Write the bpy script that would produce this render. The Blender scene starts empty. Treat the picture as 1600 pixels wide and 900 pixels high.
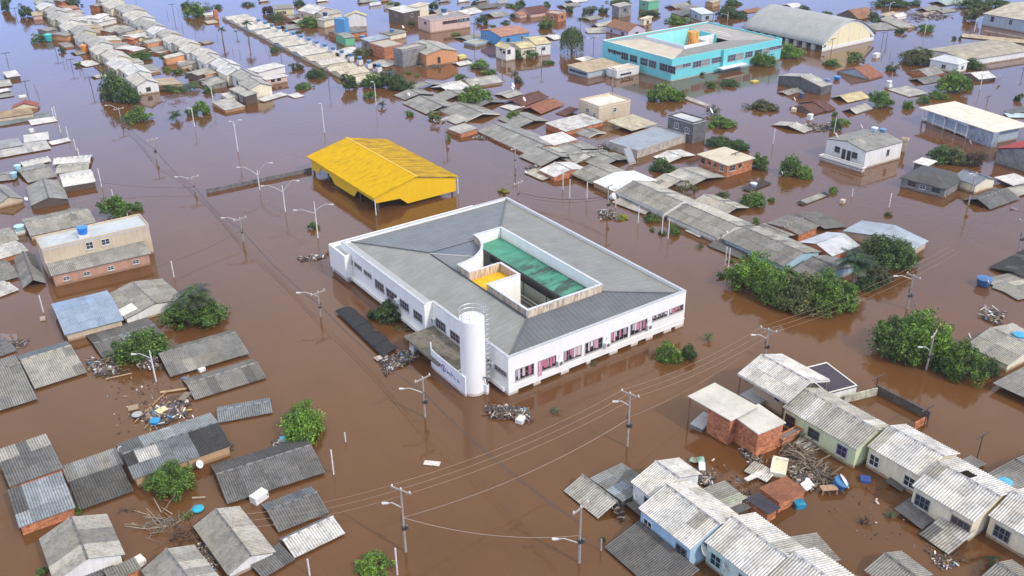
import bpy, math, random
from math import sin, cos, pi, radians, sqrt, atan2, floor
from mathutils import Vector, Matrix, noise
random.seed(7)
C = bpy.context.scene.collection
SC = bpy.context.scene

# ---------------------------------------------------------------- camera
FP, TH, RO, YA, HC = 1467.4, 0.475359, -0.0107895, 0.962050, 60.0
hd = Vector((cos(YA), sin(YA), 0)); UPV = Vector((0, 0, 1))
fw = cos(TH)*hd - sin(TH)*UPV
ri0 = fw.cross(UPV).normalized(); uu0 = ri0.cross(fw)
RI = cos(RO)*ri0 + sin(RO)*uu0; UU = -sin(RO)*ri0 + cos(RO)*uu0
cam = bpy.data.cameras.new('camera'); co = bpy.data.objects.new('camera', cam); C.objects.link(co)
cam.sensor_width = 36; cam.lens = FP/1600*36; cam.clip_start = 1; cam.clip_end = 6000
m = Matrix((RI, UU, -fw)).transposed().to_4x4(); m.translation = (0, 0, HC); co.matrix_world = m
SC.camera = co

# ---------------------------------------------------------------- sky, sun, exposure
SUN_AZ = atan2(0.28, -0.96)          # measured from +Y towards +X
SUN_EL = radians(40)
w = bpy.data.worlds.new('World'); SC.world = w; w.use_nodes = True
nt = w.node_tree; nt.nodes.clear()
o_ = nt.nodes.new('ShaderNodeOutputWorld'); bg = nt.nodes.new('ShaderNodeBackground'); sky = nt.nodes.new('ShaderNodeTexSky')
sky.sky_type = 'NISHITA'; sky.sun_disc = False; sky.sun_elevation = SUN_EL; sky.sun_rotation = SUN_AZ
sky.air_density = 1.1; sky.dust_density = .7; sky.ozone_density = 2.2
bg.inputs[1].default_value = 0.15
# thin bright cloud over part of the sky
tcx = nt.nodes.new('ShaderNodeTexCoord'); nz = nt.nodes.new('ShaderNodeTexNoise'); nz.inputs['Scale'].default_value = 1.6; nz.inputs['Detail'].default_value = 5
mpn = nt.nodes.new('ShaderNodeMapping'); mpn.inputs['Scale'].default_value = (1, 1, 2.2); nt.links.new(tcx.outputs['Generated'], mpn.inputs[0]); nt.links.new(mpn.outputs[0], nz.inputs['Vector'])
cr = nt.nodes.new('ShaderNodeValToRGB'); cr.color_ramp.elements[0].position = .36; cr.color_ramp.elements[0].color = (.55,)*3+(1,); cr.color_ramp.elements[1].position = .68; cr.color_ramp.elements[1].color = (.9,)*3+(1,)
mxw = nt.nodes.new('ShaderNodeMix'); mxw.data_type = 'RGBA'; 
sxyz = nt.nodes.new('ShaderNodeSeparateXYZ'); nt.links.new(tcx.outputs['Generated'], sxyz.inputs[0])
hr = nt.nodes.new('ShaderNodeValToRGB'); hr.color_ramp.elements[0].position = .12; hr.color_ramp.elements[0].color = (.36, .68, 1.55, 1); hr.color_ramp.elements[1].position = .55; hr.color_ramp.elements[1].color = (.84, .79, .70, 1)
nt.links.new(sxyz.outputs[2], hr.inputs[0]); hs = nt.nodes.new('ShaderNodeVectorMath'); hs.operation = 'SCALE'; hs.inputs[3].default_value = 11.2; nt.links.new(hr.outputs[0], hs.inputs[0]); nt.links.new(hs.outputs[0], mxw.inputs[7])
nt.links.new(nz.outputs[0], cr.inputs[0]); nt.links.new(cr.outputs[0], mxw.inputs[0]); nt.links.new(sky.outputs[0], mxw.inputs[6]); nt.links.new(mxw.outputs[2], bg.inputs[0]); nt.links.new(bg.outputs[0], o_.inputs[0])
sl = bpy.data.lights.new('sun', 'SUN'); sl.energy = 2.4; sl.angle = radians(2.0); sl.color = (1, .92, .81)
so = bpy.data.objects.new('sun', sl); C.objects.link(so)
sd = Vector((sin(SUN_AZ)*cos(SUN_EL), cos(SUN_AZ)*cos(SUN_EL), sin(SUN_EL)))
so.rotation_euler = sd.to_track_quat('Z', 'Y').to_euler(); so.location = (0, 0, 120)
vs = SC.view_settings; vs.view_transform = 'Standard'; vs.look = 'None'; vs.gamma = 1; vs.exposure = 0.08
SC.cycles.max_bounces = 6; SC.cycles.diffuse_bounces = 3; SC.cycles.glossy_bounces = 3; SC.cycles.transmission_bounces = 2
SC.cycles.caustics_reflective = False; SC.cycles.caustics_refractive = False

def P(x, y, z=0.0):                  # the place at height z that the photograph shows at (x, y)
    d = fw*FP + RI*(x-800) - UU*(y-450); t = (z-HC)/d.z
    return Vector((0, 0, HC)) + d*t
def Q(p):
    d = Vector(p) - Vector((0, 0, HC)); k = d.dot(fw)
    return 800+FP*d.dot(RI)/k, 450-FP*d.dot(UU)/k
def hgt(bx, by, ty):
    b = P(bx, by); lo, hi = 0., 40.
    for _ in range(30):
        mm = (lo+hi)/2
        if Q(b+Vector((0, 0, mm)))[1] > ty: lo = mm
        else: hi = mm
    return lo
RG = dict(a1=(0,0), a2=(200,0), a3=(400,0), a4=(600,0), a5=(800,0), a6=(1000,0), a7=(1200,0), a8=(1360,0),
          b1=(0,120), b2=(240,90), b3=(600,120), b4=(780,130), b5=(960,150), b6=(1180,100), b7=(1360,100))
RG = {k: (v[0], v[1], 20/3) for k, v in RG.items()}
RG['b8'] = (1060,340,5.327)
for i in range(4):
    for k, y in (('A',0),('B',225),('C',450),('D',675)): RG[k+str(i+1)] = (400*i, y, 4.)
for k, v in dict(E1=(840,700),E2=(1040,720),E3=(1280,720),E4=(1060,540),E5=(1280,560),E6=(0,640),E7=(0,720)).items(): RG[k] = (v[0],v[1],5.)
RG['E8'] = (240,660,3.75); RG['S'] = (0,0,1.)
def px(reg, x, y):
    ox, oy, s = RG[reg]; return ox+x/s, oy+y/s

# ---------------------------------------------------------------- materials
MATS = {}
def nodes(name):
    mt = bpy.data.materials.new(name); mt.use_nodes = True; t = mt.node_tree; t.nodes.clear()
    out = t.nodes.new('ShaderNodeOutputMaterial'); b = t.nodes.new('ShaderNodeBsdfPrincipled')
    t.links.new(b.outputs[0], out.inputs[0]); MATS[name] = mt
    return mt, t, b
def nd(t, kind, **kw):
    n = t.nodes.new('ShaderNode'+kind)
    for k, v in kw.items():
        if k[0] == 'i' and k[1:].isdigit(): n.inputs[int(k[1:])].default_value = v
        else: setattr(n, k, v)
    return n
def ramp(t, src, stops, mode='LINEAR'):
    r = t.nodes.new('ShaderNodeValToRGB'); r.color_ramp.interpolation = mode
    el = r.color_ramp.elements
    while len(el) < len(stops): el.new(0.5)
    for e, (p, c) in zip(el, stops):
        e.position = p; e.color = (c, c, c, 1) if isinstance(c, (int, float)) else (*c, 1)
    t.links.new(src, r.inputs[0]); return r.outputs[0]
def mul(t, a, b, fac=1.0, mode='MULTIPLY'):
    x = t.nodes.new('ShaderNodeMix'); x.data_type = 'RGBA'; x.blend_type = mode
    if isinstance(fac, float): x.inputs[0].default_value = fac
    else: t.links.new(fac, x.inputs[0])
    for s, i in ((a, 6), (b, 7)):
        if isinstance(s, tuple): x.inputs[i].default_value = (*s, 1)
        else: t.links.new(s, x.inputs[i])
    return x.outputs[2]
def tex(t, scale, detail=4, rough=.6, vec=None, kind='NoiseTexture', sc3=None):
    n = t.nodes.new('ShaderNodeTexNoise'); n.inputs['Scale'].default_value = scale
    n.inputs['Detail'].default_value = detail; n.inputs['Roughness'].default_value = rough
    if vec is not None:
        if sc3:
            mp = t.nodes.new('ShaderNodeMapping'); mp.inputs['Scale'].default_value = sc3
            t.links.new(vec, mp.inputs[0]); vec = mp.outputs[0]
        t.links.new(vec, n.inputs['Vector'])
    return n.outputs['Fac']
def bump(t, b, h, strength=.3, dist=.02):
    n = t.nodes.new('ShaderNodeBump'); n.inputs['Strength'].default_value = strength; n.inputs['Distance'].default_value = dist
    t.links.new(h, n.inputs['Height']); t.links.new(n.outputs[0], b.inputs['Normal'])
def oc(t): return t.nodes.new('ShaderNodeObjectInfo').outputs['Color']
def geo(t): return t.nodes.new('ShaderNodeNewGeometry')
def uvn(t): return t.nodes.new('ShaderNodeUVMap').outputs[0]

def build_mats():
    # painted or plastered wall: damp streaks, mud line left by the flood
    mt, t, b = nodes('plaster'); g = geo(t).outputs['Position']
    streak = ramp(t, tex(t, 1.2, 5, .65, g, sc3=(1.5, 1.5, .25)), [(.35, .82), (.62, 1)])
    fine = ramp(t, tex(t, 6, 4, .6, g), [(.3, .88), (.7, 1)])
    c = mul(t, mul(t, oc(t), streak), fine)
    sp = t.nodes.new('ShaderNodeSeparateXYZ'); t.links.new(g, sp.inputs[0])
    ad = nd(t, 'Math', operation='MULTIPLY_ADD'); t.links.new(tex(t, 1.5, 3, .6, g), ad.inputs[0]); ad.inputs[1].default_value = -.5
    t.links.new(sp.outputs[2], ad.inputs[2])
    mud = ramp(t, ad.outputs[0], [(0.0, .75), (.12, 0)])
    c = mul(t, c, (.26, .16, .09), mud, 'MIX'); t.links.new(c, b.inputs['Base Color']); b.inputs['Roughness'].default_value = .85
    bump(t, b, tex(t, 9, 4, .6, g), .2, .02)
    mt, t, b = nodes('clean'); g = geo(t).outputs['Position']
    c = mul(t, oc(t), ramp(t, tex(t, .7, 5, .6, g, sc3=(1.5, 1.5, .3)), [(.3, .92), (.6, 1)])); c = mul(t, c, ramp(t, tex(t, 4, 5, .6, g, sc3=(1, 1, .25)), [(.28, .93), (.45, 1)]))
    sp = t.nodes.new('ShaderNodeSeparateXYZ'); t.links.new(g, sp.inputs[0]); ad = nd(t, 'Math', operation='MULTIPLY_ADD'); t.links.new(tex(t, 1.1, 4, .65, g), ad.inputs[0]); ad.inputs[1].default_value = -.5; t.links.new(sp.outputs[2], ad.inputs[2])
    c = mul(t, c, (.42, .31, .22), ramp(t, ad.outputs[0], [(0., .6), (.1, 0)]), 'MIX')
    t.links.new(c, b.inputs['Base Color']); b.inputs['Roughness'].default_value = .7
    mt, t, b = nodes('slab'); g = geo(t).outputs['Position']
    c = mul(t, oc(t), ramp(t, tex(t, .35, 6, .65, g), [(.32, .78), (.55, 1), (.75, 1.05)])); c = mul(t, c, ramp(t, tex(t, 2.2, 6, .7, g), [(.34, .8), (.46, 1)]))
    t.links.new(c, b.inputs['Base Color']); b.inputs['Roughness'].default_value = .85; bump(t, b, tex(t, 8, 4, .6, g), .2, .02)
    # corrugated fibre cement: one colour per sheet plus lichen and dark weathering
    mt, t, b = nodes('fibre'); g = geo(t).outputs['Position']
    oi = t.nodes.new('ShaderNodeObjectInfo')
    rnd = ramp(t, oi.outputs['Random'], [(0, .8), (.5, 1), (1, 1.12)])
    blot = ramp(t, tex(t, .9, 6, .7, g), [(.34, .74), (.55, 1.0), (.75, 1.08)])
    sp1 = ramp(t, tex(t, 5, 5, .7, g), [(.35, .7), (.45, 1)])
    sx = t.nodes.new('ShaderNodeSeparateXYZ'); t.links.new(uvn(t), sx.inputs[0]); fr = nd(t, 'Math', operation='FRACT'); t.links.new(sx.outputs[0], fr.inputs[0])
    valley = ramp(t, fr.outputs[0], [(.0, .42), (.26, 1.04), (.74, 1.04), (1, .42)]); soot = ramp(t, tex(t, 2.4, 6, .72, g, sc3=(1, 1, 1)), [(.5, 1), (.62, .72)])  # valley: shade of the corrugation troughs painted in as dark stripes
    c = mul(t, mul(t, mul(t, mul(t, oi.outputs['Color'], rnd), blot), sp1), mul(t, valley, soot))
    warm = ramp(t, tex(t, .5, 4, .6, g), [(.45, (1, 1, 1)), (.75, (1.04, .98, .88))])
    c = mul(t, c, warm); t.links.new(c, b.inputs['Base Color']); b.inputs['Roughness'].default_value = .8
    bump(t, b, tex(t, 14, 4, .6, g), .25, .02)
    # roofs too far off for single sheets: colour of each sheet by cell
    mt, t, b = nodes('roof_far'); g = geo(t).outputs['Position']; uv = uvn(t)
    mp = nd(t, 'Mapping'); mp.inputs['Scale'].default_value = (.9, .45, 1); t.links.new(uv, mp.inputs[0])
    fl = nd(t, 'VectorMath', operation='FLOOR'); t.links.new(mp.outputs[0], fl.inputs[0])
    wn = nd(t, 'TexWhiteNoise', noise_dimensions='3D'); t.links.new(fl.outputs[0], wn.inputs['Vector'])
    cell = ramp(t, wn.outputs[0], [(0, .8), (.75, 1.), (1, 1.18)])
    seam = nd(t, 'VectorMath', operation='FRACTION'); t.links.new(mp.outputs[0], seam.inputs[0])
    sx = t.nodes.new('ShaderNodeSeparateXYZ'); t.links.new(seam.outputs[0], sx.inputs[0])
    s1 = ramp(t, sx.outputs[1], [(0, .7), (.09, 1)]); s2 = ramp(t, sx.outputs[0], [(0, .82), (.08, 1)])
    blot = ramp(t, tex(t, .5, 6, .7, g), [(.34, .66), (.56, 1.0), (.75, 1.1)])
    c = mul(t, mul(t, mul(t, oc(t), cell), blot), mul(t, s1, s2)); t.links.new(c, b.inputs['Base Color']); b.inputs['Roughness'].default_value = .75
    wv = nd(t, 'TexWave', wave_type='BANDS', bands_direction='X'); wv.inputs['Scale'].default_value = 1.2
    t.links.new(uv, wv.inputs[0]); bump(t, b, wv.outputs[1], .12, .03)
    # galvanised sheet
    mt, t, b = nodes('zinc'); g = geo(t).outputs['Position']; oi = t.nodes.new('ShaderNodeObjectInfo')
    c = mul(t, oi.outputs['Color'], ramp(t, oi.outputs['Random'], [(0, .9), (1, 1.1)]))
    c = mul(t, c, ramp(t, tex(t, .8, 5, .6, g), [(.35, .82), (.6, 1)])); t.links.new(c, b.inputs['Base Color'])
    b.inputs['Roughness'].default_value = .45; b.inputs['Metallic'].default_value = .35
    # clay tiles
    mt, t, b = nodes('tile'); g = geo(t).outputs['Position']; uv = uvn(t)
    wv = nd(t, 'TexWave', wave_type='BANDS', bands_direction='X'); wv.inputs['Scale'].default_value = 1.1; t.links.new(uv, wv.inputs[0])
    wy = nd(t, 'TexWave', wave_type='BANDS', bands_direction='Y', wave_profile='SAW'); wy.inputs['Scale'].default_value = .9; t.links.new(uv, wy.inputs[0])
    c = mul(t, mul(t, oc(t), ramp(t, wv.outputs[1], [(0, .7), (1, 1.1)])), ramp(t, tex(t, 1.2, 6, .75, g), [(.35, .5), (.6, 1.), (.8, 1.2)]))
    c = mul(t, c, ramp(t, wy.outputs[1], [(0, .8), (.4, 1)])); t.links.new(c, b.inputs['Base Color']); b.inputs['Roughness'].default_value = .85
    bump(t, b, wv.outputs[1], .5, .05)
    # hollow brick
    mt, t, b = nodes('brick'); g = geo(t).outputs['Position']; uv = uvn(t)
    br = nd(t, 'TexBrick'); br.inputs['Scale'].default_value = 1; br.inputs['Brick Width'].default_value = .32; br.inputs['Row Height'].default_value = .21
    br.inputs['Mortar Size'].default_value = .018; br.inputs['Color1'].default_value = (.74, .27, .11, 1); br.inputs['Color2'].default_value = (.42, .13, .055, 1)
    br.inputs['Mortar'].default_value = (.22, .14, .10, 1); t.links.new(uv, br.inputs[0])
    c = mul(t, mul(t, br.outputs[0], ramp(t, tex(t, 1.2, 5, .7, g), [(.32, .6), (.6, 1.1)])), oc(t)); t.links.new(c, b.inputs['Base Color']); b.inputs['Roughness'].default_value = .9
    bump(t, b, br.outputs[1], -.4, .02)
    # grey block and mouldy concrete
    mt, t, b = nodes('concrete'); g = geo(t).outputs['Position']
    c = mul(t, oc(t), ramp(t, tex(t, .9, 7, .72, g), [(.33, .42), (.5, .85), (.7, 1.12)]))
    c = mul(t, c, ramp(t, tex(t, 4, 5, .7, g, sc3=(1, 1, .35)), [(.35, .6), (.55, 1)])); t.links.new(c, b.inputs['Base Color']); b.inputs['Roughness'].default_value = .9
    bump(t, b, tex(t, 7, 5, .7, g), .4, .03)
    # wall streaked with black mould under its coping
    mt, t, b = nodes('stained'); g = geo(t).outputs['Position']
    c = mul(t, (.72, .58, .42), ramp(t, tex(t, 1.1, 6, .75, g, sc3=(3, 3, .5)), [(.36, .28), (.55, .95), (.7, 1.1)]))
    t.links.new(mul(t, c, oc(t)), b.inputs['Base Color']); b.inputs['Roughness'].default_value = .9
    # generic painted metal, plastic and glass
    for nm, ro, me in (('paint', .5, 0), ('plastic', .3, 0), ('metal', .4, .6), ('glass', .12, 0)):
        mt, t, b = nodes(nm); g = geo(t).outputs['Position']
        c = mul(t, oc(t), ramp(t, tex(t, 2.5, 4, .6, g), [(.35, .8), (.65, 1.05)])); t.links.new(c, b.inputs['Base Color'])
        b.inputs['Roughness'].default_value = ro; b.inputs['Metallic'].default_value = me
    # long ribbed roofing of the schools
    mt, t, b = nodes('ribbed'); g = geo(t).outputs['Position']; uv = uvn(t)
    sx = t.nodes.new('ShaderNodeSeparateXYZ'); t.links.new(uv, sx.inputs[0])
    md = nd(t, 'Math', operation='FRACT'); m2 = nd(t, 'Math', operation='MULTIPLY'); m2.inputs[1].default_value = 1.0; t.links.new(sx.outputs[0], m2.inputs[0]); t.links.new(m2.outputs[0], md.inputs[0])
    c = mul(t, oc(t), ramp(t, md.outputs[0], [(0, .93), (.12, 1), (.9, 1.01), (1, .96)]))
    c = mul(t, c, ramp(t, tex(t, .35, 5, .6, g), [(.35, .88), (.65, 1.06)])); c = mul(t, c, ramp(t, tex(t, 1.3, 4, .6, g, sc3=(.3, 2, 1)), [(.35, .9), (.65, 1.04)]))
    t.links.new(c, b.inputs['Base Color']); b.inputs['Roughness'].default_value = .55
    # yellow sheet roof with rust-brown mould running down the slope
    mt, t, b = nodes('yellow_roof'); uv = uvn(t)
    st = tex(t, .55, 7, .75, uv, sc3=(2.2, .5, 1)); sx = t.nodes.new('ShaderNodeSeparateXYZ'); t.links.new(uv, sx.inputs[0])
    ad = nd(t, 'Math', operation='MULTIPLY_ADD'); t.links.new(sx.outputs[2], ad.inputs[0]); ad.inputs[1].default_value = .0; t.links.new(st, ad.inputs[2])
    dirt = ramp(t, ad.outputs[0], [(.55, 0), (.78, .8)])
    lo = ramp(t, tex(t, 1.5, 6, .75, uv, sc3=(3, .35, 1)), [(.5, 0), (.64, .55)])
    c = mul(t, mul(t, oc(t), (.20, .12, .03), dirt, 'MIX'), (.2, .13, .04), lo, 'MIX')
    t.links.new(c, b.inputs['Base Color']); b.inputs['Roughness'].default_value = .7; b.inputs['Specular IOR Level'].default_value = .05
    wv = nd(t, 'TexWave', wave_type='BANDS', bands_direction='X'); wv.inputs['Scale'].default_value = 1.; t.links.new(uv, wv.inputs[0]); bump(t, b, wv.outputs[1], .2, .03)
    # green translucent canopy with dark algae
    mt, t, b = nodes('green_roof'); uv = uvn(t)
    st = ramp(t, tex(t, .5, 6, .7, uv, sc3=(1.4, .55, 1)), [(.45, 0), (.56, .92)])
    sx = t.nodes.new('ShaderNodeSeparateXYZ'); t.links.new(uv, sx.inputs[0])
    zone = ramp(t, sx.outputs[0], [(0, 0), (1, 1)])
    mr = nd(t, 'MapRange'); mr.inputs[1].default_value = 5; mr.inputs[2].default_value = 10; t.links.new(sx.outputs[0], mr.inputs[0])
    k = nd(t, 'Math', operation='MULTIPLY'); t.links.new(st, k.inputs[0]); t.links.new(mr.outputs[0], k.inputs[1])
    c = mul(t, mul(t, (.06, .30, .21), ramp(t, tex(t, .6, 5, .6, uv), [(.35, .75), (.65, 1.1)])), (.03, .05, .04), k.outputs[0], 'MIX')
    t.links.new(c, b.inputs['Base Color']); b.inputs['Roughness'].default_value = .5
    # leaves, bark, wood, mixed rubbish
    mt, t, b = nodes('leaf'); gg = geo(t); oi = t.nodes.new('ShaderNodeObjectInfo')
    c = mul(t, oi.outputs['Color'], ramp(t, gg.outputs['Random Per Island'], [(0, .35), (.55, 1.), (.85, 1.5), (1, 2.2)]))
    c = mul(t, c, ramp(t, tex(t, .6, 4, .6, gg.outputs['Position']), [(.35, .6), (.65, 1.25)]))
    c = mul(t, c, ramp(t, gg.outputs['Random Per Island'], [(.8, (1, 1, 1)), (.95, (1.25, 1.08, .7))]))
    t.links.new(c, b.inputs['Base Color']); b.inputs['Roughness'].default_value = .5
    tr = nd(t, 'BsdfTranslucent'); t.links.new(c, tr.inputs[0]); mx = nd(t, 'MixShader'); mx.inputs[0].default_value = .3
    t.links.new(b.outputs[0], mx.inputs[1]); t.links.new(tr.outputs[0], mx.inputs[2]); t.links.new(mx.outputs[0], t.nodes['Material Output'].inputs[0])
    mt, t, b = nodes('wood'); g = geo(t)
    c = mul(t, oc(t), ramp(t, g.outputs['Random Per Island'], [(0, .4), (.6, 1), (1, 1.6)]))
    c = mul(t, c, ramp(t, tex(t, 3, 5, .7, g.outputs['Position']), [(.3, .6), (.7, 1.1)])); t.links.new(c, b.inputs['Base Color']); b.inputs['Roughness'].default_value = .85
    mt, t, b = nodes('rubbish'); g = geo(t)
    c = ramp(t, g.outputs['Random Per Island'], [(0, (.05, .04, .035)), (.24, (.14, .10, .07)), (.44, (.08, .065, .06)), (.56, (.26, .19, .13)), (.7, (.09, .08, .11)),
             (.79, (.42, .38, .34)), (.86, (.28, .22, .19)), (.91, (.7, .7, .69)), (.955, (.3, .18, .25)), (.98, (.1, .28, .5))], 'CONSTANT')
    t.links.new(c, b.inputs['Base Color']); b.inputs['Roughness'].default_value = .7
    # flood water
    mt, t, b = nodes('water'); g = geo(t).outputs['Position']
    big = tex(t, .012, 4, .55, g); c = mul(t, (.126, .056, .0195), ramp(t, big, [(.3, .86), (.7, 1.12)]))
    c = mul(t, c, ramp(t, tex(t, .09, 5, .65, g, sc3=(1, .35, 1)), [(.32, .9), (.65, 1.07)]))
    c = mul(t, c, ramp(t, tex(t, .35, 6, .7, g, sc3=(.3, 1.4, 1)), [(.3, .95), (.7, 1.04)]))
    t.links.new(c, b.inputs['Base Color']); b.inputs['Roughness'].default_value = .07; b.inputs['IOR'].default_value = 1.43
    mp = nd(t, 'Mapping'); mp.inputs['Scale'].default_value = (1, .6, 1); t.links.new(g, mp.inputs[0])
    n1 = tex(t, 1.3, 3, .5, mp.outputs[0]); n2 = tex(t, .22, 3, .5, mp.outputs[0])
    patch = ramp(t, tex(t, .018, 3, .5, g), [(.42, .2), (.6, 2.4)])
    s = nd(t, 'Math', operation='MULTIPLY'); t.links.new(n1, s.inputs[0]); t.links.new(patch, s.inputs[1])
    a = nd(t, 'Math', operation='MULTIPLY_ADD'); a.inputs[1].default_value = 1.6; t.links.new(n2, a.inputs[0]); t.links.new(s.outputs[0], a.inputs[2])
    bump(t, b, a.outputs[0], .12, .12)
build_mats()

# ---------------------------------------------------------------- mesh helpers
def mk(name, V, F, UV=None, smooth=False):
    me = bpy.data.meshes.new(name); me.from_pydata([tuple(v) for v in V], [], F)
    ul = me.uv_layers.new(name='UVMap'); k = 0; data = []
    if UV is None:
        for p in me.polygons:
            n = p.normal
            for vi in p.vertices:
                v = me.vertices[vi].co
                if abs(n.z) > .75: data += (v.x, v.y)
                elif abs(n.x) > abs(n.y): data += (v.y, v.z)
                else: data += (v.x, v.z)
    else:
        for u in UV: data += (u[0], u[1])
    ul.data.foreach_set('uv', data)
    if smooth: me.polygons.foreach_set('use_smooth', [True]*len(me.polygons))
    me.update(); return me
class B:
    def __init__(s): s.v = []; s.f = []
    def add(s, V, F):
        n = len(s.v); s.v += [Vector(v) for v in V]; s.f += [tuple(i+n for i in f) for f in F]; return s
    def box(s, x0, x1, y0, y1, z0, z1):
        return s.add([(x, y, z) for z in (z0, z1) for y in (y0, y1) for x in (x0, x1)],
                     [(0,2,3,1), (4,5,7,6), (0,1,5,4), (2,6,7,3), (0,4,6,2), (1,3,7,5)])
    def obox(s, c, ax, ay, az, hx, hy, hz):
        V = [Vector(c)+ax*(i*hx)+ay*(j*hy)+az*(k*hz) for k in (-1,1) for j in (-1,1) for i in (-1,1)]
        return s.add(V, [(0,2,3,1), (4,5,7,6), (0,1,5,4), (2,6,7,3), (0,4,6,2), (1,3,7,5)])
    def bar(s, a, b, r, r2=None, n=6):
        a = Vector(a); b = Vector(b); d = (b-a); r2 = r if r2 is None else r2
        if d.length < 1e-6: return s
        q = d.to_track_quat('Z', 'Y'); V = []
        for p, rr in ((a, r), (b, r2)):
            for i in range(n): V.append(p + q @ Vector((rr*cos(2*pi*i/n), rr*sin(2*pi*i/n), 0)))
        F = [(i, (i+1) % n, n+(i+1) % n, n+i) for i in range(n)] + [tuple(range(n-1, -1, -1)), tuple(range(n, 2*n))]
        return s.add(V, F)
    def path(s, pts, r, r2=None, n=6):
        r2 = r if r2 is None else r2; k = len(pts)-1
        for i in range(k): s.bar(pts[i], pts[i+1], r+(r2-r)*i/k, r+(r2-r)*(i+1)/k, n)
        return s
    def lathe(s, prof, c=(0,0,0), n=20):
        V = []; c = Vector(c)
        for r, z in prof:
            for i in range(n): V.append(c+Vector((r*cos(2*pi*i/n), r*sin(2*pi*i/n), z)))
        F = [(j*n+i, j*n+(i+1) % n, (j+1)*n+(i+1) % n, (j+1)*n+i) for j in range(len(prof)-1) for i in range(n)]
        F += [tuple(range(n-1, -1, -1)), tuple((len(prof)-1)*n+i for i in range(n))]
        return s.add(V, F)
    def ext(s, pts, off):           # a flat outline pushed along off
        n = len(pts); a = [Vector(p) for p in pts]; o = Vector(off)
        return s.add(a+[p+o for p in a], [tuple(range(n)), tuple(range(2*n-1, n-1, -1))]+[(i, n+i, n+(i+1) % n, (i+1) % n) for i in range(n)])
    def mesh(s, name, smooth=False):
        return mk(name, s.v, s.f, None, smooth)
LBL = {}
def link(name, me, mat=None, col=(1, 1, 1), parent=None, loc=None, kind=None):
    o = bpy.data.objects.new(name, me); C.objects.link(o)
    if me is not None and mat and not me.materials: me.materials.append(MATS[mat])
    o.color = (*col, 1)
    if parent is not None: o.parent = parent
    if loc is not None: o.location = loc
    if kind: o['kind'] = kind
    return o
LAND = []                          # places that labels can refer to
def tag(o, label, cat, group=None, land=None):
    base = label; k = 1
    if label in LBL and not group: print('DUPLICATE LABEL', label)
    LBL[label] = 1; o['label'] = label; o['category'] = cat
    if 'kind' not in o: o['kind'] = 'thing'
    if group: o['group'] = group
    if land:
        LAND.append((Q(o.location)[0], Q(o.location)[1], land))
    return o
def thing(name, loc, rot, label, cat, group=None, land=None):
    o = bpy.data.objects.new(name, None); C.objects.link(o); o.location = loc; o.rotation_euler = (0, 0, rot); o.empty_display_size = .3
    return tag(o, label, cat, group, land)
def where(pt, skip=0):
    x, y = Q(pt); best = sorted(LAND, key=lambda l: (l[0]-x)**2+((l[1]-y)*1.6)**2)[skip]
    dx, dy = x-best[0], (y-best[1])*1.6
    if abs(dx) > abs(dy): r = 'right of' if dx > 0 else 'left of'
    else: r = 'in front of' if dy > 0 else 'behind'
    return r+' the '+best[2]
def ulabel(pre, pt):
    for k in range(8):
        s = pre+' '+where(pt, k)
        if s not in LBL and len(s.split()) <= 16: return s
    for k in range(14):
        for j in range(k+1, 24):
            s = pre+' '+where(pt, k)+' and '+where(pt, j)
            if s not in LBL and len(s.split()) <= 16: return s
    for k in range(60):
        s = pre+' '+where(pt, k)
        if s not in LBL and len(s.split()) <= 16: return s
    print('NO LABEL', pre); return pre
def jit(c, a=.08):
    k = 1+random.uniform(-a, a); return tuple(max(0, x*k) for x in c)

# colours of things
CL = dict(c1=(.43,.42,.385), c2=(.29,.287,.27), c3=(.14,.14,.14), c4=(.66,.655,.64), c5=(.2,.2,.2), cd=(.07,.07,.075), z=(.52,.58,.68), zb=(.42,.52,.66), zw=(.68,.71,.76),
          t=(.36,.145,.085), td=(.16,.065,.05), r=(.5,.06,.05), sal=(.55,.28,.2), ye=(.62,.53,.3), pu=(.05,.045,.07), bl=(.35,.42,.52), rust=(.3,.15,.08), tan=(.5,.4,.28), w=(.76,.74,.71), c6=(.60,.57,.51), c7=(.58,.53,.42))
WC = dict(w=('plaster',(.83,.81,.76)), c=('plaster',(.86,.77,.55)), y=('plaster',(.74,.68,.4)), b=('brick',(1,1,1)), b2=('brick',(1.3,1.5,1.6)), k=('concrete',(.3,.29,.28)), kd=('concrete',(.16,.155,.155)), t2=('concrete',(.56,.49,.4)),
          p=('plaster',(.72,.5,.42)), o=('plaster',(.55,.36,.2)), og=('plaster',(.72,.34,.16)), s=('plaster',(.42,.62,.74)), bl=('plaster',(.1,.32,.62)), g=('plaster',(.7,.77,.47)), gr=('plaster',(.16,.5,.3)),
          te=('plaster',(.12,.66,.66)), pk=('plaster',(.55,.31,.21)), d=('wood',(.12,.09,.07)), m=('plaster',(.62,.76,.68)), li=('plaster',(.62,.55,.7)), tn=('plaster',(.62,.5,.35)), kb=('plaster',(.42,.5,.56)), lg=('plaster',(.5,.55,.6)))
SHM = {}
def sheet_mesh(wd, ln, nr=5):
    key = (round(wd, 2), round(ln, 2), nr)
    if key in SHM: return SHM[key]
    n = max(3, round(wd/.235)); V = []; F = []; UV = []
    for j, (yy, zz) in enumerate(((0, .035), (ln, .0))):
        for i in range(2*n+1): V.append((i*wd/(2*n), yy, zz+.075+(.095 if i % 2 else 0)))
    k = 2*n+1
    for i in range(2*n+1): V.append((i*wd/(2*n), 0, .06))
    for i in range(2*n):
        F.append((i, i+1, k+i+1, k+i)); F.append((2*k+i, 2*k+i+1, i+1, i))
    for f in F: UV += [(V[i][0]/wd*n, V[i][1]) for i in f]
    SHM[key] = mk('roof_sheet', V, F, UV); return SHM[key]
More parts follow.
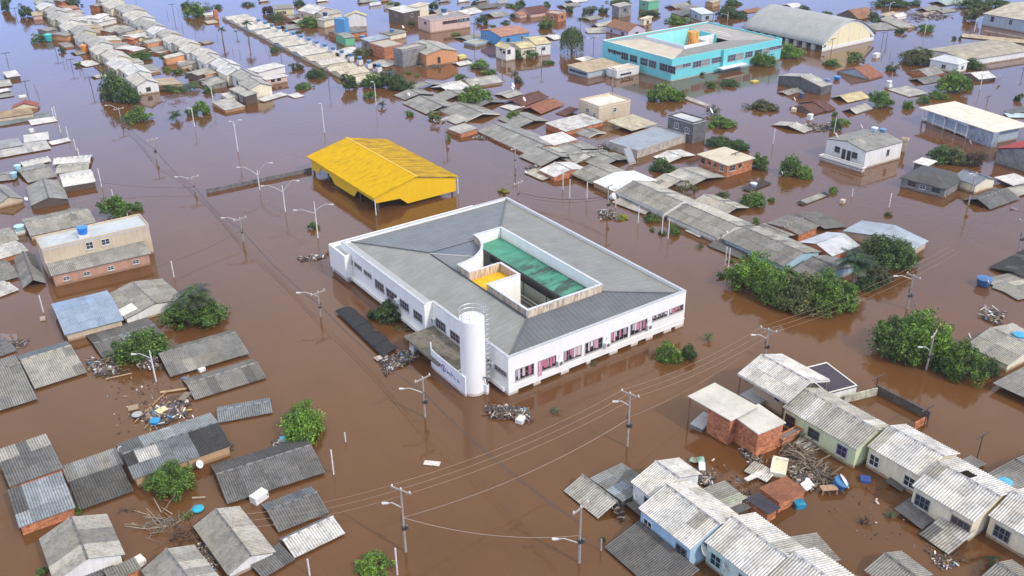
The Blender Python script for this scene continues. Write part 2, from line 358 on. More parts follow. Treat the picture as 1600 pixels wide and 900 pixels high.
def basis(o, a, s):
    an = a.normalized(); sn = (s-an*s.dot(an)).normalized(); n = an.cross(sn)
    mm = Matrix((an, sn, n)).transposed().to_4x4(); mm.translation = o; return mm
def roofplane(par, o, a, s, near, mat, cols, rnd, name='roof', patch=None, sw=1.1, sl_=2.3, miss=()):
    o = Vector(o); a = Vector(a); s = Vector(s)
    if near:
        na = max(1, round(a.length/sw)); ns = max(1, round(s.length/sl_))
        me = sheet_mesh(a.length/na, s.length/ns)
        mm = basis(o, a, s)
        for j in range(ns):
            for i in range(na):
                if (i, j) in miss: continue
                t, u = (i+.5)/na, (j+.5)/ns
                c = cols[0]
                for q in (patch or ()):
                    if q[0] <= t <= q[2] and q[1] <= u <= q[3]: c = q[4]
                if len(cols) > 1 and rnd.random() < .13: c = rnd.choice(cols[1:])
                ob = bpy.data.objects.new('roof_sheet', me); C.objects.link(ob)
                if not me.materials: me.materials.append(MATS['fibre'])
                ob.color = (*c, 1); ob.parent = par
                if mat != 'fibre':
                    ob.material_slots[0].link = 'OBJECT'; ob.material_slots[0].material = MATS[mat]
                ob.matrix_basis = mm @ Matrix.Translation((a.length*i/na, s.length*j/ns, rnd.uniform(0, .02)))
    else:
        n = a.cross(s).normalized()*.09; V = [o, o+a, o+a+s, o+s]
        V = [v+n for v in V]+V; F = [(0,1,2,3), (7,6,5,4), (0,4,5,1), (1,5,6,2), (2,6,7,3), (3,7,4,0)]
        la, ls = a.length, s.length; q = [(0,0), (la,0), (la,ls), (0,ls)]
        UV = q+[(0,ls),(la,ls),(la,0),(0,0)]+[(0,0)]*16
        link(name, mk(name, V, F, UV), mat, cols[0], par)
def side(W, L, sd, t, z):            # point on a wall, outward normal, direction along it
    if sd == 'f': return Vector((-W/2+t*W, -L/2, z)), Vector((0,-1,0)), Vector((1,0,0))
    if sd == 'l': return Vector((-W/2, L/2-t*L, z)), Vector((-1,0,0)), Vector((0,-1,0))
    if sd == 'r': return Vector((W/2, -L/2+t*L, z)), Vector((1,0,0)), Vector((0,1,0))
    return Vector((W/2-t*W, L/2, z)), Vector((0,1,0)), Vector((-1,0,0))
def window(par, p, n, al, w_, h_, bars=1, fc=(.6,.6,.58), gc=(.035,.04,.05), name='window', simple=False, sill=True):
    up = Vector((0,0,1)); b = B(); e = .06
    for sx in (-1, 1): b.obox(p+al*(sx*(w_/2-e/2))+n*.04, al, n, up, e/2, .05, h_/2)
    for sz in (-1, 1): b.obox(p+up*(sz*(h_/2+e/2))+n*.04, al, n, up, w_/2, .05, e/2)
    for i in range(bars): b.obox(p+al*(w_*((i+1)/(bars+1)-.5))+n*.035, al, n, up, .025, .03, h_/2)
    if not simple: b.obox(p+n*.03, al, n, up, w_/2, .02, .02)
    f = link(name, b.mesh(name), 'paint', fc, par)
    link('pane', B().obox(p+n*.005, al, n, up, w_/2-.01, .015, h_/2-.005).mesh('pane'), 'glass', gc, f)
    if sill and not simple: link('sill', B().obox(p-up*(h_/2+.1)+n*.08, al, n, up, w_/2+.06, .09, .035).mesh('sill'), 'plaster', (.6,.58,.55), f)
    return f
# ---------------------------------------------------------------- houses
def fit(reg, c, z):
    if len(c) == 4:
        a = P(*px(reg, c[0], c[1]), z); b = P(*px(reg, c[2], c[3]), z)
        x0, x1, y0, y1 = min(a.x, b.x), max(a.x, b.x), min(a.y, b.y), max(a.y, b.y)
        return Vector(((x0+x1)/2, (y0+y1)/2, 0)), x1-x0, y1-y0, 0.
    if len(c) == 5:
        a = P(*px(reg, c[0], c[1]), z); f = P(*px(reg, c[2], c[3]), z); x0 = (a.x+f.x)/2
        return Vector((x0+c[4]/2, (a.y+f.y)/2, 0)), c[4], a.y-f.y, 0.
    l, f, r = (P(*px(reg, c[i], c[i+1]), z) for i in (0, 2, 4))
    d1 = r-f; d2 = l-f; a1 = atan2(d1.y, d1.x); a2 = atan2(d2.y, d2.x)-pi/2
    a = (a1*d1.length+a2*d2.length)/(d1.length+d2.length)
    u = Vector((cos(a), sin(a), 0)); v = Vector((-sin(a), cos(a), 0)); W = d1.dot(u); L = d2.dot(v)
    ct = f+u*W/2+v*L/2; ct.z = 0
    return ct, W, L, a
HN = [0]
def house(reg, c, z, rise, ax, wall, roof, label, cat='house', name='house', land=True, ins=None, win=None, patch=None, cols=None,
          group=None, autowin=True, near=None, mat=None, zb=-1.2, rf=.5, posts=False, par_h=.35, gcol=None, world=None, miss={}, fascia=None, dz=0, cutb=0):
    if wall is None and z <= .65: z *= .4; rise *= 1.1
    HN[0] += 1; rnd = random.Random(HN[0]*17+3)
    ct, W, L, rot = world if world else fit(reg, c, z)
    if W < .6 or L < .6: print('SMALL', label, W, L)
    W = max(W, .8); L = max(L, .8)
    t = thing(name, ct, rot, label, cat, group, (label if land is True else land) if land else None)
    dist = (ct-Vector((0, 0, HC))).length
    nr = (dist < 172) if near is None else near
    if ins is None: ins = .28 if z > 1 else .15
    rc = CL[roof] if isinstance(roof, str) else roof
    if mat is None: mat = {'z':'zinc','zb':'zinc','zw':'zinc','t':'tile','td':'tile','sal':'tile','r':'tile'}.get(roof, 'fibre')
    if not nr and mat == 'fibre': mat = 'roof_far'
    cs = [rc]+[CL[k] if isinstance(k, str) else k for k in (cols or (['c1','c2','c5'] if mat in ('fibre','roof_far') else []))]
    pt = [(*q[:4], CL[q[4]] if isinstance(q[4], str) else q[4]) for q in (patch or [])]
    e = z
    # height of the roof underside
    def zr(x, y):
        if ax == 'gy': 
            xr = -W/2+W*rf
            return e+rise*((x+W/2)/(W*rf) if x < xr else (W/2-x)/(W*(1-rf)))
        if ax == 'gx':
            yr = L/2-L*rf
            return e+rise*((y+L/2)/(L*(1-rf)) if y < yr else (L/2-y)/(L*rf))
        if ax == 'mx': return e+rise*(x+W/2)/W
        if ax == 'mX': return e+rise*(W/2-x)/W
        if ax == 'my': return e+rise*(y+L/2)/L
        if ax == 'mY': return e+rise*(L/2-y)/L
        return e
    x0, x1, y0, y1 = -W/2+ins, W/2-ins, -L/2+ins, L/2-ins-cutb
    wm, wc = WC[wall] if wall in WC else (None, None)
    wc_ = jit(wc, .04) if wc else None
    gap = .1
    if wm:
        b = B(); xs = [x0, x1]; ys = [y0, y1]
        if ax == 'gy': xs = [x0, -W/2+W*rf, x1]
        if ax == 'gx': ys = [y0, L/2-L*rf, y1]
        th = .14
        def wallpoly(pts, off):      # pts along the wall foot
            V = [(p[0], p[1], zb) for p in pts]+[(p[0], p[1], zr(*p)-gap) for p in reversed(pts)]
            b.ext(V, off)
        wallpoly([(x, y0) for x in xs], (0, th, 0)); wallpoly([(x, y1) for x in reversed(xs)], (0, -th, 0))
        wallpoly([(x0, y) for y in reversed([max(y0+th, min(y1-th, q)) for q in ys])], (th, 0, 0)); wallpoly([(x1, y) for y in [max(y0+th, min(y1-th, q)) for q in ys]], (-th, 0, 0))
        link('wall', b.mesh('wall'), wm, wc_, t)
        ww = list(win or [])
        if win is None and autowin and z > 1.3:
            zc = max(.75, z-1.15)
            if L > 3.5: ww += [('l', (i+.5)/max(1, int(L/4)), 1.1, .9, zc) for i in range(min(5, max(1, int(L/4)))) if rnd.random() < .85]
            if W > 3.5: ww += [('f', (i+.5)/max(1, int(W/4)), 1.1, .9, zc) for i in range(min(5, max(1, int(W/4)))) if rnd.random() < .7]
        for q in ww:
            p, n, al = side(W-2*ins, L-2*ins, q[0], q[1], q[4])
            window(t, p, n, al, q[2], q[3], bars=(2 if q[2] > 1.4 else 1), fc=(q[5] if len(q) > 5 else rnd.choice([(.6,.6,.58),(.25,.2,.17),(.7,.7,.7),(.12,.12,.13)])), simple=dist > 230)
    # roof
    if ax == 'gy':
        A = W*rf
        roofplane(t, (-W/2, L/2, e), (0, -L, 0), (A, 0, rise), nr, mat, cs, rnd, patch=[q for q in pt], miss=miss.get(0, ()))
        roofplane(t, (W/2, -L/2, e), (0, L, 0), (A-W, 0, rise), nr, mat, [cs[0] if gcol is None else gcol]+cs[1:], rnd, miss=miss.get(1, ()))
        rp = [Vector((-W/2+A, -L/2, e+rise+.12)), Vector((-W/2+A, L/2, e+rise+.12))]
    elif ax == 'gx':
        A = L*(1-rf)
        roofplane(t, (-W/2, -L/2, e), (W, 0, 0), (0, A, rise), nr, mat, cs, rnd, patch=[q for q in pt], miss=miss.get(0, ()))
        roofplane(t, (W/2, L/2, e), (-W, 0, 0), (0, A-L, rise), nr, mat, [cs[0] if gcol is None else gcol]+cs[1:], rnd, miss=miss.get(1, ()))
        rp = [Vector((-W/2, -L/2+A, e+rise+.12)), Vector((W/2, -L/2+A, e+rise+.12))]
    elif ax in ('mx', 'mX', 'my', 'mY'):
        o, a, s = dict(mx=((-W/2, L/2, e), (0, -L, 0), (W, 0, rise)), mX=((W/2, -L/2, e), (0, L, 0), (-W, 0, rise)),
                       my=((-W/2, -L/2, e), (W, 0, 0), (0, L, rise)), mY=((W/2, L/2, e), (-W, 0, 0), (0, -L, rise)))[ax]
        roofplane(t, o, a, s, nr, mat, cs, rnd, patch=pt, miss=miss.get(0, ())); rp = None
    elif ax == 'h':
        k = min(W, L)/2; r = rise
        if W >= L: R0, R1 = Vector((-W/2+k, 0, e+r)), Vector((W/2-k, 0, e+r))
        else: R0, R1 = Vector((0, -L/2+k, e+r)), Vector((0, L/2-k, e+r))
        c4 = [Vector((-W/2, -L/2, e)), Vector((W/2, -L/2, e)), Vector((W/2, L/2, e)), Vector((-W/2, L/2, e))]
        pl = [[c4[0], c4[1], R1, R0], [c4[1], c4[2], R1], [c4[2], c4[3], R0, R1], [c4[3], c4[0], R0]] if W >= L else [[c4[0], c4[1], R0], [c4[1], c4[2], R1, R0], [c4[2], c4[3], R1], [c4[3], c4[0], R0, R1]]
        for q in pl:
            q = [p+Vector((0, 0, .05)) for p in q]; b = B().ext(q, (0, 0, -.1)); a = (q[1]-q[0]).normalized(); n = (q[1]-q[0]).cross(q[2]-q[0]).normalized(); s = n.cross(a)
            UV = [((b.v[i]-q[0]).dot(a), (b.v[i]-q[0]).dot(s)) for f in b.f for i in f]
            link('roof', mk('roof', b.v, b.f, UV), mat, cs[0], t)
        rp = None
    else:                            # flat slab with a low rim
        b = B().box(-W/2, W/2, -L/2, L/2, e-.14, e); link('roof', b.mesh('roof'), 'slab', cs[0], t)
        if par_h > 0:
            b = B(); h = e+par_h; th = .15
            b.box(-W/2, W/2, -L/2, -L/2+th, e+.003, h).box(-W/2, W/2, L/2-th, L/2, e+.003, h).box(-W/2, -W/2+th, -L/2+th, L/2-th, e+.003, h).box(W/2-th, W/2, -L/2+th, L/2-th, e+.003, h)
            link('parapet', b.mesh('parapet'), wm or 'concrete', wc_ or (.4, .39, .37), t)
        rp = None
    if rp and dist < 260 and mat != 'zinc': link('ridge_cap', B().bar(rp[0], rp[1], .13, n=5).mesh('ridge_cap'), 'fibre', jit(cs[0], .1), t)
    if fascia is not None:
        b = B(); th = .05
        if ax == 'gy':
            for sy in (-L/2-.03, L/2+.03):
                for xa, za, xb, zb_ in ((-W/2, e, -W/2+W*rf, e+rise), (-W/2+W*rf, e+rise, W/2, e)): b.ext([(xa, sy, za-.12), (xb, sy, zb_-.12), (xb, sy, zb_+.1), (xa, sy, za+.1)], (0, th if sy > 0 else -th, 0))
        b.box(-W/2-.05, -W/2-.003, -L/2, L/2, e-.12, e+.08); b.box(W/2+.003, W/2+.05, -L/2, L/2, e-.12, e+.08)
        link('fascia', b.mesh('fascia'), 'paint', fascia, t)
    if posts:
        for x in (-W/2+.2, W/2-.2):
            for y in ((-L/2+.2, L/2-.2) if posts != 'back' else (L/2-.2,)): link('post', B().box(x-.06, x+.06, y-.06, y+.06, zb, zr(x, y)-gap).mesh('post'), 'paint', (.3, .16, .13) if posts in (True, 'back') else posts, t)
    t['W'] = W; t['L'] = L
    return t, W, L
# ---------------------------------------------------------------- vegetation
def crown_mesh(seed, nc, npc, ls, flat=.5, kind='round'):
    r = random.Random(seed); V = []; F = []
    cl = []
    lob = [(r.uniform(0, 2*pi), r.uniform(.7, 1.18)) for _ in range(5)]
    for i in range(nc):
        th = r.uniform(0, 2*pi); z = r.uniform(-.2, 1); rr = sqrt(max(0, 1-z*z)); k = r.uniform(.45, .95)*min(lob, key=lambda q: abs(((q[0]-th+pi) % (2*pi))-pi))[1]
        cl.append((Vector((cos(th)*rr*k, sin(th)*rr*k, max(-.12, z*k*r.uniform(.8, 1.1)))), r.uniform(.13, .33)))
    for c, rad in cl:
        for j in range(npc):
            d = Vector((r.gauss(0, 1), r.gauss(0, 1), r.gauss(.25, 1))).normalized(); p = c+d*rad*r.uniform(.55, 1.08)
            if p.z < -.16: p.z = -.16+r.uniform(0, .1)
            n = (d+Vector((r.gauss(0, .5), r.gauss(0, .5), r.gauss(.3, .5)))).normalized()
            t = n.cross(Vector((r.gauss(0, 1), r.gauss(0, 1), r.gauss(0, 1)))).normalized(); b = n.cross(t); s = ls*r.uniform(.6, 1.3)
            k = len(V); V += [p-t*s, p-b*s*.45, p+t*s, p+b*s*.45]; F.append((k, k+1, k+2, k+3))
    return mk('crown', V, F)
CROWN = {}
def crown(kind, i):
    key = (kind, i)
    if key not in CROWN:
        CROWN[key] = {'far': lambda: crown_mesh(i+1, 30, 48, .1), 'mid': lambda: crown_mesh(i+20, 46, 80, .072), 'near': lambda: crown_mesh(i+40, 85, 120, .046), 'sparse': lambda: crown_mesh(i+60, 22, 26, .085)}[kind]()
    return CROWN[key]
TC = dict(d=(.06,.12,.028), m=(.105,.2,.032), l=(.13,.2,.035), b=(.13,.25,.03), o=(.12,.14,.05), y=(.3,.3,.03), br=(.09,.055,.035), w=(.10,.13,.045))
TN = [0]
def tree(reg, x, yb, w_, h_, col='m', kind=None, name=None, label=None, extra=None):
    TN[0] += 1; r = random.Random(TN[0]*7+1); s = RG[reg][2]; X, Y = px(reg, x, yb); b = P(X, Y); dist = (b-Vector((0, 0, HC))).length
    k = dist/FP; W = w_/s*k; hh = h_/s*k*1.02
    H = max(.5, hh-.35*W*sin(TH))if h_ > w_*.5 else max(.4, hh*.62)
    b = b+Vector((cos(YA), sin(YA), 0))*W*.36
    big = H > 2.2
    kd = kind or ('near' if W*FP/dist > 60 else 'mid' if W*FP/dist > 26 else 'far')
    sz = 'tall' if H > 4 else 'small' if W < 2.8 else 'round'
    cn = dict(d='dark green', m='green', l='light green', b='bright green', o='olive green', y='yellow', br='brown', w='pale green')[col]
    nm = name or ('tree' if big else 'bush')
    t = thing(nm, b, r.uniform(0, 6.28), '', nm)
    nn = {'tree': 'leafy tree', 'bush': 'leafy bush'}.get(nm, nm.replace('_', ' '))
    pre = (extra+' ' if extra else '')+sz+' '+cn+' '+nn
    t['label'] = label or ulabel(pre, b); LBL[t['label']] = 1
    me = crown(kd, r.randrange(4))
    c = link('crown', me, 'leaf', jit(TC[col], .18), t); up = H*.2 if big else .1*H
    kk_ = .56 if kd == 'near' else .55; c.scale = (W*kk_, W*kk_*r.uniform(.9, 1.1), (H-up*.8)*(1.04 if kd == 'near' else 1.0)); c.location = (0, 0, up)
    bb = B().path([(0, 0, -1.2), (.05*W, 0, H*.25), (0, .04*W, H*.6)], max(.06, .03*W), .02*W)
    for i in range(5):
        a = i*1.257+r.random(); bb.bar((.03*W, 0, H*.3), (cos(a)*W*.3, sin(a)*W*.3, H*r.uniform(.5, .75)), .015*W+.02, .01, 5)
    link('trunk', bb.mesh('trunk'), 'wood', (.16, .12, .09), t)
    return t
def frond_mesh(n=14, droop=1., wdt=.16, seed=1):
    r = random.Random(seed); V = []; F = []
    def at(u): return Vector((u*.95, 0, .42*u-.62*droop*u*u))
    for i in range(n):
        u = .12+.86*i/n; p = at(u); d = (at(u+.03)-p).normalized(); lw = wdt*(1-abs(u-.45)*.9)*1.6
        for s in (-1, 1):
            q = p+Vector((.10, s*lw, -.05-.04*r.random())); k = len(V)
            V += [p-d*.022, p+d*.03, q+d*.01, q-d*.012]; F.append((k, k+1, k+2, k+3))
    k = len(V)
    for i in range(7):
        p = at(i/6); V += [p+Vector((0, .012, 0)), p-Vector((0, .012, 0))]
    for i in range(6): F.append((k+2*i, k+2*i+1, k+2*i+3, k+2*i+2))
    return mk('frond', V, F)
FR = {}
def palm(reg, x, yb, yt, rad, label, col=(.05,.09,.03), n=16, banana=False, cat='palm tree', name='palm_tree', droop=1.):
    X, Y = px(reg, x, yb); b = P(X, Y); dist = (b-Vector((0, 0, HC))).length; H = hgt(X, Y, px(reg, 0, yt)[1]); R = rad/RG[reg][2]*dist/FP
    t = thing(name, b, 0, label, cat); LBL[label] = 1
    key = (banana, round(droop, 1))
    if key not in FR: FR[key] = frond_mesh(9 if banana else 16, droop, .3 if banana else .2, 3)
    link('trunk', B().path([(0, 0, -1), (.08, .03, H*.5), (0, 0, H*.98)], .2 if H > 3 else .1, .12 if H > 3 else .06).mesh('trunk'), 'wood', (.2, .16, .11), t)
    r = random.Random(int(x)+n)
    for i in range(n):
        f = link('frond', FR[key], 'leaf', jit(col, .3), t, (0, 0, H)); a = i*2.399+r.random()*.3; el = r.uniform(-.35, .75)
        s = R*r.uniform(.85, 1.15); f.scale = (s, s, s); f.rotation_euler = (0, -el, a)
# ---------------------------------------------------------------- poles and wires
PT = {}
def pole(reg, x, yb, yt, kind='u', lamp=None, label=None, arm=0., key=None, lean=None, col=None):
    X, Y = px(reg, x, yb); b = P(X, Y); H = hgt(X, Y, px(reg, 0, yt)[1]); s = RG[reg][2]
    nm = {'u': 'utility_pole', 'w': 'street_lamp', 'p': 'post', 'd': 'utility_pole', 's': 'stake'}[kind]
    pre = {'u': 'concrete power pole', 'w': 'white street lamp', 'p': 'slim white post', 'd': 'thin dark power pole', 's': 'thin dark stake'}[kind]
    t = thing(nm, b, 0, '', {'u': 'power pole', 'w': 'street lamp', 'p': 'post', 'd': 'power pole', 's': 'stake'}[kind])
    lb = label or ulabel(pre, b); LBL[lb] = 1; t['label'] = lb
    col = col or dict(u=(.36, .33, .29), w=(.75, .75, .74), p=(.72, .71, .68), d=(.09, .07, .06), s=(.12, .08, .07))[kind]
    r0, r1 = dict(u=(.15, .09), w=(.11, .07), p=(.085, .08), d=(.08, .06), s=(.055, .04))[kind]
    link('mast', B().bar((0, 0, -1.5), (0, 0, H), r0, r1, 8).mesh('mast'), 'paint', col, t)
    if kind in 'ud':
        ax = Vector((cos(arm), sin(arm), 0)); zt = H-.15; dist = (b-Vector((0, 0, HC))).length
        link('crossarm', B().obox((0, 0, zt), ax, Vector((-ax.y, ax.x, 0)), UPV, 1.1, .06, .07).mesh('crossarm'), 'paint', col, t)
        for k in (-1, 0, 1):
            if kind == 'u': link('insulator', B().lathe([(.05, 0), (.09, .06), (.05, .12), (.07, .2)], tuple(ax*k*.95+Vector((0, 0, zt+.07))), 8).mesh('insulator'), 'paint', (.7, .7, .68), t)
        if kind == 'u' and dist < 230:
            link('bracket', B().path([tuple(ax*.1+Vector((0, 0, H*.45))), tuple(ax*.22+Vector((0, 0, H*.52))), tuple(ax*.1+Vector((0, 0, H*.6)))], .05).box(-.16, .16, -.16, .16, H*.36, H*.42).mesh('bracket'), 'metal', (.1, .1, .1), t)
            if H > 4: link('cable_box', B().lathe([(.1, -.3), (.17, -.22), (.17, .25), (.08, .33)], (.2, -.14, H*.4), 10).mesh('cable_box'), 'metal', (.12, .12, .13), t)
    if lamp:
        for (lx, ly) in (lamp if isinstance(lamp[0], tuple) else [lamp]):
            LX, LY = px(reg, lx, ly); vd = fw*FP+RI*(LX-800)-UU*(LY-450); n = Vector((fw.x, fw.y, 0)).normalized()
            tt = (b-Vector((0, 0, HC))).dot(n)/vd.dot(n); e = Vector((0, 0, HC))+vd*tt-b
            st = min(H*.92, e.z-.5) if e.z > 1 else H*.5; st = max(st, H*.35)
            if kind == 'w': st = min(st, H*.75)
            pts = [Vector((0, 0, st)), Vector((e.x*.35, e.y*.35, st+(e.z-st)*.62)), Vector((e.x*.75, e.y*.75, e.z+.12)), e+Vector((0, 0, .05))]
            a = link('lamp_arm', B().path(pts, .055, .045).mesh('lamp_arm'), 'paint', (.52, .52, .5), t); d = Vector((e.x, e.y, 0)).normalized() if abs(e.x)+abs(e.y) > .01 else Vector((1, 0, 0))
            sd_ = Vector((-d.y, d.x, 0)); c = e+d*.3
            link('lamp_head', B().ext([c-d*.3-sd_*.07, c+d*.22-sd_*.13, c+d*.32, c+d*.22+sd_*.13, c-d*.3+sd_*.07], (0, 0, .12)).mesh('lamp_head'), 'paint', (.66, .66, .66), a)
    if key: PT[key] = b+Vector((0, 0, H))
    return t, b, H
def wire(a, b_, sag, r=.028, off=0., label='', col=(.34, .28, .25), n=14):
    a = Vector(a); b_ = Vector(b_); d = (b_-a); s = Vector((-d.y, d.x, 0)).normalized()*off
    pts = [a+d*(i/n)+s-Vector((0, 0, sag*4*(i/n)*(1-i/n))) for i in range(n+1)]
    base = pts[0].copy(); o = link('power_cable', B().path([p-base for p in pts], r, n=4).mesh('power_cable'), 'paint', col, None, base)
    return tag(o, label, 'cable', 'overhead cables between the poles')
# ---------------------------------------------------------------- small things
def dish(reg, x, y, z, r, label=None, az=2.2, name='satellite_dish', col=(.75, .75, .74)):
    r *= .5; p = P(*px(reg, x, y), z); t = thing(name, p, az, '', 'satellite dish'); lb = label or ulabel('round satellite dish', p); LBL[lb] = 1; t['label'] = lb
    t['group'] = 'satellite dishes on the roofs'
    b = B().lathe([(.02, -.0), (r*.5, .05*r), (r*.85, .2*r), (r, .32*r), (r*.97, .36*r), (r*.8, .2*r), (r*.4, .09*r), (.02, .05*r)], (0, 0, 0), 18)
    d = link('reflector', b.mesh('reflector', True), 'paint', col, t, (0, 0, r+.15)); d.rotation_euler = (0, radians(-58), 0)
    link('bracket', B().bar((0, 0, 0), (0, 0, r+.2), .03).mesh('bracket'), 'metal', (.4, .4, .4), t)
    n = Vector((-sin(radians(58)), 0, cos(radians(58)))); link('feed_arm', B().bar(Vector((0, 0, r+.15)), Vector((0, 0, r+.15))+n*r*.8, .02).mesh('feed_arm'), 'metal', (.4, .4, .4), t)
def tank(reg, x, y, z, r, h, col=(.08, .28, .55), label=None, tilt=0, lid=True, base=None, group=None, pos=None, lidcol=None):
    p = pos if pos is not None else P(*px(reg, x, y), z); t = thing('water_tank', p, 0, '', 'water tank')
    lb = label or ulabel('blue plastic water tank', p); LBL[lb] = 1; t['label'] = lb
    if group: t['group'] = group
    a = link('tank_body', B().lathe([(r*.78, 0), (r*.9, h*.4), (r, h*.9), (r*1.04, h*.92), (r*1.04, h)], n=18).mesh('tank_body', False), 'plastic', col, t)
    c = link('lid', B().lathe([(r*1.06, h+.003), (r*1.0, h+.06), (r*.5, h+.2*r), (.03, h+.26*r)], n=18).mesh('lid'), 'plastic', lidcol or tuple(min(1, k*1.25+.02) for k in col), t)
    if tilt: a.rotation_euler = c.rotation_euler = (tilt, tilt*.6, 0)
    if base: link('stand', B().box(-r, r, -r, r, -base, -.003).mesh('stand'), 'plaster', (.75, .74, .72), t)
    return t
def debris(reg, pts, label, n=60, size=(.1, .9), z=.0, kind='mix', hh=.5, group=None, ang0=None):
    r = random.Random(n*31+int(pts[0])); q = [P(*px(reg, pts[i], pts[i+1])) for i in range(0, len(pts), 2)]
    c = sum(q, Vector())/len(q); b = B()
    if kind == 'mix' and n > 50: n = int(n*1.7); size = (size[0]*.8, size[1]*.8)
    for i in range(n):
        ws = [r.expovariate(1.) for _ in q]; s = sum(ws); p = sum((a*(k/s) for a, k in zip(q, ws)), Vector())-c
        L_ = r.uniform(*size); ang = r.uniform(0, pi) if ang0 is None or r.random() < .25 else r.gauss(ang0, .22); tl = r.uniform(-.3, .3); ax = Vector((cos(ang)*cos(tl), sin(ang)*cos(tl), sin(tl))); az = UPV; ay = az.cross(ax).normalized(); az = ax.cross(ay)
        if kind == 'plank' or (kind == 'mix' and r.random() < .62): b.obox(p+Vector((0, 0, r.uniform(.0, hh))), ax, ay, az, L_, r.uniform(.03, .08), r.uniform(.02, .05))
        else: b.obox(p+Vector((0, 0, r.uniform(.0, hh))), ax, ay, az, L_*.35, L_*r.uniform(.15, .3), r.uniform(.03, .18))
    o = link('floating_debris', b.mesh('floating_debris'), 'rubbish' if kind != 'plank' else 'wood', (.2, .16, .12) if kind == 'plank' else (1, 1, 1), None, c, 'stuff')
    return tag(o, label, 'debris')
def slab(reg, x0, y0, x1, y1, wd, hh, z, mat, col, name, label, cat, group=None, tilt=0):   # a plank or board between two points
    a = P(*px(reg, x0, y0), z); b_ = P(*px(reg, x1, y1), z); d = b_-a; c = (a+b_)/2; ax = d.normalized(); ay = UPV.cross(ax).normalized()
    if tilt: ay = (Matrix.Rotation(tilt, 3, ax) @ ay)
    o = link(name, B().obox((0, 0, 0), ax, ay, ax.cross(ay), d.length/2, wd/2, hh/2).mesh(name), mat, col, None, c)
    return tag(o, label, cat, group)
def lowwall(reg, x0, y0, x1, y1, h, mat, col, label, name='garden_wall', th=.18, cap=None, fromtop=False):
    z = h if fromtop else 0
    a = P(*px(reg, x0, y0), z); b_ = P(*px(reg, x1, y1), z); a.z = b_.z = 0; d = b_-a; c = (a+b_)/2; ax = d.normalized(); ay = UPV.cross(ax)
    t = thing(name, c, 0, label, 'wall'); t['category'] = 'wall'
    link('wall', B().obox((0, 0, (h-1)/2), ax, ay, UPV, d.length/2, th/2, (h+1)/2).mesh('wall'), mat, col, t)
    if cap: link('coping', B().obox((0, 0, h+.05), ax, ay, UPV, d.length/2+.03, th/2+.05, .045).mesh('coping'), 'concrete', cap, t)
    return t
# ---------------------------------------------------------------- flood water
def setting():
    s = 40; V = []; F = []
    V = [(-2500, -2500, 0), (4500, -2500, 0), (4500, 4500, 0), (-2500, 4500, 0)]
    link('water', mk('water', V, [(0, 1, 2, 3)]), 'water', (1, 1, 1), kind='structure')
setting()

# ---------------------------------------------------------------- the white school with a courtyard
def ribplane(par, q, name='roof', mat='ribbed', col=(.34, .345, .33), pitch=.62, th=.03, seg=None):
    """a roof plane as a four- or three-cornered sheet with standing ribs running up the slope; q[0]->q[1] is the eave"""
    q = [Vector(p) for p in q]; a = (q[1]-q[0]).normalized(); n = (q[1]-q[0]).cross(q[2]-q[0]).normalized(); s = n.cross(a)
    if n.z < 0: n = -n
    loc = [((p-q[0]).dot(a), (p-q[0]).dot(s)) for p in q]
    ua = min(u for u, v in loc); ub = max(u for u, v in loc); b = B(); UV = []; V = []; F = []
    k = max(2, int((ub-ua)/pitch))
    def span(u):
        hs = []
        for i in range(len(loc)):
            (u0, v0), (u1, v1) = loc[i], loc[(i+1) % len(loc)]
            if (u0-u)*(u1-u) <= 0 and abs(u1-u0) > 1e-6: hs.append(v0+(v1-v0)*(u-u0)/(u1-u0))
        return (min(hs), max(hs)) if hs else (0, 0)
    prev = None
    for i in range(k+1):
        u = ua+(ub-ua)*i/k
        for du, hz in ((0, .0), (.04, .035), (.08, .0)) if i < k else ((0, 0),):
            uu_ = min(ub, u+du+ (0.0001 if i == 0 and du == 0 else 0)); lo, hi = span(min(max(uu_, ua+1e-4), ub-1e-4)); V += [q[0]+a*uu_+s*lo+n*hz, q[0]+a*uu_+s*hi+n*hz]; c = len(V)
            if prev: F.append((prev, c-2, c-1, prev+1)); UV += [(prevu, plo), (uu_, lo), (uu_, hi), (prevu, phi)]
            prev, prevu, plo, phi = c-2, uu_, lo, hi
    return link(name, mk(name, V, F, UV), mat, col, par)
SCH = None
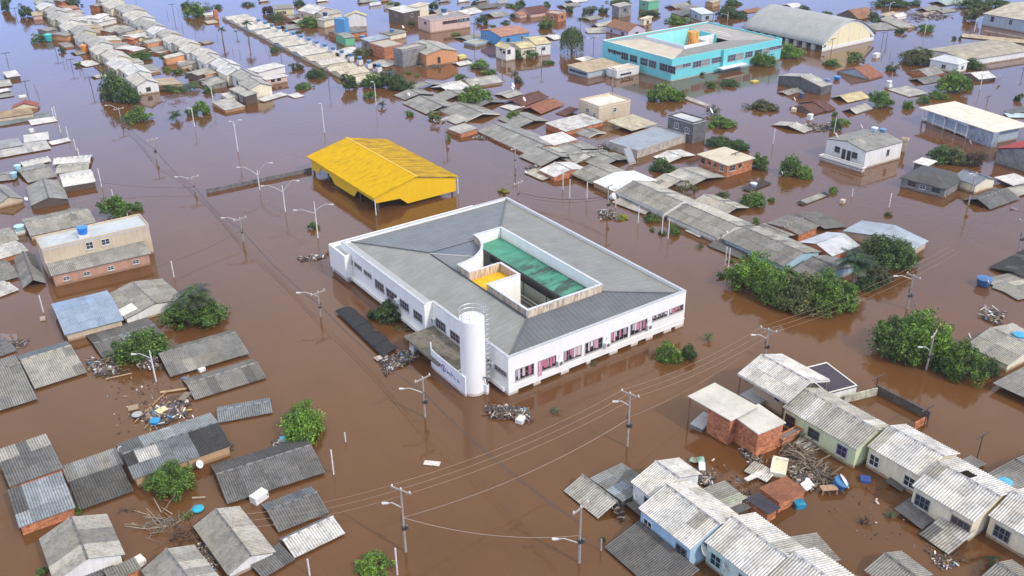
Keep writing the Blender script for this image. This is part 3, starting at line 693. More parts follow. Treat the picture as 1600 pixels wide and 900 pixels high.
def school():
    cx, cy = 64.7, 93.8; t = thing('school', (cx, cy, 0), 0, 'large white school with grey hipped roof around a courtyard', 'school', None, 'large white school'); 
    X = lambda x: x-cx
    Y = lambda y: y-cy
    X0, X1, Y0, Y1, T = 50.85, 78.35, 73.85, 113.6, 5.05; XL = 49.65
    wh = (.88, .865, .82); th = .3
    # front wall, with the heads of the drowned ground floor openings just above the water
    def wseg(x0, x1, y0, y1, z0, z1, nm='wall', c=wh, m_='clean'): return link(nm, B().box(X(x0), X(x1), Y(y0), Y(y1), z0, z1).mesh(nm), m_, c, t)
    LZ = .42
    wseg(X0, X1, Y0, Y0+th, LZ, T)
    ops = [(52.2, 54.4), (55.4, 58.4), (59.6, 62.3), (62.9, 65.9), (67.2, 69.4), (70.5, 71.9), (73.0, 74.9), (76.2, 76.9)]
    xs = X0
    for a, b_ in ops+[(X1, X1)]:
        wseg(xs, a, Y0+.004, Y0+th-.004, -1.5, LZ-.002, 'pier'); xs = b_
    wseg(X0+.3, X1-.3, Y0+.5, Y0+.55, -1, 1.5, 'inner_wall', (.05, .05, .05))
    # left wall: far part stands proud of the near part
    wseg(X0, X0+th, Y0+th, 90.3, .3, T); wseg(XL, XL+th, 90.3, Y1, .3, T); wseg(XL+th, X0+th, 90.3, 90.6, .3, T)
    ys = Y0+th
    for a, b_ in [(76, 78.5), (80, 88), (90.3, 90.3)]:
        wseg(X0+.004, X0+th-.004, ys, a, -1.5, .298, 'pier'); ys = b_
    ys = 90.3
    for a, b_ in [(92, 94.5), (96, 99), (100.4, 103.5), (105, 108), (109.5, 112), (Y1, Y1)]:
        wseg(XL+.004, XL+th-.004, ys, a, -1.5, .298, 'pier'); ys = b_
    wseg(X1-th, X1, Y0+th, Y1, -1.5, T); wseg(XL+th, X1-th, Y1-th, Y1, -1.5, T)
    # string course and coping
    wseg(X0-.05, X1+.05, Y0-.06, Y0-.003, 1.05, 1.2, 'string_course'); wseg(XL-.06, XL-.003, 90.3, Y1, .95, 1.1, 'string_course')
    wseg(XL-.35, XL-.003, 91.2, 112.6, .42, .9, 'ledge'); wseg(X0-.35, X0-.003, 74.4, 80.5, .42, .85, 'ledge')
    cc = (.5, .53, .58); b = B()
    b.box(X(X0-.04), X(X1+.04), Y(Y0-.04), Y(Y0+.34), T+.002, T+.08).box(X(X1-.34), X(X1+.04), Y(Y0+.34), Y(Y1+.04), T+.002, T+.08)
    b.box(X(XL-.04), X(X1-.34), Y(Y1-.3), Y(Y1+.04), T+.002, T+.08).box(X(XL-.04), X(XL+.34), Y(90.26), Y(Y1-.3), T+.002, T+.08).box(X(X0-.04), X(X0+.34), Y(Y0+.34), Y(90.26), T+.002, T+.08)
    link('coping', b.mesh('coping'), 'paint', cc, t)
    # roof planes; how differently each slope reflects light is set in its colour
    E_, I_ = 4.72, 5.95; a0, a1, b0, b1 = X0+.3, X1-.3, Y0+.3, Y1-.3; i0, i1, j0, j1 = 56.9, 68.6, 78.6, 101.3
    V = lambda x, y, z: (X(x), Y(y), z)
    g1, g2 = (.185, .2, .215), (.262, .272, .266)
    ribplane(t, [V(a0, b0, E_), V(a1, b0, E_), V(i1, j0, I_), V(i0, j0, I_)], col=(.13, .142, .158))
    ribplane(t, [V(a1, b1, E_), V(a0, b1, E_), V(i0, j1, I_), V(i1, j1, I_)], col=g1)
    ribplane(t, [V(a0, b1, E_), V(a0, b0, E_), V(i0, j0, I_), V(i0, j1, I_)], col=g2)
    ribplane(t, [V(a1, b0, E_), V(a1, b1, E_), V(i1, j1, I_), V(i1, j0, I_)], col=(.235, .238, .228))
    wseg(XL+.3, a0, 90.6, b1, E_-.4, E_, 'gutter', (.4, .42, .44))
    for p, q in (((a0, b0), (i0, j0)), ((a1, b0), (i1, j0)), ((a1, b1), (i1, j1)), ((a0, b1), (i0, j1))):
        link('hip_cap', B().bar(V(*p, E_+.1), V(*q, I_+.1), .09, n=5).mesh('hip_cap'), 'paint', (.13, .14, .15), t)
    link('valley', B().bar(V(i0, j0+.2, I_+.02), V(i0, 100.8, I_+.02), .12, n=5).mesh('valley'), 'paint', (.06, .065, .07), t)
    # rim walls of the courtyard: stained outside, white inside
    TZ = 6.92
    def rim(x0, x1, y0, y1, out, zb=.2):
        o = out; s = 'stained'; d = .11
        if o == 'f': wseg(x0, x1, y0, y0+d, 5.2, TZ, 'rim_wall', (1, 1, 1), s); wseg(x0, x1, y0+d+.002, y1, zb, TZ, 'rim_wall', wh)
        if o == 'l': wseg(x0, x0+d, y0, y1, 5.2, TZ, 'rim_wall', (.8, .8, .8), s); wseg(x0+d+.002, x1, y0, y1, zb, TZ, 'rim_wall', wh)
        if o == 'w': wseg(x0, x1, y0, y1, zb, TZ, 'rim_wall', wh)
        link('coping', B().box(X(x0-.05), X(x1+.05), Y(y0-.05), Y(y1+.05), TZ+.002, TZ+.07).mesh('coping'), 'paint', (.62, .64, .68), t)
    rim(57.05, 68.6, 78.7, 78.95, 'f'); rim(57.05, 57.3, 79.05, 87.3, 'l'); rim(68.35, 68.6, 79.05, 100.9, 'w'); rim(64.0, 68.25, 100.7, 100.95, 'w')
    rim(57.4, 62.0, 87.05, 87.3, 'w'); rim(61.75, 62.0, 87.4, 91.4, 'l'); rim(57.05, 61.65, 91.25, 91.5, 'f'); rim(57.05, 57.3, 91.6, 94.2, 'l')
    link('floor_slab', B().box(X(57.0), X(61.7), Y(87.35), Y(91.2), 5.6, 5.78).mesh('floor_slab'), 'paint', (.9, .5, .01), t)
    # curved wall and the low roof behind it
    pts = []
    for i in range(17):
        a = (i/16)*pi/2; pts.append((57.1+6.9*sin(a), 94.2+ (100.8-94.2)*(1-cos(a))))
    b = B(); bc = B(); bs = B()
    for (xa, ya), (xb, yb) in zip(pts, pts[1:]):
        d = Vector((xb-xa, yb-ya, 0)).normalized(); n = Vector((d.y, -d.x, 0)); A = Vector(V(xa, ya, 0)); B_ = Vector(V(xb, yb, 0))
        b.ext([A+n*.12+Vector((0,0,1.5)), B_+n*.12+Vector((0,0,1.5)), B_+n*.12+Vector((0,0,TZ)), A+n*.12+Vector((0,0,TZ))], -n*.12)
        bs.ext([A+Vector((0,0,5.2)), B_+Vector((0,0,5.2)), B_+Vector((0,0,TZ)), A+Vector((0,0,TZ))], -n*.1)
        bc.ext([A+n*.16+Vector((0,0,TZ+.003)), B_+n*.16+Vector((0,0,TZ+.003)), B_-n*.15+Vector((0,0,TZ+.003)), A-n*.15+Vector((0,0,TZ+.003))], (0,0,.07))
    link('curved_wall', b.mesh('curved_wall', True), 'clean', wh, t); link('curved_wall', bs.mesh('curved_wall'), 'stained', (.8,.8,.8), t); link('coping', bc.mesh('coping'), 'paint', (.62,.64,.68), t)
    for q, c in (([(56.95, 94.3), *[p for p in pts[:9]], (56.95, 101.35)], (.2, .21, .22)), ([(56.95, 101.35), *pts[8:], (64.0, 101.35)], (.14,.165,.21))):
        link('low_roof', B().ext([V(p[0], p[1], 5.88) for p in q], (0, 0, -.12)).mesh('low_roof'), 'ribbed', c, t)
    link('ridge_cap', B().bar(V(57, 101.2, 5.9), V(*pts[8], 5.9), .06, n=5).mesh('ridge_cap'), 'paint', (.55,.57,.6), t)
    # green canopy, its posts, floors seen deep in the court
    Lg, Wg = 21.4, 3.8; n_ = 9
    o = Vector(V(68.2, 79.2, 5.5)); a = Vector((0, Lg, 0)); s = Vector((-Wg, 0, -.2)); Vv = []; F = []; UV = []
    for i in range(n_):
        p = o+a*(i/n_); q = o+a*((i+1)/n_)-Vector((0, .03, 0)); k = len(Vv); hz = Vector((0, 0, .02*(i % 2)))
        Vv = [p+hz, q+hz, q+s+hz, p+s+hz]; Vv = Vv+[v-Vector((0, 0, .04)) for v in Vv]
        F = [(0,1,2,3), (7,6,5,4), (0,4,5,1), (1,5,6,2), (2,6,7,3), (3,7,4,0)]
        y0_, y1_ = Lg*i/n_, Lg*(i+1)/n_; uv = [(Lg-y0_, 0), (Lg-y1_, 0), (Lg-y1_, Wg), (Lg-y0_, Wg)]
        me = mk('canopy_panel', Vv, F, uv+[(0, 0)]*20); link('canopy_panel', me, 'green_roof', (1, 1, 1), t)
    for i in range(5):
        link('post', B().bar(V(64.6, 80+i*5, 0), V(64.6, 80+i*5, 5.2), .07).mesh('post'), 'paint', (.05, .06, .06), t)
    link('beam', B().box(X(64.45), X(64.6), Y(79.1), Y(100), 4.95, 5.2).mesh('beam'), 'paint', (.1, .1, .1), t)
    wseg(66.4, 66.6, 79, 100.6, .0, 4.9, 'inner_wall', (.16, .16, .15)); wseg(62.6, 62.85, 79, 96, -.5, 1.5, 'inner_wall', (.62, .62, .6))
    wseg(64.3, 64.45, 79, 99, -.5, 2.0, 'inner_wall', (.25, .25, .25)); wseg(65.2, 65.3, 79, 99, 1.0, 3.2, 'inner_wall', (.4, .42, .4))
    for i in range(3): link('rail', B().bar(V(63.4, 79.2, 1.6+.6*i), V(63.4, 98, 1.6+.6*i), .04, n=5).mesh('rail'), 'paint', (.45, .5, .45), t)
    # windows: front, with curtains; left wall
    def cur(x0, w_, z0, h_, seed, pal):
        r = random.Random(seed); x = x0+.08; 
        while x < x0+w_-.2:
            k = r.uniform(.16, .42); hh = h_*r.uniform(.45, .98) if r.random() < .75 else 0
            if hh: link('curtain', B().box(X(x), X(min(x+k, x0+w_-.08)), Y(Y0-.055), Y(Y0-.022), z0+h_-hh, z0+h_-.03).mesh('curtain'), 'clean', jit(r.choice(pal), .15), t)
            x += k+r.uniform(.0, .12)
    pk = [(.62, .22, .3), (.66, .5, .52), (.5, .16, .22), (.7, .66, .68), (.42, .38, .44), (.55, .3, .36)]
    for i, (x, w_, z, h_) in enumerate([(51.8, 2.6, 1.7, 1.38), (55.0, 2.6, 1.65, 1.38), (58.75, 2.65, 1.65, 1.4), (61.95, 2.7, 1.6, 1.45), (66.0, 2.7, 1.72, 1.4), (69.1, 2.75, 1.72, 1.5), (72.7, 2.55, 2.55, .66), (75.6, 2.4, 2.55, .72)]):
        window(t, Vector((X(x+w_/2), Y(Y0), z+h_/2)), Vector((0, -1, 0)), Vector((1, 0, 0)), w_, h_, bars=3, fc=(.33, .3, .3), gc=(.03, .025, .03)); cur(x, w_, z, h_, i+3, pk)
    link('curtain', B().box(X(55.0), X(55.5), Y(Y0-.12), Y(Y0-.06), 1.1, 2.5).mesh('curtain'), 'clean', (.72, .3, .4), t)
    for y, w_, z, h_ in [(112.3, 2.2, 2.95, .55), (109.6, 2.2, 2.95, .55), (106.7, 2.2, 2.9, .55), (103.5, 2.5, 2.15, 1.2), (100.3, 2.9, 2.15, 1.2), (96.6, 2.3, 2.15, 1.15), (93.1, 2.2, 2.1, 1.15)]:
        window(t, Vector((X(XL), Y(y-w_/2), z+h_/2)), Vector((-1, 0, 0)), Vector((0, -1, 0)), w_, h_, bars=3, fc=(.4, .38, .38), gc=(.05, .035, .05))
    for y, w_, z, h_ in [(89.6, 2.3, 1.95, 1.25), (86.2, 2.5, 1.9, 1.15), (79.4, 2.6, 2.35, .6), (76.5, 2.4, 2.35, .55)]:
        window(t, Vector((X(X0), Y(y-w_/2), z+h_/2)), Vector((-1, 0, 0)), Vector((0, -1, 0)), w_, h_, bars=3, fc=(.4, .38, .38), gc=(.05, .035, .05))
    # lower annexe along the back
    wseg(48.55, 48.8, 110.4, 115.5, .9, 4.35, 'annexe_wall'); wseg(48.8, 49.6, 110.4, 110.6, .9, 4.35, 'annexe_wall'); wseg(48.8, 73.1, 115.2, 115.5, -1.2, 4.35, 'annexe_wall'); wseg(72.85, 73.1, 113.65, 115.2, -1.2, 4.35, 'annexe_wall')
    wseg(48.8, 49.6, 110.6, 115.2, 3.7, 3.85, 'annexe_roof', (.5, .55, .62)); wseg(49.65, 72.85, 113.65, 115.2, 3.7, 3.85, 'annexe_roof', (.5, .55, .62))
    wseg(48.9, 49.5, 110.8, 115.2, -1, .9, 'annexe_wall', (.6, .6, .6))
    # porch slab and its curved sign wall
    o = link('porch_slab', B().ext([V(46.4, 90.2, 1.75), V(46.4, 81.9, 1.75), V(47.3, 81.9, 1.75), V(47.3, 79.5, 1.75), V(50.8, 79.5, 1.75), V(50.8, 90.2, 1.75)], (0, 0, -.25)).mesh('porch_slab'), 'concrete', (.22, .2, .16), t)
    for x, y in ((47, 89.5), (47, 82.6)): link('post', B().box(X(x-.12), X(x+.12), Y(y-.12), Y(y+.12), -1, 1.49).mesh('post'), 'paint', (.6, .6, .6), t)
    b = B(); pts2 = [(47.35, 84.9), (47.05, 84.3), (46.95, 83.2), (46.95, 76.6)]
    for (xa, ya), (xb, yb) in zip(pts2, pts2[1:]):
        d = Vector((xb-xa, yb-ya, 0)).normalized(); n = Vector((d.y, -d.x, 0)); A = Vector(V(xa, ya, -.8)); B_ = Vector(V(xb, yb, -.8)); h0 = 3.1+.8 if ya > 84.4 else 2.55+.8; h1 = 2.55+.8
        b.ext([A, B_, B_+Vector((0,0,h1)), A+Vector((0,0,h0))], n*.16)
    sg = link('sign_wall', b.mesh('sign_wall'), 'clean', (.82, .83, .85), t)
    r = random.Random(5); xx = V(46.785, 0, 0)[0]; lb = B()   # emblem and faded lettering on the sign wall
    for i in range(14):
        a0_ = i/14*2*pi; a1_ = (i+1)/14*2*pi
        lb.box(xx-.03, xx-.003, Y(81.3)-.06+cos(a0_)*.42, Y(81.3)+.06+cos(a0_)*.42, 1.45+sin(a0_)*.42-.06, 1.45+sin(a0_)*.42+.06)
    link('emblem', lb.mesh('emblem'), 'paint', (.06, .12, .5), sg); link('emblem', B().box(xx-.035, xx-.003, Y(81.2), Y(81.4), 1.1, 1.7).mesh('emblem'), 'paint', (.55, .1, .25), sg)
    yy = 80.5
    for i, ch in enumerate((.34, .22, .5, .2, .3)):
        lb = B(); lb.box(xx-.03, xx-.003, Y(yy-.07), Y(yy), 1.15, 1.15+ch+.2)
        if i != 2: lb.box(xx-.03, xx-.003, Y(yy-.3), Y(yy-.24), 1.15, 1.15+ch)
        lb.box(xx-.034, xx-.003, Y(yy-.3), Y(yy), 1.15+ch*.6, 1.15+ch*.6+.07); link('letter', lb.mesh('letter'), 'paint', (.08, .13, .35), sg); yy -= .5+(.35 if i == 3 else 0)
    link('beam', B().box(X(47.2), X(50.8), Y(79.1), Y(79.4), 1.55, 1.85).mesh('beam'), 'clean', (.75, .73, .7), t)
    return t
school()
for i, (x, z) in enumerate(((58.05, 1.6), (65.25, 1.55), (72.05, 1.75))):
    for k in (0, 1):
        o = link('air_conditioner', B().box(-.38, .38, -.42, 0, 0, .62).mesh('air_conditioner'), 'paint', (.8, .8, .78), None, (x, 73.83, z+.02+k*0)) if k == 0 else None
        if o:
            tag(o, ['air conditioner on the school front right of the second window', 'air conditioner on the school front right of the fourth window', 'air conditioner on the school front right of the sixth window'][i], 'air conditioner', 'air conditioners on the school walls')
            link('fan_grille', B().bar((0, -.424, .31), (0, -.44, .31), .24, n=12).mesh('fan_grille'), 'metal', (.3, .3, .3), o); link('pipe', B().path([(-.1, -.05, .7), (-.15, -.2, 1.15), (.15, -.15, 1.2)], .03).mesh('pipe'), 'paint', (.3, .3, .28), o)
for i, (x, y, z, l) in enumerate(((49.63, 97.3, 2.3, 'air conditioner on the school side wall behind the dark bush'), (50.83, 89.9, 2.4, 'small air conditioner beside the recessed corner of the school'), (50.83, 76.9, 2.4, 'small air conditioner on the school wall right of the white tower'))):
    o = link('air_conditioner', B().box(-.4, 0, -.36, .36, 0, .62).mesh('air_conditioner'), 'paint', (.82, .82, .8), None, (x, y, z)); tag(o, l, 'air conditioner', 'air conditioners on the school walls')
    link('fan_grille', B().bar((-.404, 0, .31), (-.42, 0, .31), .24, n=12).mesh('fan_grille'), 'metal', (.3, .3, .3), o)
def tower():
    c = Vector((48.35, 77.25, 0)); R = 1.42; H = 9.55
    t = thing('water_tower', c, 0, 'tall white cylindrical water tower in front of the white school', 'water tower', None, 'white water tower')
    link('shaft', B().lathe([(R, -1.5), (R, H-.12), (R-.02, H)], n=48).mesh('shaft', False), 'clean', (.9, .885, .84), t)
    link('top_slab', B().lathe([(R-.1, H+.003), (R*.5, H+.05), (.05, H+.07)], n=32).mesh('top_slab'), 'clean', (.72, .76, .86), t)
    for z in (H+.5, H+1.0):
        pts = [(cos(a)*R*.98, sin(a)*R*.98, z) for a in [radians(20+i*15) for i in range(-4, 15)]]
        link('handrail', B().path(pts, .03, n=5).mesh('handrail'), 'metal', (.72, .72, .72), t)
    for a in range(-40, 231, 45): link('rail_post', B().bar((cos(radians(a))*R*.98, sin(radians(a))*R*.98, H), (cos(radians(a))*R*.98, sin(radians(a))*R*.98, H+1.0), .03, n=5).mesh('rail_post'), 'metal', (.72, .72, .72), t)
    a = radians(-12); d = Vector((cos(a), sin(a), 0)); s = Vector((-d.y, d.x, 0)); b = B()
    for k in (-.25, .25): b.bar(d*(R+.12)+s*k+Vector((0, 0, .3)), d*(R+.12)+s*k+Vector((0, 0, H+1.1)), .03, n=5)
    z = .4
    while z < H+1: b.bar(d*(R+.12)-s*.25+Vector((0, 0, z)), d*(R+.12)+s*.25+Vector((0, 0, z)), .02, n=4); z += .35
    link('ladder', b.mesh('ladder'), 'metal', (.6, .62, .64), t); b = B(); z = 1.0
    while z < H+1.1:
        b.path([d*(R+.12+.62*sin(q*pi/6))+s*(.38*cos(q*pi/6))+Vector((0, 0, z)) for q in range(7)], .022, n=4); z += .62
    for q in (1, 2.3, 3, 3.7, 5): b.bar(d*(R+.12+.62*sin(q*pi/6))+s*(.38*cos(q*pi/6))+Vector((0, 0, 1)), d*(R+.12+.62*sin(q*pi/6))+s*(.38*cos(q*pi/6))+Vector((0, 0, H+1.1)), .02, n=4)
    link('ladder_cage', b.mesh('ladder_cage'), 'metal', (.66, .68, .7), t)
    a = radians(-75); d = Vector((cos(a), sin(a), 0)); s = Vector((-d.y, d.x, 0)); b = B().obox(d*(R+.22)+s*.3+Vector((0, 0, .4)), s, d, UPV, .22, .22, .9)
    link('pipe_box', b.mesh('pipe_box'), 'clean', (.84, .84, .85), t)
    link('pipe', B().path([d*(R+.1)+s*(-.0+.0)+Vector((0, 0, 2.3)), d*(R+.3)+s*.1+Vector((0, 0, 2.3)), d*(R+.42)+s*.32+Vector((0, 0, 2.0)), d*(R+.42)+s*.34+Vector((0, 0, 1.4)), d*(R+.2)+s*.3+Vector((0, 0, 1.2))], .09).mesh('pipe'), 'metal', (.2, .2, .22), t)
tower()
# ---------------------------------------------------------------- yellow sports pavilion
def pavilion():
    ct, W, L, rot = fit('S', (481, 244.5, 583.7, 311, 716.5, 276.5), 3.0)
    t = thing('pavilion', ct, rot, 'open sided bright yellow pavilion with mouldy yellow roof', 'pavilion', None, 'yellow pavilion'); e = 3.0; r = 1.9; ye = (.80, .48, .0)
    for sx in (-1, 1):
        n_ = 20
        for i in range(n_):
            y0 = L/2-L*i/n_; y1 = y0-L/n_; x0, x1 = sx*W/2, 0
            V = [Vector((x0, y0, e)), Vector((x0, y1, e)), Vector((x1, y1, e+r)), Vector((x1, y0, e+r))]; V = [v+Vector((0, 0, .1+.02*(i % 2))) for v in V]; V += [v-Vector((0, 0, .06)) for v in V]
            F = [(0,1,2,3), (7,6,5,4), (0,4,5,1), (1,5,6,2), (2,6,7,3), (3,7,4,0)]
            if sx > 0: F = [tuple(reversed(f)) for f in F]
            me = bpy.data.meshes.new('roof_sheet'); me.from_pydata([tuple(v) for v in V], [], F); ul = me.uv_layers.new(name='UVMap')
            for p in me.polygons:
                for li in p.loop_indices:
                    v = me.vertices[me.loops[li].vertex_index].co; ul.data[li].uv = (v.y+40*sx, abs(v.x))
            link('roof_sheet', me, 'yellow_roof' if sx < 0 else 'yellow_roof_mouldy', (.64, .39, .001), t)
    link('ridge_cap', B().bar((0, -L/2, e+r+.12), (0, L/2, e+r+.12), .14, n=6).mesh('ridge_cap'), 'paint', (.9, .6, .05), t)
    z0, zl = 1.0, 2.05; x = W/2-.55; yf = -L/2+.35
    for y, nm in ((yf, 'front_panel'), (L/2-.4, 'rear_panel')):
        link('fascia_panel', B().ext([(-x, y, e-.05), (-x, y, 2.0), (-x*.42, y, 1.75), (-x*.24, y, .55), (x, y, .55), (x, y, e-.05), (0, y, e+r-.15)], (0, .14, 0)).mesh('fascia_panel'), 'clean', ye, t)
    for sx in (-1, 1):
        xx = sx*x; yy = L/2-.5
        q = [(yy, e)]+[(yy-(L-1)*f_, z_) for f_, z_ in ((0, .6), (.12, .7), (.16, 1.9), (.31, 1.9), (.38, .55), (.68, .6), (.74, 2.1), (.98, 2.1), (.98, e))]
        q = [(max(a, yf+.16), b_) for a, b_ in q]
        link('fascia_panel', B().ext([(xx, a, b_) for a, b_ in q], (-sx*.14, 0, 0)).mesh('fascia_panel'), 'clean', ye, t)
    for i in range(5):
        for sx in (-1, 1):
            y = -L/2+.5+i*(L-1)/4; link('column', B().box(sx*(W/2-1.1)-.12, sx*(W/2-1.1)+.12, y-.12+.3, y+.12+.3, -1, e+.2).mesh('column'), 'paint', (.09, .08, .08), t)
    for sx, sy in ((-1, -1), (1, -1)): link('downpipe', B().bar((sx*(W/2-.3), sy*(L/2-.15), -1), (sx*(W/2-.3), sy*(L/2-.15), e), .09).mesh('downpipe'), 'paint', (.82, .8, .76), t)
mt = MATS['yellow_roof'].copy(); mt.name = 'yellow_roof_mouldy'; MATS['yellow_roof_mouldy'] = mt
for n in mt.node_tree.nodes:
    if n.type == 'VALTORGB' and abs(n.color_ramp.elements[0].position-.55) < .01:
        n.color_ramp.elements[0].position = .40; n.color_ramp.elements[1].position = .60
for n in MATS['yellow_roof'].node_tree.nodes:
    if n.type == 'VALTORGB' and n.color_ramp.elements[1].color[0] > .8: n.color_ramp.elements[0].position = .52; n.color_ramp.elements[1].position = .72
pavilion()
# ---------------------------------------------------------------- teal school far off
def teal():
    T = 5.4; a = P(941.7, 63, T); b_ = P(1218.7, 59, T); x0, y1, x1, y0 = a.x, a.y, b_.x, b_.y
    cx, cy = (x0+x1)/2, (y0+y1)/2; t = thing('school', (cx, cy, 0), 0, 'turquoise school with flat courtyard roof and rusty orange tank', 'school', None, 'turquoise school')
    X = lambda x: x-cx
    Y = lambda y: y-cy
    tc = (.17, .62, .64)
    def seg(xa, xb, ya, yb, za, zb, nm='wall', c=tc, m_='clean'): return link(nm, B().box(X(xa), X(xb), Y(ya), Y(yb), za, zb).mesh(nm), m_, c, t)
    th = .3; sx = x0+(x1-x0)*.44
    seg(x0, sx, y0, y0+th, -1.5, T); seg(sx, x1, y0-.8, y0-.8+th, -1.5, T); seg(sx, sx+th, y0-.5, y0, -1.5, T); seg(x0, x0+th, y0+th, y1, -1.5, T); seg(x1-th, x1, y0-.5, y1, -1.5, T); seg(x0+th, x1-th, y1-th, y1, -1.5, T)
    b = B().box(X(x0-.05), X(x0+.35), Y(y0+.3), Y(y1), T+.002, T+.1).box(X(x0+.35), X(x1), Y(y1-.35), Y(y1), T+.002, T+.1); link('coping', b.mesh('coping'), 'paint', (.8, .77, .7), t)
    W, L = x1-x0, y1-y0; i0, i1, j0, j1 = x0+W*.21, x0+W*.62, y0+L*.17, y0+L*.72; E_, I_ = T-.35, T+.5
    V = lambda x, y, z: (X(x), Y(y), z)
    a0, a1, b0, b1 = x0+.35, x1-.3, y0+.3, y1-.35
    g = (.36, .34, .31)
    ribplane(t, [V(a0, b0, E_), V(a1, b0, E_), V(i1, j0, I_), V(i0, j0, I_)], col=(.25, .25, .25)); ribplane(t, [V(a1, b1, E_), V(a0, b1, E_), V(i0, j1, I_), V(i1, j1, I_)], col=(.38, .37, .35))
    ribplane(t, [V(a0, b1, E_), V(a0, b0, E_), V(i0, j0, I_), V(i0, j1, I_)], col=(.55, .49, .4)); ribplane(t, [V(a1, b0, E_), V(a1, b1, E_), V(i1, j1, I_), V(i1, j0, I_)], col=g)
    Z = T+1.3; wh = (.82, .8, .76)
    seg(i0, i0+.25, j0, j1, 3.4, Z, 'rim_wall', (.66, .68, .74)); seg(i0+.25, i0+(i1-i0)*.55, j0, j0+.25, 3.4, Z, 'rim_wall', wh); seg(i0+.25, i1, j1-.25, j1, 1, Z, 'rim_wall', (.35, .8, .8)); seg(i1-.25, i1, j0+4, j1-.25, 1, Z, 'rim_wall', tc)
    seg(i0+(i1-i0)*.55-.25, i0+(i1-i0)*.55, j0+.25, j0+5, 3, Z, 'rim_wall', wh); seg(i0+(i1-i0)*.55, i1, j0+4.7, j0+5, 3, Z, 'rim_wall', wh)
    seg(i0+.3, i1-.3, j0+.3, j1-.3, .2, .9, 'court_floor', (.2, .5, .5))
    for k, yy in ((.25, .9), (.45, .9), (.62, .9)): seg(x1-W*.36+k*9, x1-W*.36+k*9+.5, y0+2+k*14, y0+9+k*14, E_+.42, E_+.62, 'skylight', (.7, .66, .6))
    tk = link('tank', B().lathe([(1.45, 3.2), (1.45, T+3.7), (1.3, T+3.75)], (X(i0+(i1-i0)*.35), Y(j0+2.6), 0), 32).mesh('tank'), 'rust', (.85, .42, .08), t)
    for i, q in enumerate([.02, .11, .22, .35, .5, .62, .77, .88]):
        ww = 3.0 if i < 2 else 2.7; hh = .8 if i < 2 else 1.7; y = y1-L*(q+.03)-1
        window(t, Vector((X(x0), Y(y-ww/2), 2.95 if i >= 2 else 3.3)), Vector((-1, 0, 0)), Vector((0, -1, 0)), ww, hh, bars=2, fc=(.2, .35, .38), gc=(.04, .04, .07))
    for i, (q, w_, h_, z) in enumerate([(.01, 2.6, .8, 3.3), (.08, 2.8, .8, 3.3), (.17, 2.9, 1.5, 3), (.25, 2.9, 1.5, 3), (.34, 3.4, 1.3, 3), (.465, 2.9, 1.6, 3), (.54, 2.9, 1.6, 3), (.63, 2.8, 1.5, 3), (.72, 2.8, 1.4, 3), (.8, 2.8, 1.3, 3), (.86, 2.6, .8, 3.3), (.93, 2.6, .8, 3.3)]):
        yq = y0-.8 if q > .44 else y0
        window(t, Vector((X(x0+q*W+w_/2+.5), Y(yq), z)), Vector((0, -1, 0)), Vector((1, 0, 0)), w_, h_, bars=2, fc=(.4, .5, .52), gc=(.08, .08, .12) if i % 3 else (.3, .3, .28))
    seg(sx-2, x0+W*.62, y0-2.6, y0-.85, 1.1, 1.35, 'porch_slab', wh)
mt, t_, b_ = nodes('rust'); g_ = geo(t_).outputs['Position']
t_.links.new(mul(t_, oc(t_), ramp(t_, tex(t_, 1.1, 5, .7, g_, sc3=(1.4, 1.4, .3)), [(.36, (.45, .25, .12)), (.55, (1, 1, 1))])), b_.inputs['Base Color']); b_.inputs['Roughness'].default_value = .6
teal()
lowwall('a6', 350, 790, 700, 700, 1.5, 'clean', (.8, .76, .7), 'white yard wall in front of the turquoise school')
lowwall('a6', 690, 748, 935, 690, .9, 'clean', (.78, .76, .7), 'low white planter wall beside the turquoise school porch')
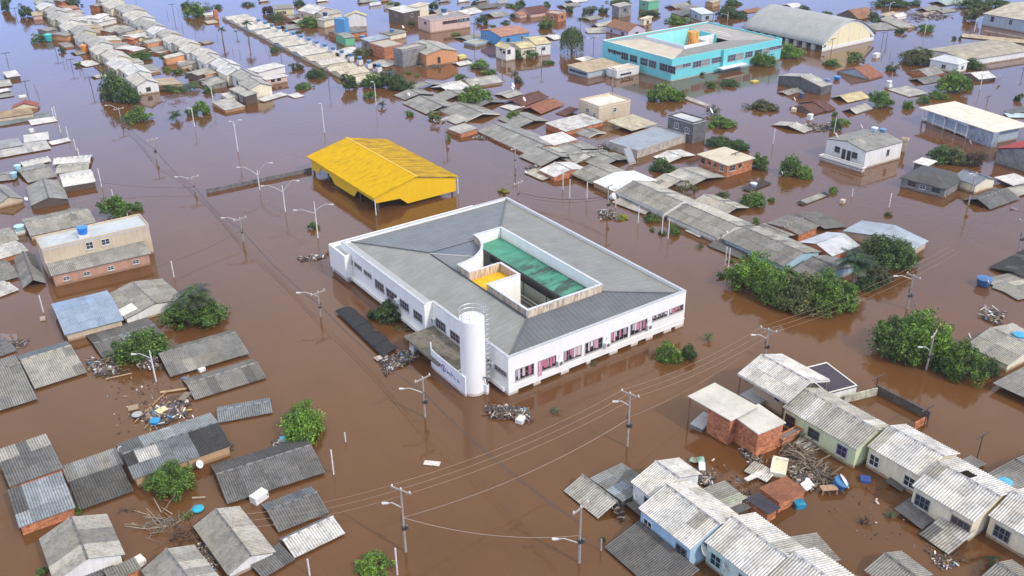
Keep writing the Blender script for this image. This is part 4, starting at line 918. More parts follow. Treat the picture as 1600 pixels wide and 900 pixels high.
# ---------------------------------------------------------------- barrel vaulted gymnasium
def gym():
    e = 1.9; ct, W, L, rot = fit('S', (1158, 43, 1370, 53), e); ct2 = ct
    t = thing('gymnasium', ct, rot, 'big gymnasium with grey barrel roof and cream gable', 'gymnasium', None, 'gymnasium with the cream gable'); R = 5.3; n = 14
    prof = [(-W/2+W*i/n, e+R*(1-abs(2*i/n-1)**1.75)) for i in range(n+1)]
    Vv = []; F = []; UV = []; k = 24
    for j in range(k+1):
        y = -L/2+L*j/k
        for x, z in prof: Vv.append((x, y, z))
    for j in range(k):
        for i in range(n):
            a = j*(n+1)+i; F.append((a, a+1, a+n+2, a+n+1)); UV += [(j*L/k, i*1.9), (j*L/k, i*1.9+1.9), (j*L/k+L/k, i*1.9+1.9), (j*L/k+L/k, i*1.9)]
    me = mk('roof', Vv, F, UV, True); r_ = link('roof', me, 'ribbed', (.37, .385, .38), t); md = r_.modifiers.new('thick', 'SOLIDIFY'); md.thickness = .15
    g = [(x*.95, z-.2) for x, z in prof if abs(x) < W*.49]
    link('gable_wall', B().ext([(g[0][0], -L/2+.5, -1)]+[(x, -L/2+.5, z) for x, z in g]+[(g[-1][0], -L/2+.5, -1)], (0, .3, 0)).mesh('gable_wall'), 'clean', (.84, .74, .46), t)
    link('gable_wall', B().ext([(g[0][0], L/2-.5, -1)]+[(x, L/2-.5, z) for x, z in g]+[(g[-1][0], L/2-.5, -1)], (0, -.3, 0)).mesh('gable_wall'), 'clean', (.84, .74, .46), t)
    b = B()
    for (xa, za), (xb, zb_) in zip(prof, prof[1:]): b.ext([(xa*.97, -L/2+.42, za-.1), (xb*.97, -L/2+.42, zb_-.1), (xb*.93, -L/2+.42, zb_-.75), (xa*.93, -L/2+.42, za-.75)], (0, .07, 0))
    link('arch_trim', b.mesh('arch_trim'), 'clean', (.85, .83, .76), t)
    link('base_band', B().box(-W*.475, W*.475, -L/2+.4, -L/2+.495, .0, 1.1).mesh('base_band'), 'clean', (.82, .8, .76), t)
    for i in (-1, 0, 1): link('pilaster', B().box(i*W*.2-.15, i*W*.2+.15, -L/2+.42, -L/2+.497, 1.1, e+R*.72-abs(i)*.8).mesh('pilaster'), 'clean', (.84, .78, .6), t)
    for i in range(9): link('pier', B().box(-W/2+.6, -W/2+1.3, -L/2+3+i*(L-5)/8, -L/2+4.2+i*(L-5)/8, -1, e-.05).mesh('pier'), 'clean', (.6, .58, .55), t)
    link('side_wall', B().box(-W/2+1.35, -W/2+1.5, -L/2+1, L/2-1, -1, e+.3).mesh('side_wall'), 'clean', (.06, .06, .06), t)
gym()
# ---------------------------------------------------------------- near right: terraced houses and yards
H = house
def row(reg, c, z, rise, ax, wall, roof, label, **k): return H(reg, c, z, rise, ax, wall, roof, label, **k)
gb = (.25, .27, .3); wf = (.72, .72, .7)
H('E1', (725,270,1280,215), 2.3, 1.05, 'gy', 'w', 'c4', 'small white terraced house nearest the pier-like sunken sheds'.replace('pier-like ', ''), win=[('l',.82,1.3,1.2,1.2,(.2,.2,.2))], cols=['c4','c1'], ins=.2)
H('S', (997,795,1162,813), 2.4, 1.15, 'gy', 's', 'c4', 'terraced house with pale blue and pink front', cols=['c4','c1'], ins=.2,
  win=[('l',.16,1.1,1.2,1.15,(.75,.78,.85)),('l',.84,1.3,1.3,1.2,(.2,.2,.2))])
H('S', (1100,847,1265,864), 2.4, 1.15, 'gy', 'm', 'c4', 'terraced house with mint green front', cols=['c4','c1'], ins=.2, win=[('l',.2,1.2,1.2,1.2,(.35,.6,.62)),('l',.75,1.2,1.2,1.2)])
H('S', (1198,903,1368,925), 2.4, 1.15, 'gy', 'c', 'c4', 'terraced house cut off by the bottom edge', cols=['c4','c1'], ins=.2)
H('S', (944,856,1092,905), .2, .9, 'mx', None, 'c3', 'dark sloping roof under the pale blue house', cat='roof', name='shed', cols=['c3','c3','c5'], ins=.3)
H('E1', (230,325,475,560,610,455), .12, .75, 'gy', None, 'c1', 'tilted pale sunken roof beside the power pole', cat='roof', name='sunken_house', rf=.9, cols=['c1','c4'])
H('E1', (400,265,660,450,915,300), .5, .35, 'mX', 'kd', (.25,.27,.29), 'wide dark grey sunken roof left of the terrace', cat='roof', name='sunken_house', cols=['c2','bl','c3'], patch=[(0,.0,.35,.5,'c3')])
H('E1', (690,450,800,560,860,520), .6, .2, 'mX', None, 'c2', 'small grey lean-to roof under the white house', cat='roof', name='shed')
H('E2', (290,235,455,385,625,295), 1.3, .25, 'mX', 'w', (.42,.45,.36), 'greenish patio roof behind the pale blue house', cat='roof', name='shed', cols=['c2'], patch=[(.5,0,1,.5,'c2')], fascia=None)
H('E2', (480,395,530,440,665,375), 1.0, .15, 'mX', None, 'c3', 'little dark roof between two terraced houses', cat='roof', name='shed')
H('E2', (720,235,885,355,1105,245), 1.0, .25, 'mX', 'b', (.30,.12,.065), 'brick outbuilding with orange clay tile roof', mat='fibre', near=True, cols=[(.30,.12,.065)], autowin=False)
H('E2', (630,310,800,440,890,370), 1.1, .15, 'mX', 'b', 'pu', 'purple sheet lean-to beside the orange tile roof', cat='roof', name='shed', cols=['pu'])
H('E2', (600,95,790,175,880,110), .3, .15, 'mx', None, 'c4', 'pale broken roof behind the orange tile roof', cat='roof', name='shed')
H('E2', (985,615,1105,855,1320,735), .5, .4, 'mX', 'k', 'c2', 'grey corrugated lean-to behind the mint house', cat='roof', name='shed', cols=['c2','c5'])
H('E3', (395,835,600,1060,830,860), .4, .9, 'gy', 'b', 'c2', 'grey striped roof at the bottom edge', cat='roof', name='sunken_house', cols=['c2'])
H('E3', (1290,900,1420,1060,1600,850), .5, .8, 'gy', 'w', 'c2', 'grey corner roof with a white edge', cat='roof', name='sunken_house', cols=['c2','c4'])
H('S', (1424,760,1592,769), 2.45, 1.15, 'gy', 'c', 'c4', 'cream terraced house with a hole in its roof', cols=['c4','c1'], ins=.2, miss={1: {(3,1),(3,2)}, 0: ()},
  win=[('l',.18,1.5,1.2,1.3,(.25,.27,.3)),('l',.83,1.9,1.45,1.15,(.3,.2,.15))])
H('S', (1543,806,1725,825), 2.3, 1.1, 'gy', 'c', 'c4', 'cream terraced house at the right edge', cols=['c4','c1'], ins=.2, win=[('l',.2,1.5,1.2,1.2,(.25,.27,.3))])
H('S', (1354,698,1500,711), 2.45, 1.15, 'gy', 'c', 'c4', 'cream terraced house with dark roof corner', cols=['c4','c1'], ins=.2, patch=[(0,.0,.2,1,'c3')], win=[('l',.14,1.1,1.2,1.25,(.7,.75,.75)),('l',.82,1.2,1.1,1.2,(.6,.65,.65))])
H('S', (1222,637,1398,672), 2.35, 1.15, 'gy', 'g', 'c1', 'pale green terraced house with purple window', cols=['c1','c4'], ins=.2, win=[('l',.1,1.3,1.4,1.1,(.22,.1,.07)),('l',.44,1.4,1.0,1.3,(.12,.12,.13)),('l',.83,1.2,1.15,1.3,(.3,.22,.5))])
H('S', (1153,585,1296,595), 3.1, 1.2, 'gy', 'tn', 'c4', 'raised house with wide light roof on posts', cols=['c1','c4'], ins=1.3, posts=True, win=[('l',.8,.6,.7,2.1,(.1,.1,.1))], fascia=(.7,.67,.6))
H('E4', (480,380,620,460,760,385), .95, 0, 'f', 'k', (.4,.42,.44), 'concrete deck under the raised house', cat='deck', name='deck', par_h=0, autowin=False, ins=.1)
H('E4', (90,395,410,600,600,467), 3.3, .1, 'mX', 'b', (.6,.58,.52), 'brick house with flat pale roof and corner post', near=False, mat='slab', ins=.4, autowin=False, win=[], posts='back', cutb=2.2)
H('E4', (395,545,625,690,860,612), 3.15, 0, 'f', 'b', (.6,.58,.52), 'brick house front block with flat pale slab', par_h=0, autowin=False, ins=.18)
H('E4', (110,590,190,650,260,540), .6, 0, 'f', 'k', (.5,.52,.54), 'pale porch floor of the flat brick house', cat='deck', name='deck', par_h=0, autowin=False, ins=.1)
H('E4', (760,715,820,745,980,665), 1.1, 0, 'f', 'b', (.18,.18,.19), 'low brick annexe with dark wet slab', cat='shed', name='shed', par_h=.12, autowin=False)
H('E4', (960,180,1165,375,1375,295), 1.5, 0, 'f', 'w', (.06,.05,.07), 'flat dark purple carport roof with white edge', cat='carport', name='carport', par_h=.06, autowin=False, ins=.05)
lowwall('E4', 1290, 448, 1545, 385, .95, 'concrete', (.62, .6, .48), 'mouldy yellow garden wall behind the green house')
lowwall('E5', 445, 268, 855, 480, .95, 'concrete', (.14, .12, .11), 'long dark garden wall round the flooded yard', cap=(.12,.1,.1))
lowwall('E5', 735, 558, 825, 510, .9, 'brick', (1, 1, 1), 'short brick wall at the corner of the flooded yard')
H('E5', (1085,820,1225,880,1330,850), .35, .2, 'mX', None, 'c5', 'grey flat roof behind the cream terrace', cat='roof', name='shed')
H('S', (1506,770,1560,805,1680,745), .9, .5, 'mX', 'k', 'c2', 'dark grey striped roof with a blue lid on it', cat='roof', name='shed', cols=['c2','c5'])
H('S', (1536,745,1565,770,1660,715), .9, .4, 'gy', 'k', 'c5', 'dark grey roof at the right edge behind the terrace', cat='roof', name='shed', cols=['c5'])
H('E3', (575,410,800,545,935,450), .25, .45, 'my', None, (.13,.13,.14), 'dark canopy below the cream house window', cat='canopy', name='canopy', cols=['c3','c5'])
H('E3', (800,565,1010,740,1185,600), .3, .9, 'mx', None, 'c1', 'striped grey canopy below the broken window', cat='canopy', name='canopy', cols=['c1','c4','c5'])
H('E3', (500,195,640,250,720,210), .2, .3, 'my', None, 'c3', 'small dark broken canopy in the yard', cat='canopy', name='canopy')
# right edge, middle height
H('S', (1506,541,1575,573,1650,538), .9, 1.0, 'gy', 'c', 'c1', 'gabled house with yellow front at the right edge', cols=['c1','c2'], autowin=False)
H('S', (1552,605,1640,650,1700,600), .35, .6, 'mX', None, 'c2', 'chequered corrugated roof below the dark tree', cat='roof', name='sunken_house', cols=['c4','c3','c1'])
H('C4', (1390,0,1500,40,1570,10), .15, .2, 'mx', None, 'c2', 'thin grey roof strip behind the junk heap', cat='roof', name='sunken_house')
H('S', (1540,436,1590,470,1650,455), .15, .3, 'mx', None, 'c2', 'sunken grey roof strip at the right edge', cat='roof', name='sunken_house')
H('S', (1549,417,1618,446,1680,405), .2, .6, 'gx', None, 'cd', 'black wet roof at the right edge', cat='roof', name='sunken_house', cols=['cd','c3'])
H('C4', (1370,300,1395,330,1530,230), .3, .1, 'mx', None, 'c1', 'floating grey roof piece beside the gabled house', cat='roof', name='roof_fragment')

# ---------------------------------------------------------------- near left
H('E6', (10,330,75,615,485,440), .95, .25, 'my', 'b', 'c5', 'grey roof on orange brick wall at the left edge', cat='house', name='sunken_house', cols=['c5'], patch=[(0,.66,1,1,'c1')], autowin=False)
H('S', (15,770,30,826,118,793), 1.0, .3, 'my', 'b', (.34,.38,.42), 'blue grey corrugated roof on a brick wall', name='sunken_house', cols=[(.32,.36,.41)], autowin=False, patch=[(0,.5,.2,.9,'c3')])
H('E6', (490,460,535,590,970,432), .5, .2, 'my', None, (.38,.39,.4), 'narrow pale corrugated roof between brick house and tank', cat='roof', name='sunken_house', cols=['c1'])
H('E6', (540,600,620,795,1050,640), .25, .4, 'my', None, (.12,.12,.12), 'black mottled roof with one pale corner', cat='roof', name='sunken_house', cols=[(.12,.12,.12),'c3'], patch=[(0,.35,.16,1,'c1')])
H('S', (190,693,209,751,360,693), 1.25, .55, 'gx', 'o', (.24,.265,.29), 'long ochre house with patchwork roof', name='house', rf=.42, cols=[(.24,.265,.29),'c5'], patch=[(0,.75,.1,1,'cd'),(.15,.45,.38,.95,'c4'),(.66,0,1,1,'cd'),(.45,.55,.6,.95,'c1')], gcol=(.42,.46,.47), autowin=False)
H('S', (333,728,355,789,507,737), .45, .65, 'gx', None, (.2,.2,.2), 'long dark corrugated roof with charcoal back', cat='roof', name='sunken_house', rf=.4, gcol=CL['c3'], cols=[(.2,.2,.2)])
H('E8', (635,490,730,650,1028,530), .3, .5, 'gx', None, 'c5', 'dark mottled roof with white ridge strip', cat='roof', name='sunken_house', rf=.4, gcol=(.2,.22,.25), cols=['c5','c2'])
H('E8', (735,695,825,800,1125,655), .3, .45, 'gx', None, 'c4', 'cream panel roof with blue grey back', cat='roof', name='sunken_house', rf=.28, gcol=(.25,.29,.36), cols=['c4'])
H('S', (304,823,357,900,430,864), .6, .9, 'gy', 'w', 'c2', 'gabled roof with white and grey patches', cat='house', name='sunken_house', cols=['c2'], gcol=CL['c1'], autowin=False)
H('E8', (600,810,640,920,800,780), .25, .35, 'my', None, 'c5', 'dark striped awning below the patched gable', cat='canopy', name='canopy', cols=['c5'])
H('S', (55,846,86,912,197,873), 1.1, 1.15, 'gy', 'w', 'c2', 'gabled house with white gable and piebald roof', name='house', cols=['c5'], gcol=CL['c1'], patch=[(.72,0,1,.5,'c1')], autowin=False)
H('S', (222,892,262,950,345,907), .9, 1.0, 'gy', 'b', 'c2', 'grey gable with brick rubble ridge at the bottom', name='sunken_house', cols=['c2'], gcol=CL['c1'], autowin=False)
H('E7', (690,890,740,960,880,820), .6, .1, 'my', None, 'c5', 'flat grey slab in front of the white gable', cat='roof', name='shed')
H('E7', (800,880,860,960,1110,855), .7, .1, 'my', 'b', 'c2', 'grey roof at the bottom left of the rubble ridge', cat='roof', name='shed')
H('C1', (300,112,405,300,780,212), 1.1, .45, 'gx', 'tn', (.38,.46,.55), 'light blue metal roof of the long shed', cat='shed', name='shed', mat='zinc', rf=.35, gcol=(.42,.52,.66), cols=[(.38,.46,.55)], autowin=False)
H('S', (177,460,197,500,285,464), .9, .9, 'gy', 'w', 'c2', 'grey gabled house with white panel by the palm', cols=['c2','c1'], patch=[(.6,.0,.85,.6,'w')], autowin=False)
H('C1', (550,300,640,440,1030,310), .3, .35, 'gx', None, 'c5', 'collapsed dark roof under the round tree', cat='roof', name='sunken_house', cols=['c5','c3','bl'])
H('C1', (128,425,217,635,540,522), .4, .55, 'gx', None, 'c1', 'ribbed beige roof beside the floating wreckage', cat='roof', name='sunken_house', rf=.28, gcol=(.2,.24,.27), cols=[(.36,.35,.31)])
H('C1', (-160,500,-60,790,230,690), .4, .6, 'gx', None, 'c2', 'ribbed roof cut by the left edge', cat='roof', name='sunken_house', rf=.3, cols=[(.33,.32,.29)])
H('C1', (985,400,1065,560,1555,407), .5, .6, 'gx', None, (.3,.3,.29), 'broad grey roof with paler squares', cat='roof', name='sunken_house', rf=.3, cols=[(.3,.3,.29)], patch=[(.15,0,.28,.5,'c1'),(.35,.2,.7,.6,(.36,.34,.3))])
H('S', (288,595,304,626,416,590), .25, .5, 'gx', None, 'c2', 'long roof with pale lower strip by the wreckage', cat='roof', name='sunken_house', rf=.4, cols=['c5'], patch=[(0,0,1,.4,'c1')])
H('S', (331,640,341,662,427,650), .15, .5, 'gx', None, (.26,.29,.32), 'bent grey corrugated roof near the feathery tree', cat='roof', name='sunken_house', cols=[(.26,.29,.32)])
H('C1', (-100,360,-20,440,110,395), .1, .3, 'gx', None, 'c5', 'dark low roof at the left edge by the blue tarp', cat='roof', name='sunken_house')
# left, upper half
H('B1', (185,595,260,665,940,522), 4.5, 0, 'f', 'tn', (.52,.56,.6), 'two storey tan building with pale flat roof', par_h=.25, ins=.05, autowin=False, win=[('f',.42,1.0,1.0,3.6,(.75,.75,.73)),('f',.57,1.2,.8,3.6,(.75,.75,.73))], cat='building', name='building')
H('B1', (280,755,320,830,945,690), 1.75, .6, 'my', 'pk', 'c1', 'lower brick wing with long grey roof', name='house', cols=['c1'], win=[('f',.12,.9,.5,.9),('f',.33,.9,.5,.9),('f',.58,.9,.5,.9),('f',.85,.9,.5,1.0)])
H('B1', (145,475,190,582,600,490), .7, .7, 'gx', 'tn', 'c1', 'long beige roof behind the tan building', cols=['c1','c2'], autowin=False)
H('B1', (-80,560,-30,640,120,600), .5, .4, 'gx', None, 'c1', 'beige roof at the left edge beside a blue tank', cat='roof', name='sunken_house')
H('B1', (-80,660,-20,730,175,665), .6, .3, 'gx', 'b', 'c4', 'pale roof on a brick wall left of the tan building', name='sunken_house', cols=['c4'], autowin=False)
H('B1', (-60,740,-10,870,110,820), .4, .6, 'gx', None, 'c2', 'grey hipped roof at the left edge', cat='roof', name='sunken_house')
H('B1', (75,725,150,905,285,880), .3, .8, 'gy', None, 'c5', 'dark grey gable beside the tan building', cat='roof', name='sunken_house', cols=['c5'])
H('B1', (-60,880,0,960,95,900), .2, .3, 'gx', None, 'c4', 'pale roof scrap at the left edge', cat='roof', name='roof_fragment')
H('B1', (130,118,150,148,318,105), .4, .4, 'gx', None, 'c4', 'small cream roof at the back of the left cluster', cat='roof', name='sunken_house')
H('B1', (310,92,328,132,557,125), .6, .4, 'gx', None, 'c4', 'long cream roof at the back of the left cluster', cat='roof', name='sunken_house', cols=['c4'])
H('B1', (325,135,345,188,547,182), .6, .35, 'gx', None, 'c1', 'grey roof in the middle of the left cluster', cat='roof', name='sunken_house', cols=['c1'])
H('B1', (350,195,395,272,602,243), 1.0, .5, 'gx', 'd', 'w', 'bright white roof over a dark wooden wall', name='sunken_house', cols=['w'], gcol=CL['c4'], autowin=False, patch=[(0,0,.2,1,'c2')])
H('B1', (140,145,175,245,345,190), .4, .5, 'gx', None, 'c2', 'grey roof beside two small blue tanks', cat='roof', name='sunken_house')
H('B1', (155,270,195,388,428,350), .7, .9, 'gy', 'd', 'c2', 'grey gable facing the open water', name='sunken_house', cols=['c2','c1'], autowin=False)
H('B1', (-70,285,-20,385,130,330), .7, .9, 'gy', 'tn', 'c2', 'gabled house with pale front at the left edge', name='sunken_house', cols=['c2'], autowin=False)
H('B1', (-80,190,-50,240,90,240), .5, .3, 'gx', None, 'c2', 'grey roof at the left edge above the gable', cat='roof', name='sunken_house')
H('b1', (-60,770,-20,850,535,750), .3, .4, 'my', None, 'c4', 'very long cream roof at the left edge', cat='roof', name='sunken_house', near=True, cols=['c4'])
H('b1', (-60,700,-20,760,238,715), .7, .3, 'my', 'k', (.5,.52,.55), 'silvery roof with grey patches at the left edge', cat='roof', name='sunken_house', near=True, cols=[(.5,.52,.55),'c2'])
H('b1', (225,625,250,690,515,660), .7, .25, 'my', 'd', 'c4', 'cream roof over a shaded wall by the water', name='sunken_house', cols=['c4'], autowin=False)
H('b1', (510,690,540,715,740,668), .3, .2, 'my', None, 'c4', 'thin pointed cream roof by three white posts', cat='roof', name='sunken_house')
H('b1', (312,462,325,508,597,460), .25, .15, 'my', None, 'w', 'white floating roof with a grey square', cat='roof', name='roof_fragment', cols=['w'])
H('b1', (-40,480,-10,520,545,412), .2, .25, 'my', None, (.2,.22,.23), 'long dark slate roof at the left edge', cat='roof', name='sunken_house', cols=[(.2,.22,.23)])
H('b1', (-40,390,-20,440,350,385), 1.0, .35, 'my', 'tn', (.36,.26,.15), 'brown mouldy flat roof on a cream wall', name='sunken_house', cols=[(.36,.26,.15)], autowin=False)
H('b1', (100,300,120,335,390,320), .5, .9, 'gy', 'c', (.42,.12,.09), 'red tiled roof with pink gable at the left', name='sunken_house', mat='tile', cols=[(.42,.12,.09)], autowin=False)
H('a1', (30,765,75,812,215,790), .8, .3, 'my', 'd', 'c4', 'white roofed shed at the upper left edge', name='sunken_house', cols=['c4'], autowin=False)
H('b1', (-30,60,-10,110,130,90), .4, .3, 'my', None, 'c1', 'grey roof with a dark tank at the upper left edge', cat='roof', name='sunken_house')
H('b1', (-30,150,-10,170,110,140), .5, .2, 'my', 'd', 'c4', 'low pinkish roof at the upper left edge', cat='roof', name='sunken_house')
H('b1', (-30,200,-10,225,150,200), .3, .2, 'my', None, 'c2', 'thin grey roof at the upper left edge', cat='roof', name='sunken_house')
H('A1', (-20,0,0,14,140,4), .4, .3, 'my', None, 'c1', 'farthest low roof on the left edge', cat='roof', name='sunken_house') if False else None
# ---------------------------------------------------------------- middle band of sunken roofs, from far to near
G = 'sunken_house'
H('b3', (75,200,240,240,8), .25, .7, 'gy', None, 'c2', 'farthest grey gable of the middle roof row', cat='roof', name=G)
H('b3', (172,280,450,387,9), .3, .9, 'gy', None, 'c2', 'broad grey gable by the yellowish palm', cat='roof', name=G, cols=['c2','c1'])
H('b3', (585,343,830,472,9), .4, .9, 'gy', None, 'c2', 'grey gable with white barge board in the roof row', cat='roof', name=G, fascia=(.7,.68,.62))
H('b3', (640,430,745,497,870,455), .25, .3, 'mx', None, 'c1', 'small pale lean-to below the roof row', cat='roof', name='shed')
H('b3', (668,540,800,600,970,550), .8, .3, 'mx', 'b', 'c1', 'pale mono roof on a curved brick wall', name=G, autowin=False, cols=['c1','c4'])
H('b3', (970,568,1140,652,8.5), .4, .9, 'gy', 'b', 'c2', 'grey gable with white lath beside the brick wall', cat='roof', name=G, autowin=False)
H('S', (771,217.5,822,241.5,9), .4, .9, 'gy', 'b', 'c2', 'grey roof with long cream lower strip', cat='roof', name=G, patch=[(0,0,1,.3,'c4')], autowin=False)
H('b4', (205,762,430,872,9), .4, .9, 'gy', None, 'c2', 'mottled grey gable right of the cream strip roof', cat='roof', name=G)
H('b4', (400,567,562,652,822,606), .9, .25, 'mx', 'b', 'w', 'gleaming white flat roof in the roof row', name=G, cols=['w'], autowin=False)
H('b4', (600,740,760,820,1200,805), .35, .5, 'gx', 'b', 'c2', 'blotchy grey roof with a white spike', cat='roof', name=G, autowin=False)
H('B3', (80,178,190,232,250,210), .15, .15, 'mx', None, 'c1', 'low cream slab with junk on it', cat='roof', name='roof_fragment', cols=['c4'])
H('B3', (165,165,265,211,7.5), .8, .7, 'gy', 'b', 'c4', 'cream gable with orange brick end', name=G, cols=['c4','c1'], autowin=False)
H('B3', (376,186,497,246,8.5), .7, .8, 'gy', None, 'c2', 'grey gable with yellow green barge board', cat='roof', name=G, cols=['c2','c5'], fascia=(.6,.65,.35))
H('B3', (500,242,652,304,9.5), .9, .7, 'gy', 'o', 'zw', 'pale blue metal gable over ochre wall', name=G, autowin=False)
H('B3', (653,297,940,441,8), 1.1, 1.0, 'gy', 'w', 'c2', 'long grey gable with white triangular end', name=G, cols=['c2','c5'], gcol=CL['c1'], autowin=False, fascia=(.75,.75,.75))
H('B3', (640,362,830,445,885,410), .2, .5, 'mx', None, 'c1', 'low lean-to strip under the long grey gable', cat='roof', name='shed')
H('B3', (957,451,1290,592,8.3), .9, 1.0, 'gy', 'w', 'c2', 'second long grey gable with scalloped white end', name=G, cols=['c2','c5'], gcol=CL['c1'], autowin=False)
H('B3', (1080,545,1170,587,1258,558), .15, .15, 'mx', None, 'c4', 'loose cream roof sheet on the water', cat='roof', name='roof_fragment', cols=['c4'])
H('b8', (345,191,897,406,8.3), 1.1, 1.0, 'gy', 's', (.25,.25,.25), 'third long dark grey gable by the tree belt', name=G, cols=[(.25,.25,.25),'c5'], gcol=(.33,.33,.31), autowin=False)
H('b8', (250,237,520,352,600,310), .15, .6, 'mx', None, 'c3', 'dark sunken lean-to behind two white posts', cat='roof', name='shed', cols=['c3','c5'])
H('b8', (520,142,830,222,7), .8, .6, 'gy', None, 'c2', 'grey gable between two white gable ends', cat='roof', name=G)
H('b8', (935,441,1180,545,8.5), .8, .9, 'gy', 's', (.2,.2,.21), 'dark grey roof with sky blue gable end', name=G, cols=[(.2,.2,.21),'c5'], autowin=False)
H('b8', (750,47,1005,152,1150,68), 1.4, .4, 'gx', 'b', (.27,.26,.25), 'brick house with grey roof in the roof row', name='house', cols=[(.27,.26,.25)], win=[('l',.7,1.0,.8,.7,(.12,.08,.06))])
H('B4', (190,447,350,552,475,512), .2, .45, 'mX', None, 'c3', 'flat charcoal roof behind the brick house', cat='roof', name=G, cols=['c3'])
H('B4', (200,617,400,707,570,637), 1.1, .9, 'gx', 'b', 'zw', 'silver metal gable in front of the blue roof', name=G, autowin=False)
H('B4', (460,552,890,682,1020,617), 1.2, .9, 'gx', 'tn', (.45,.53,.62), 'large blue grey metal roof behind the trees', name=G, mat='zinc', autowin=False)
H('B3', (920,217,1090,282,10), .35, .8, 'gy', None, 'c1', 'grey gable under the red brick house', cat='roof', name=G)
H('B3', (880,82,1150,72), .3, .4, 'gy', None, 'c4', 'pale rubble strewn roof left of the brick house', cat='roof', name=G, cols=['c4','c2'])
H('b5', (865,602,1180,725,1465,640), 2.4, 0, 'f', 'b', (.6,.54,.42), 'red brick house with cream slab roof', par_h=0, win=[('l',.15,.9,.9,1.4,(.1,.08,.07)),('l',.38,.5,.5,1.4,(.1,.08,.07)),('l',.58,.5,.5,1.4,(.1,.08,.07)),('l',.82,.9,1.1,1.4,(.6,.6,.58)),('f',.2,1.4,.9,1.5,(.4,.35,.3)),('f',.5,.7,.6,1.5,(.1,.08,.07))], ins=.35)
H('S', (942,224,996,236,1083,213), 1.5, 0, 'f', 't2', (.30,.35,.42), 'low tan hall with blue grey flat roof', par_h=.15, autowin=False, ins=.02, name='building', cat='building')
H('b5', (560,210,825,290,960,250), 4.1, 0, 'f', 'kd', (.55,.57,.6), 'grey two storey block box with open top', par_h=.3, ins=.02, name='building', cat='building', win=[('l',.35,1.1,1.0,2.7,(.7,.72,.74)),('l',.78,1.1,1.0,2.4,(.7,.72,.74))])
H('b4', (820,180,1040,255,1375,185), 3.4, 0, 'f', 'tn', (.7,.66,.58), 'tan two storey building with white roof deck', par_h=.3, ins=.02, name='building', cat='building', win=[('l',.45,1.0,.9,1.9,(.7,.7,.7)),('l',.8,1.0,.9,1.5,(.75,.75,.75)),('f',.5,1.0,.9,2.2,(.85,.85,.82))])
H('b4', (553,415,690,512,1022,382), .8, .3, 'my', 'b', 'c4', 'beige roof in front of the tan building', name=G, cols=['c4','c1'], autowin=False, near=True)
H('b4', (768,512,930,567,1120,522), .25, .4, 'gy', None, 'c2', 'low grey roof framed in white laths', cat='roof', name=G, fascia=(.66,.64,.58))
H('S', (951.5,191.5,987,205.5,1024,193), .7, .35, 'my', None, (.62,.57,.45), 'ribbed cream canopy beside the tan building', cat='canopy', name='canopy', near=True, cols=[(.62,.57,.45)])
H('b4', (80,190,240,252,452,132), .4, .8, 'gx', None, 'td', 'dark red tiled roof with white verge', cat='roof', name=G, fascia=None)
H('b4', (255,258,437,322,622,212), .4, .8, 'gx', None, 't', 'orange red tiled roof beside the dark red one', cat='roof', name=G)
H('b4', (600,312,685,345,820,292), .15, .5, 'mx', None, 'td', 'sunken maroon tiled roof behind the beige roof', cat='roof', name=G)
H('b4', (-10,105,92,160,205,100), .3, .3, 'gx', None, 'c1', 'small grey roof with a dish left of the tiles', cat='roof', name=G)
H('b4', (38,238,132,287,242,240), .25, .1, 'mx', None, 'c4', 'cream ledge below the dark red tiles', cat='roof', name='roof_fragment')
H('B3', (1445,276,1490,302,1600,242), .12, .12, 'my', None, 'cd', 'thin black floating roof with a dish', cat='roof', name='roof_fragment', cols=['cd'])
H('B4', (175,372,215,386,390,320), .12, .12, 'my', None, 'cd', 'thin black floating roof with a pale stripe', cat='roof', name='roof_fragment', cols=['cd'], patch=[(.15,.2,.9,.7,'c1')])

# ---------------------------------------------------------------- upper right
H('b6', (245,123,690,243,802,213), 1.9, 1.1, 'gx', 'kd', 'c1', 'dark grey block warehouse with gabled roof', autowin=False, ins=.08, name='building', cat='building')
H('b6', (350,457,605,527,747,490), .2, 1.0, 'gx', 'd', 'td', 'brown tiled gable with a dark end', name=G, autowin=False)
H('b6', (440,412,745,497,855,475), .2, 1.3, 'gx', 'd', 'td', 'brown tiled gable just behind its twin', name=G, autowin=False)
H('b6', (845,80,1190,160,1345,120), .25, 1.7, 'gx', 'kb', 't', 'large orange tiled roof with bluish gable', name=G, autowin=False)
H('b6', (800,347,965,405,1175,350), .2, .8, 'gx', None, 'ye', 'sandy yellow roof in open water', cat='roof', name=G, mat='roof_far')
H('b6', (905,487,1050,525,1220,468), .2, .7, 'gx', None, 'c1', 'small grey roof with a white sheet', cat='roof', name=G)
H('b6', (160,640,510,722,612,685), .2, .6, 'gx', None, 'c1', 'grey roof with a dark hole in open water', cat='roof', name=G)
H('b6', (222,300,340,330,505,285), .15, .3, 'gx', None, 'c2', 'low wrecked roof by the dark warehouse', cat='roof', name=G)
H('S', (1291.5,217,1353.7,238,1411,222), 3.3, .8, 'gx', 'w', 'c2', 'white two storey house with a balcony', name='house', ins=.1, win=[('l',.3,1.2,1.0,2.0,(.1,.1,.1)),('l',.47,.8,1.9,1.5,(.1,.1,.1)),('l',.6,.8,1.9,1.5,(.1,.1,.1)),('l',.74,1.2,1.0,2.0,(.1,.1,.1)),('f',.62,.7,1.1,2.0,(.25,.22,.2))])
H('B4', (320,78,590,160,612,150), .75, 0, 'f', 'w', (.2,.19,.18), 'grey balcony of the white two storey house', cat='balcony', name='balcony', par_h=.35, autowin=False)
H('S', (1406,222,1421,218,1424,221), 2.6, 0, 'f', 'tn', (.5,.45,.35), 'narrow tan annexe of the balcony house', cat='annexe', name='annexe', autowin=False)
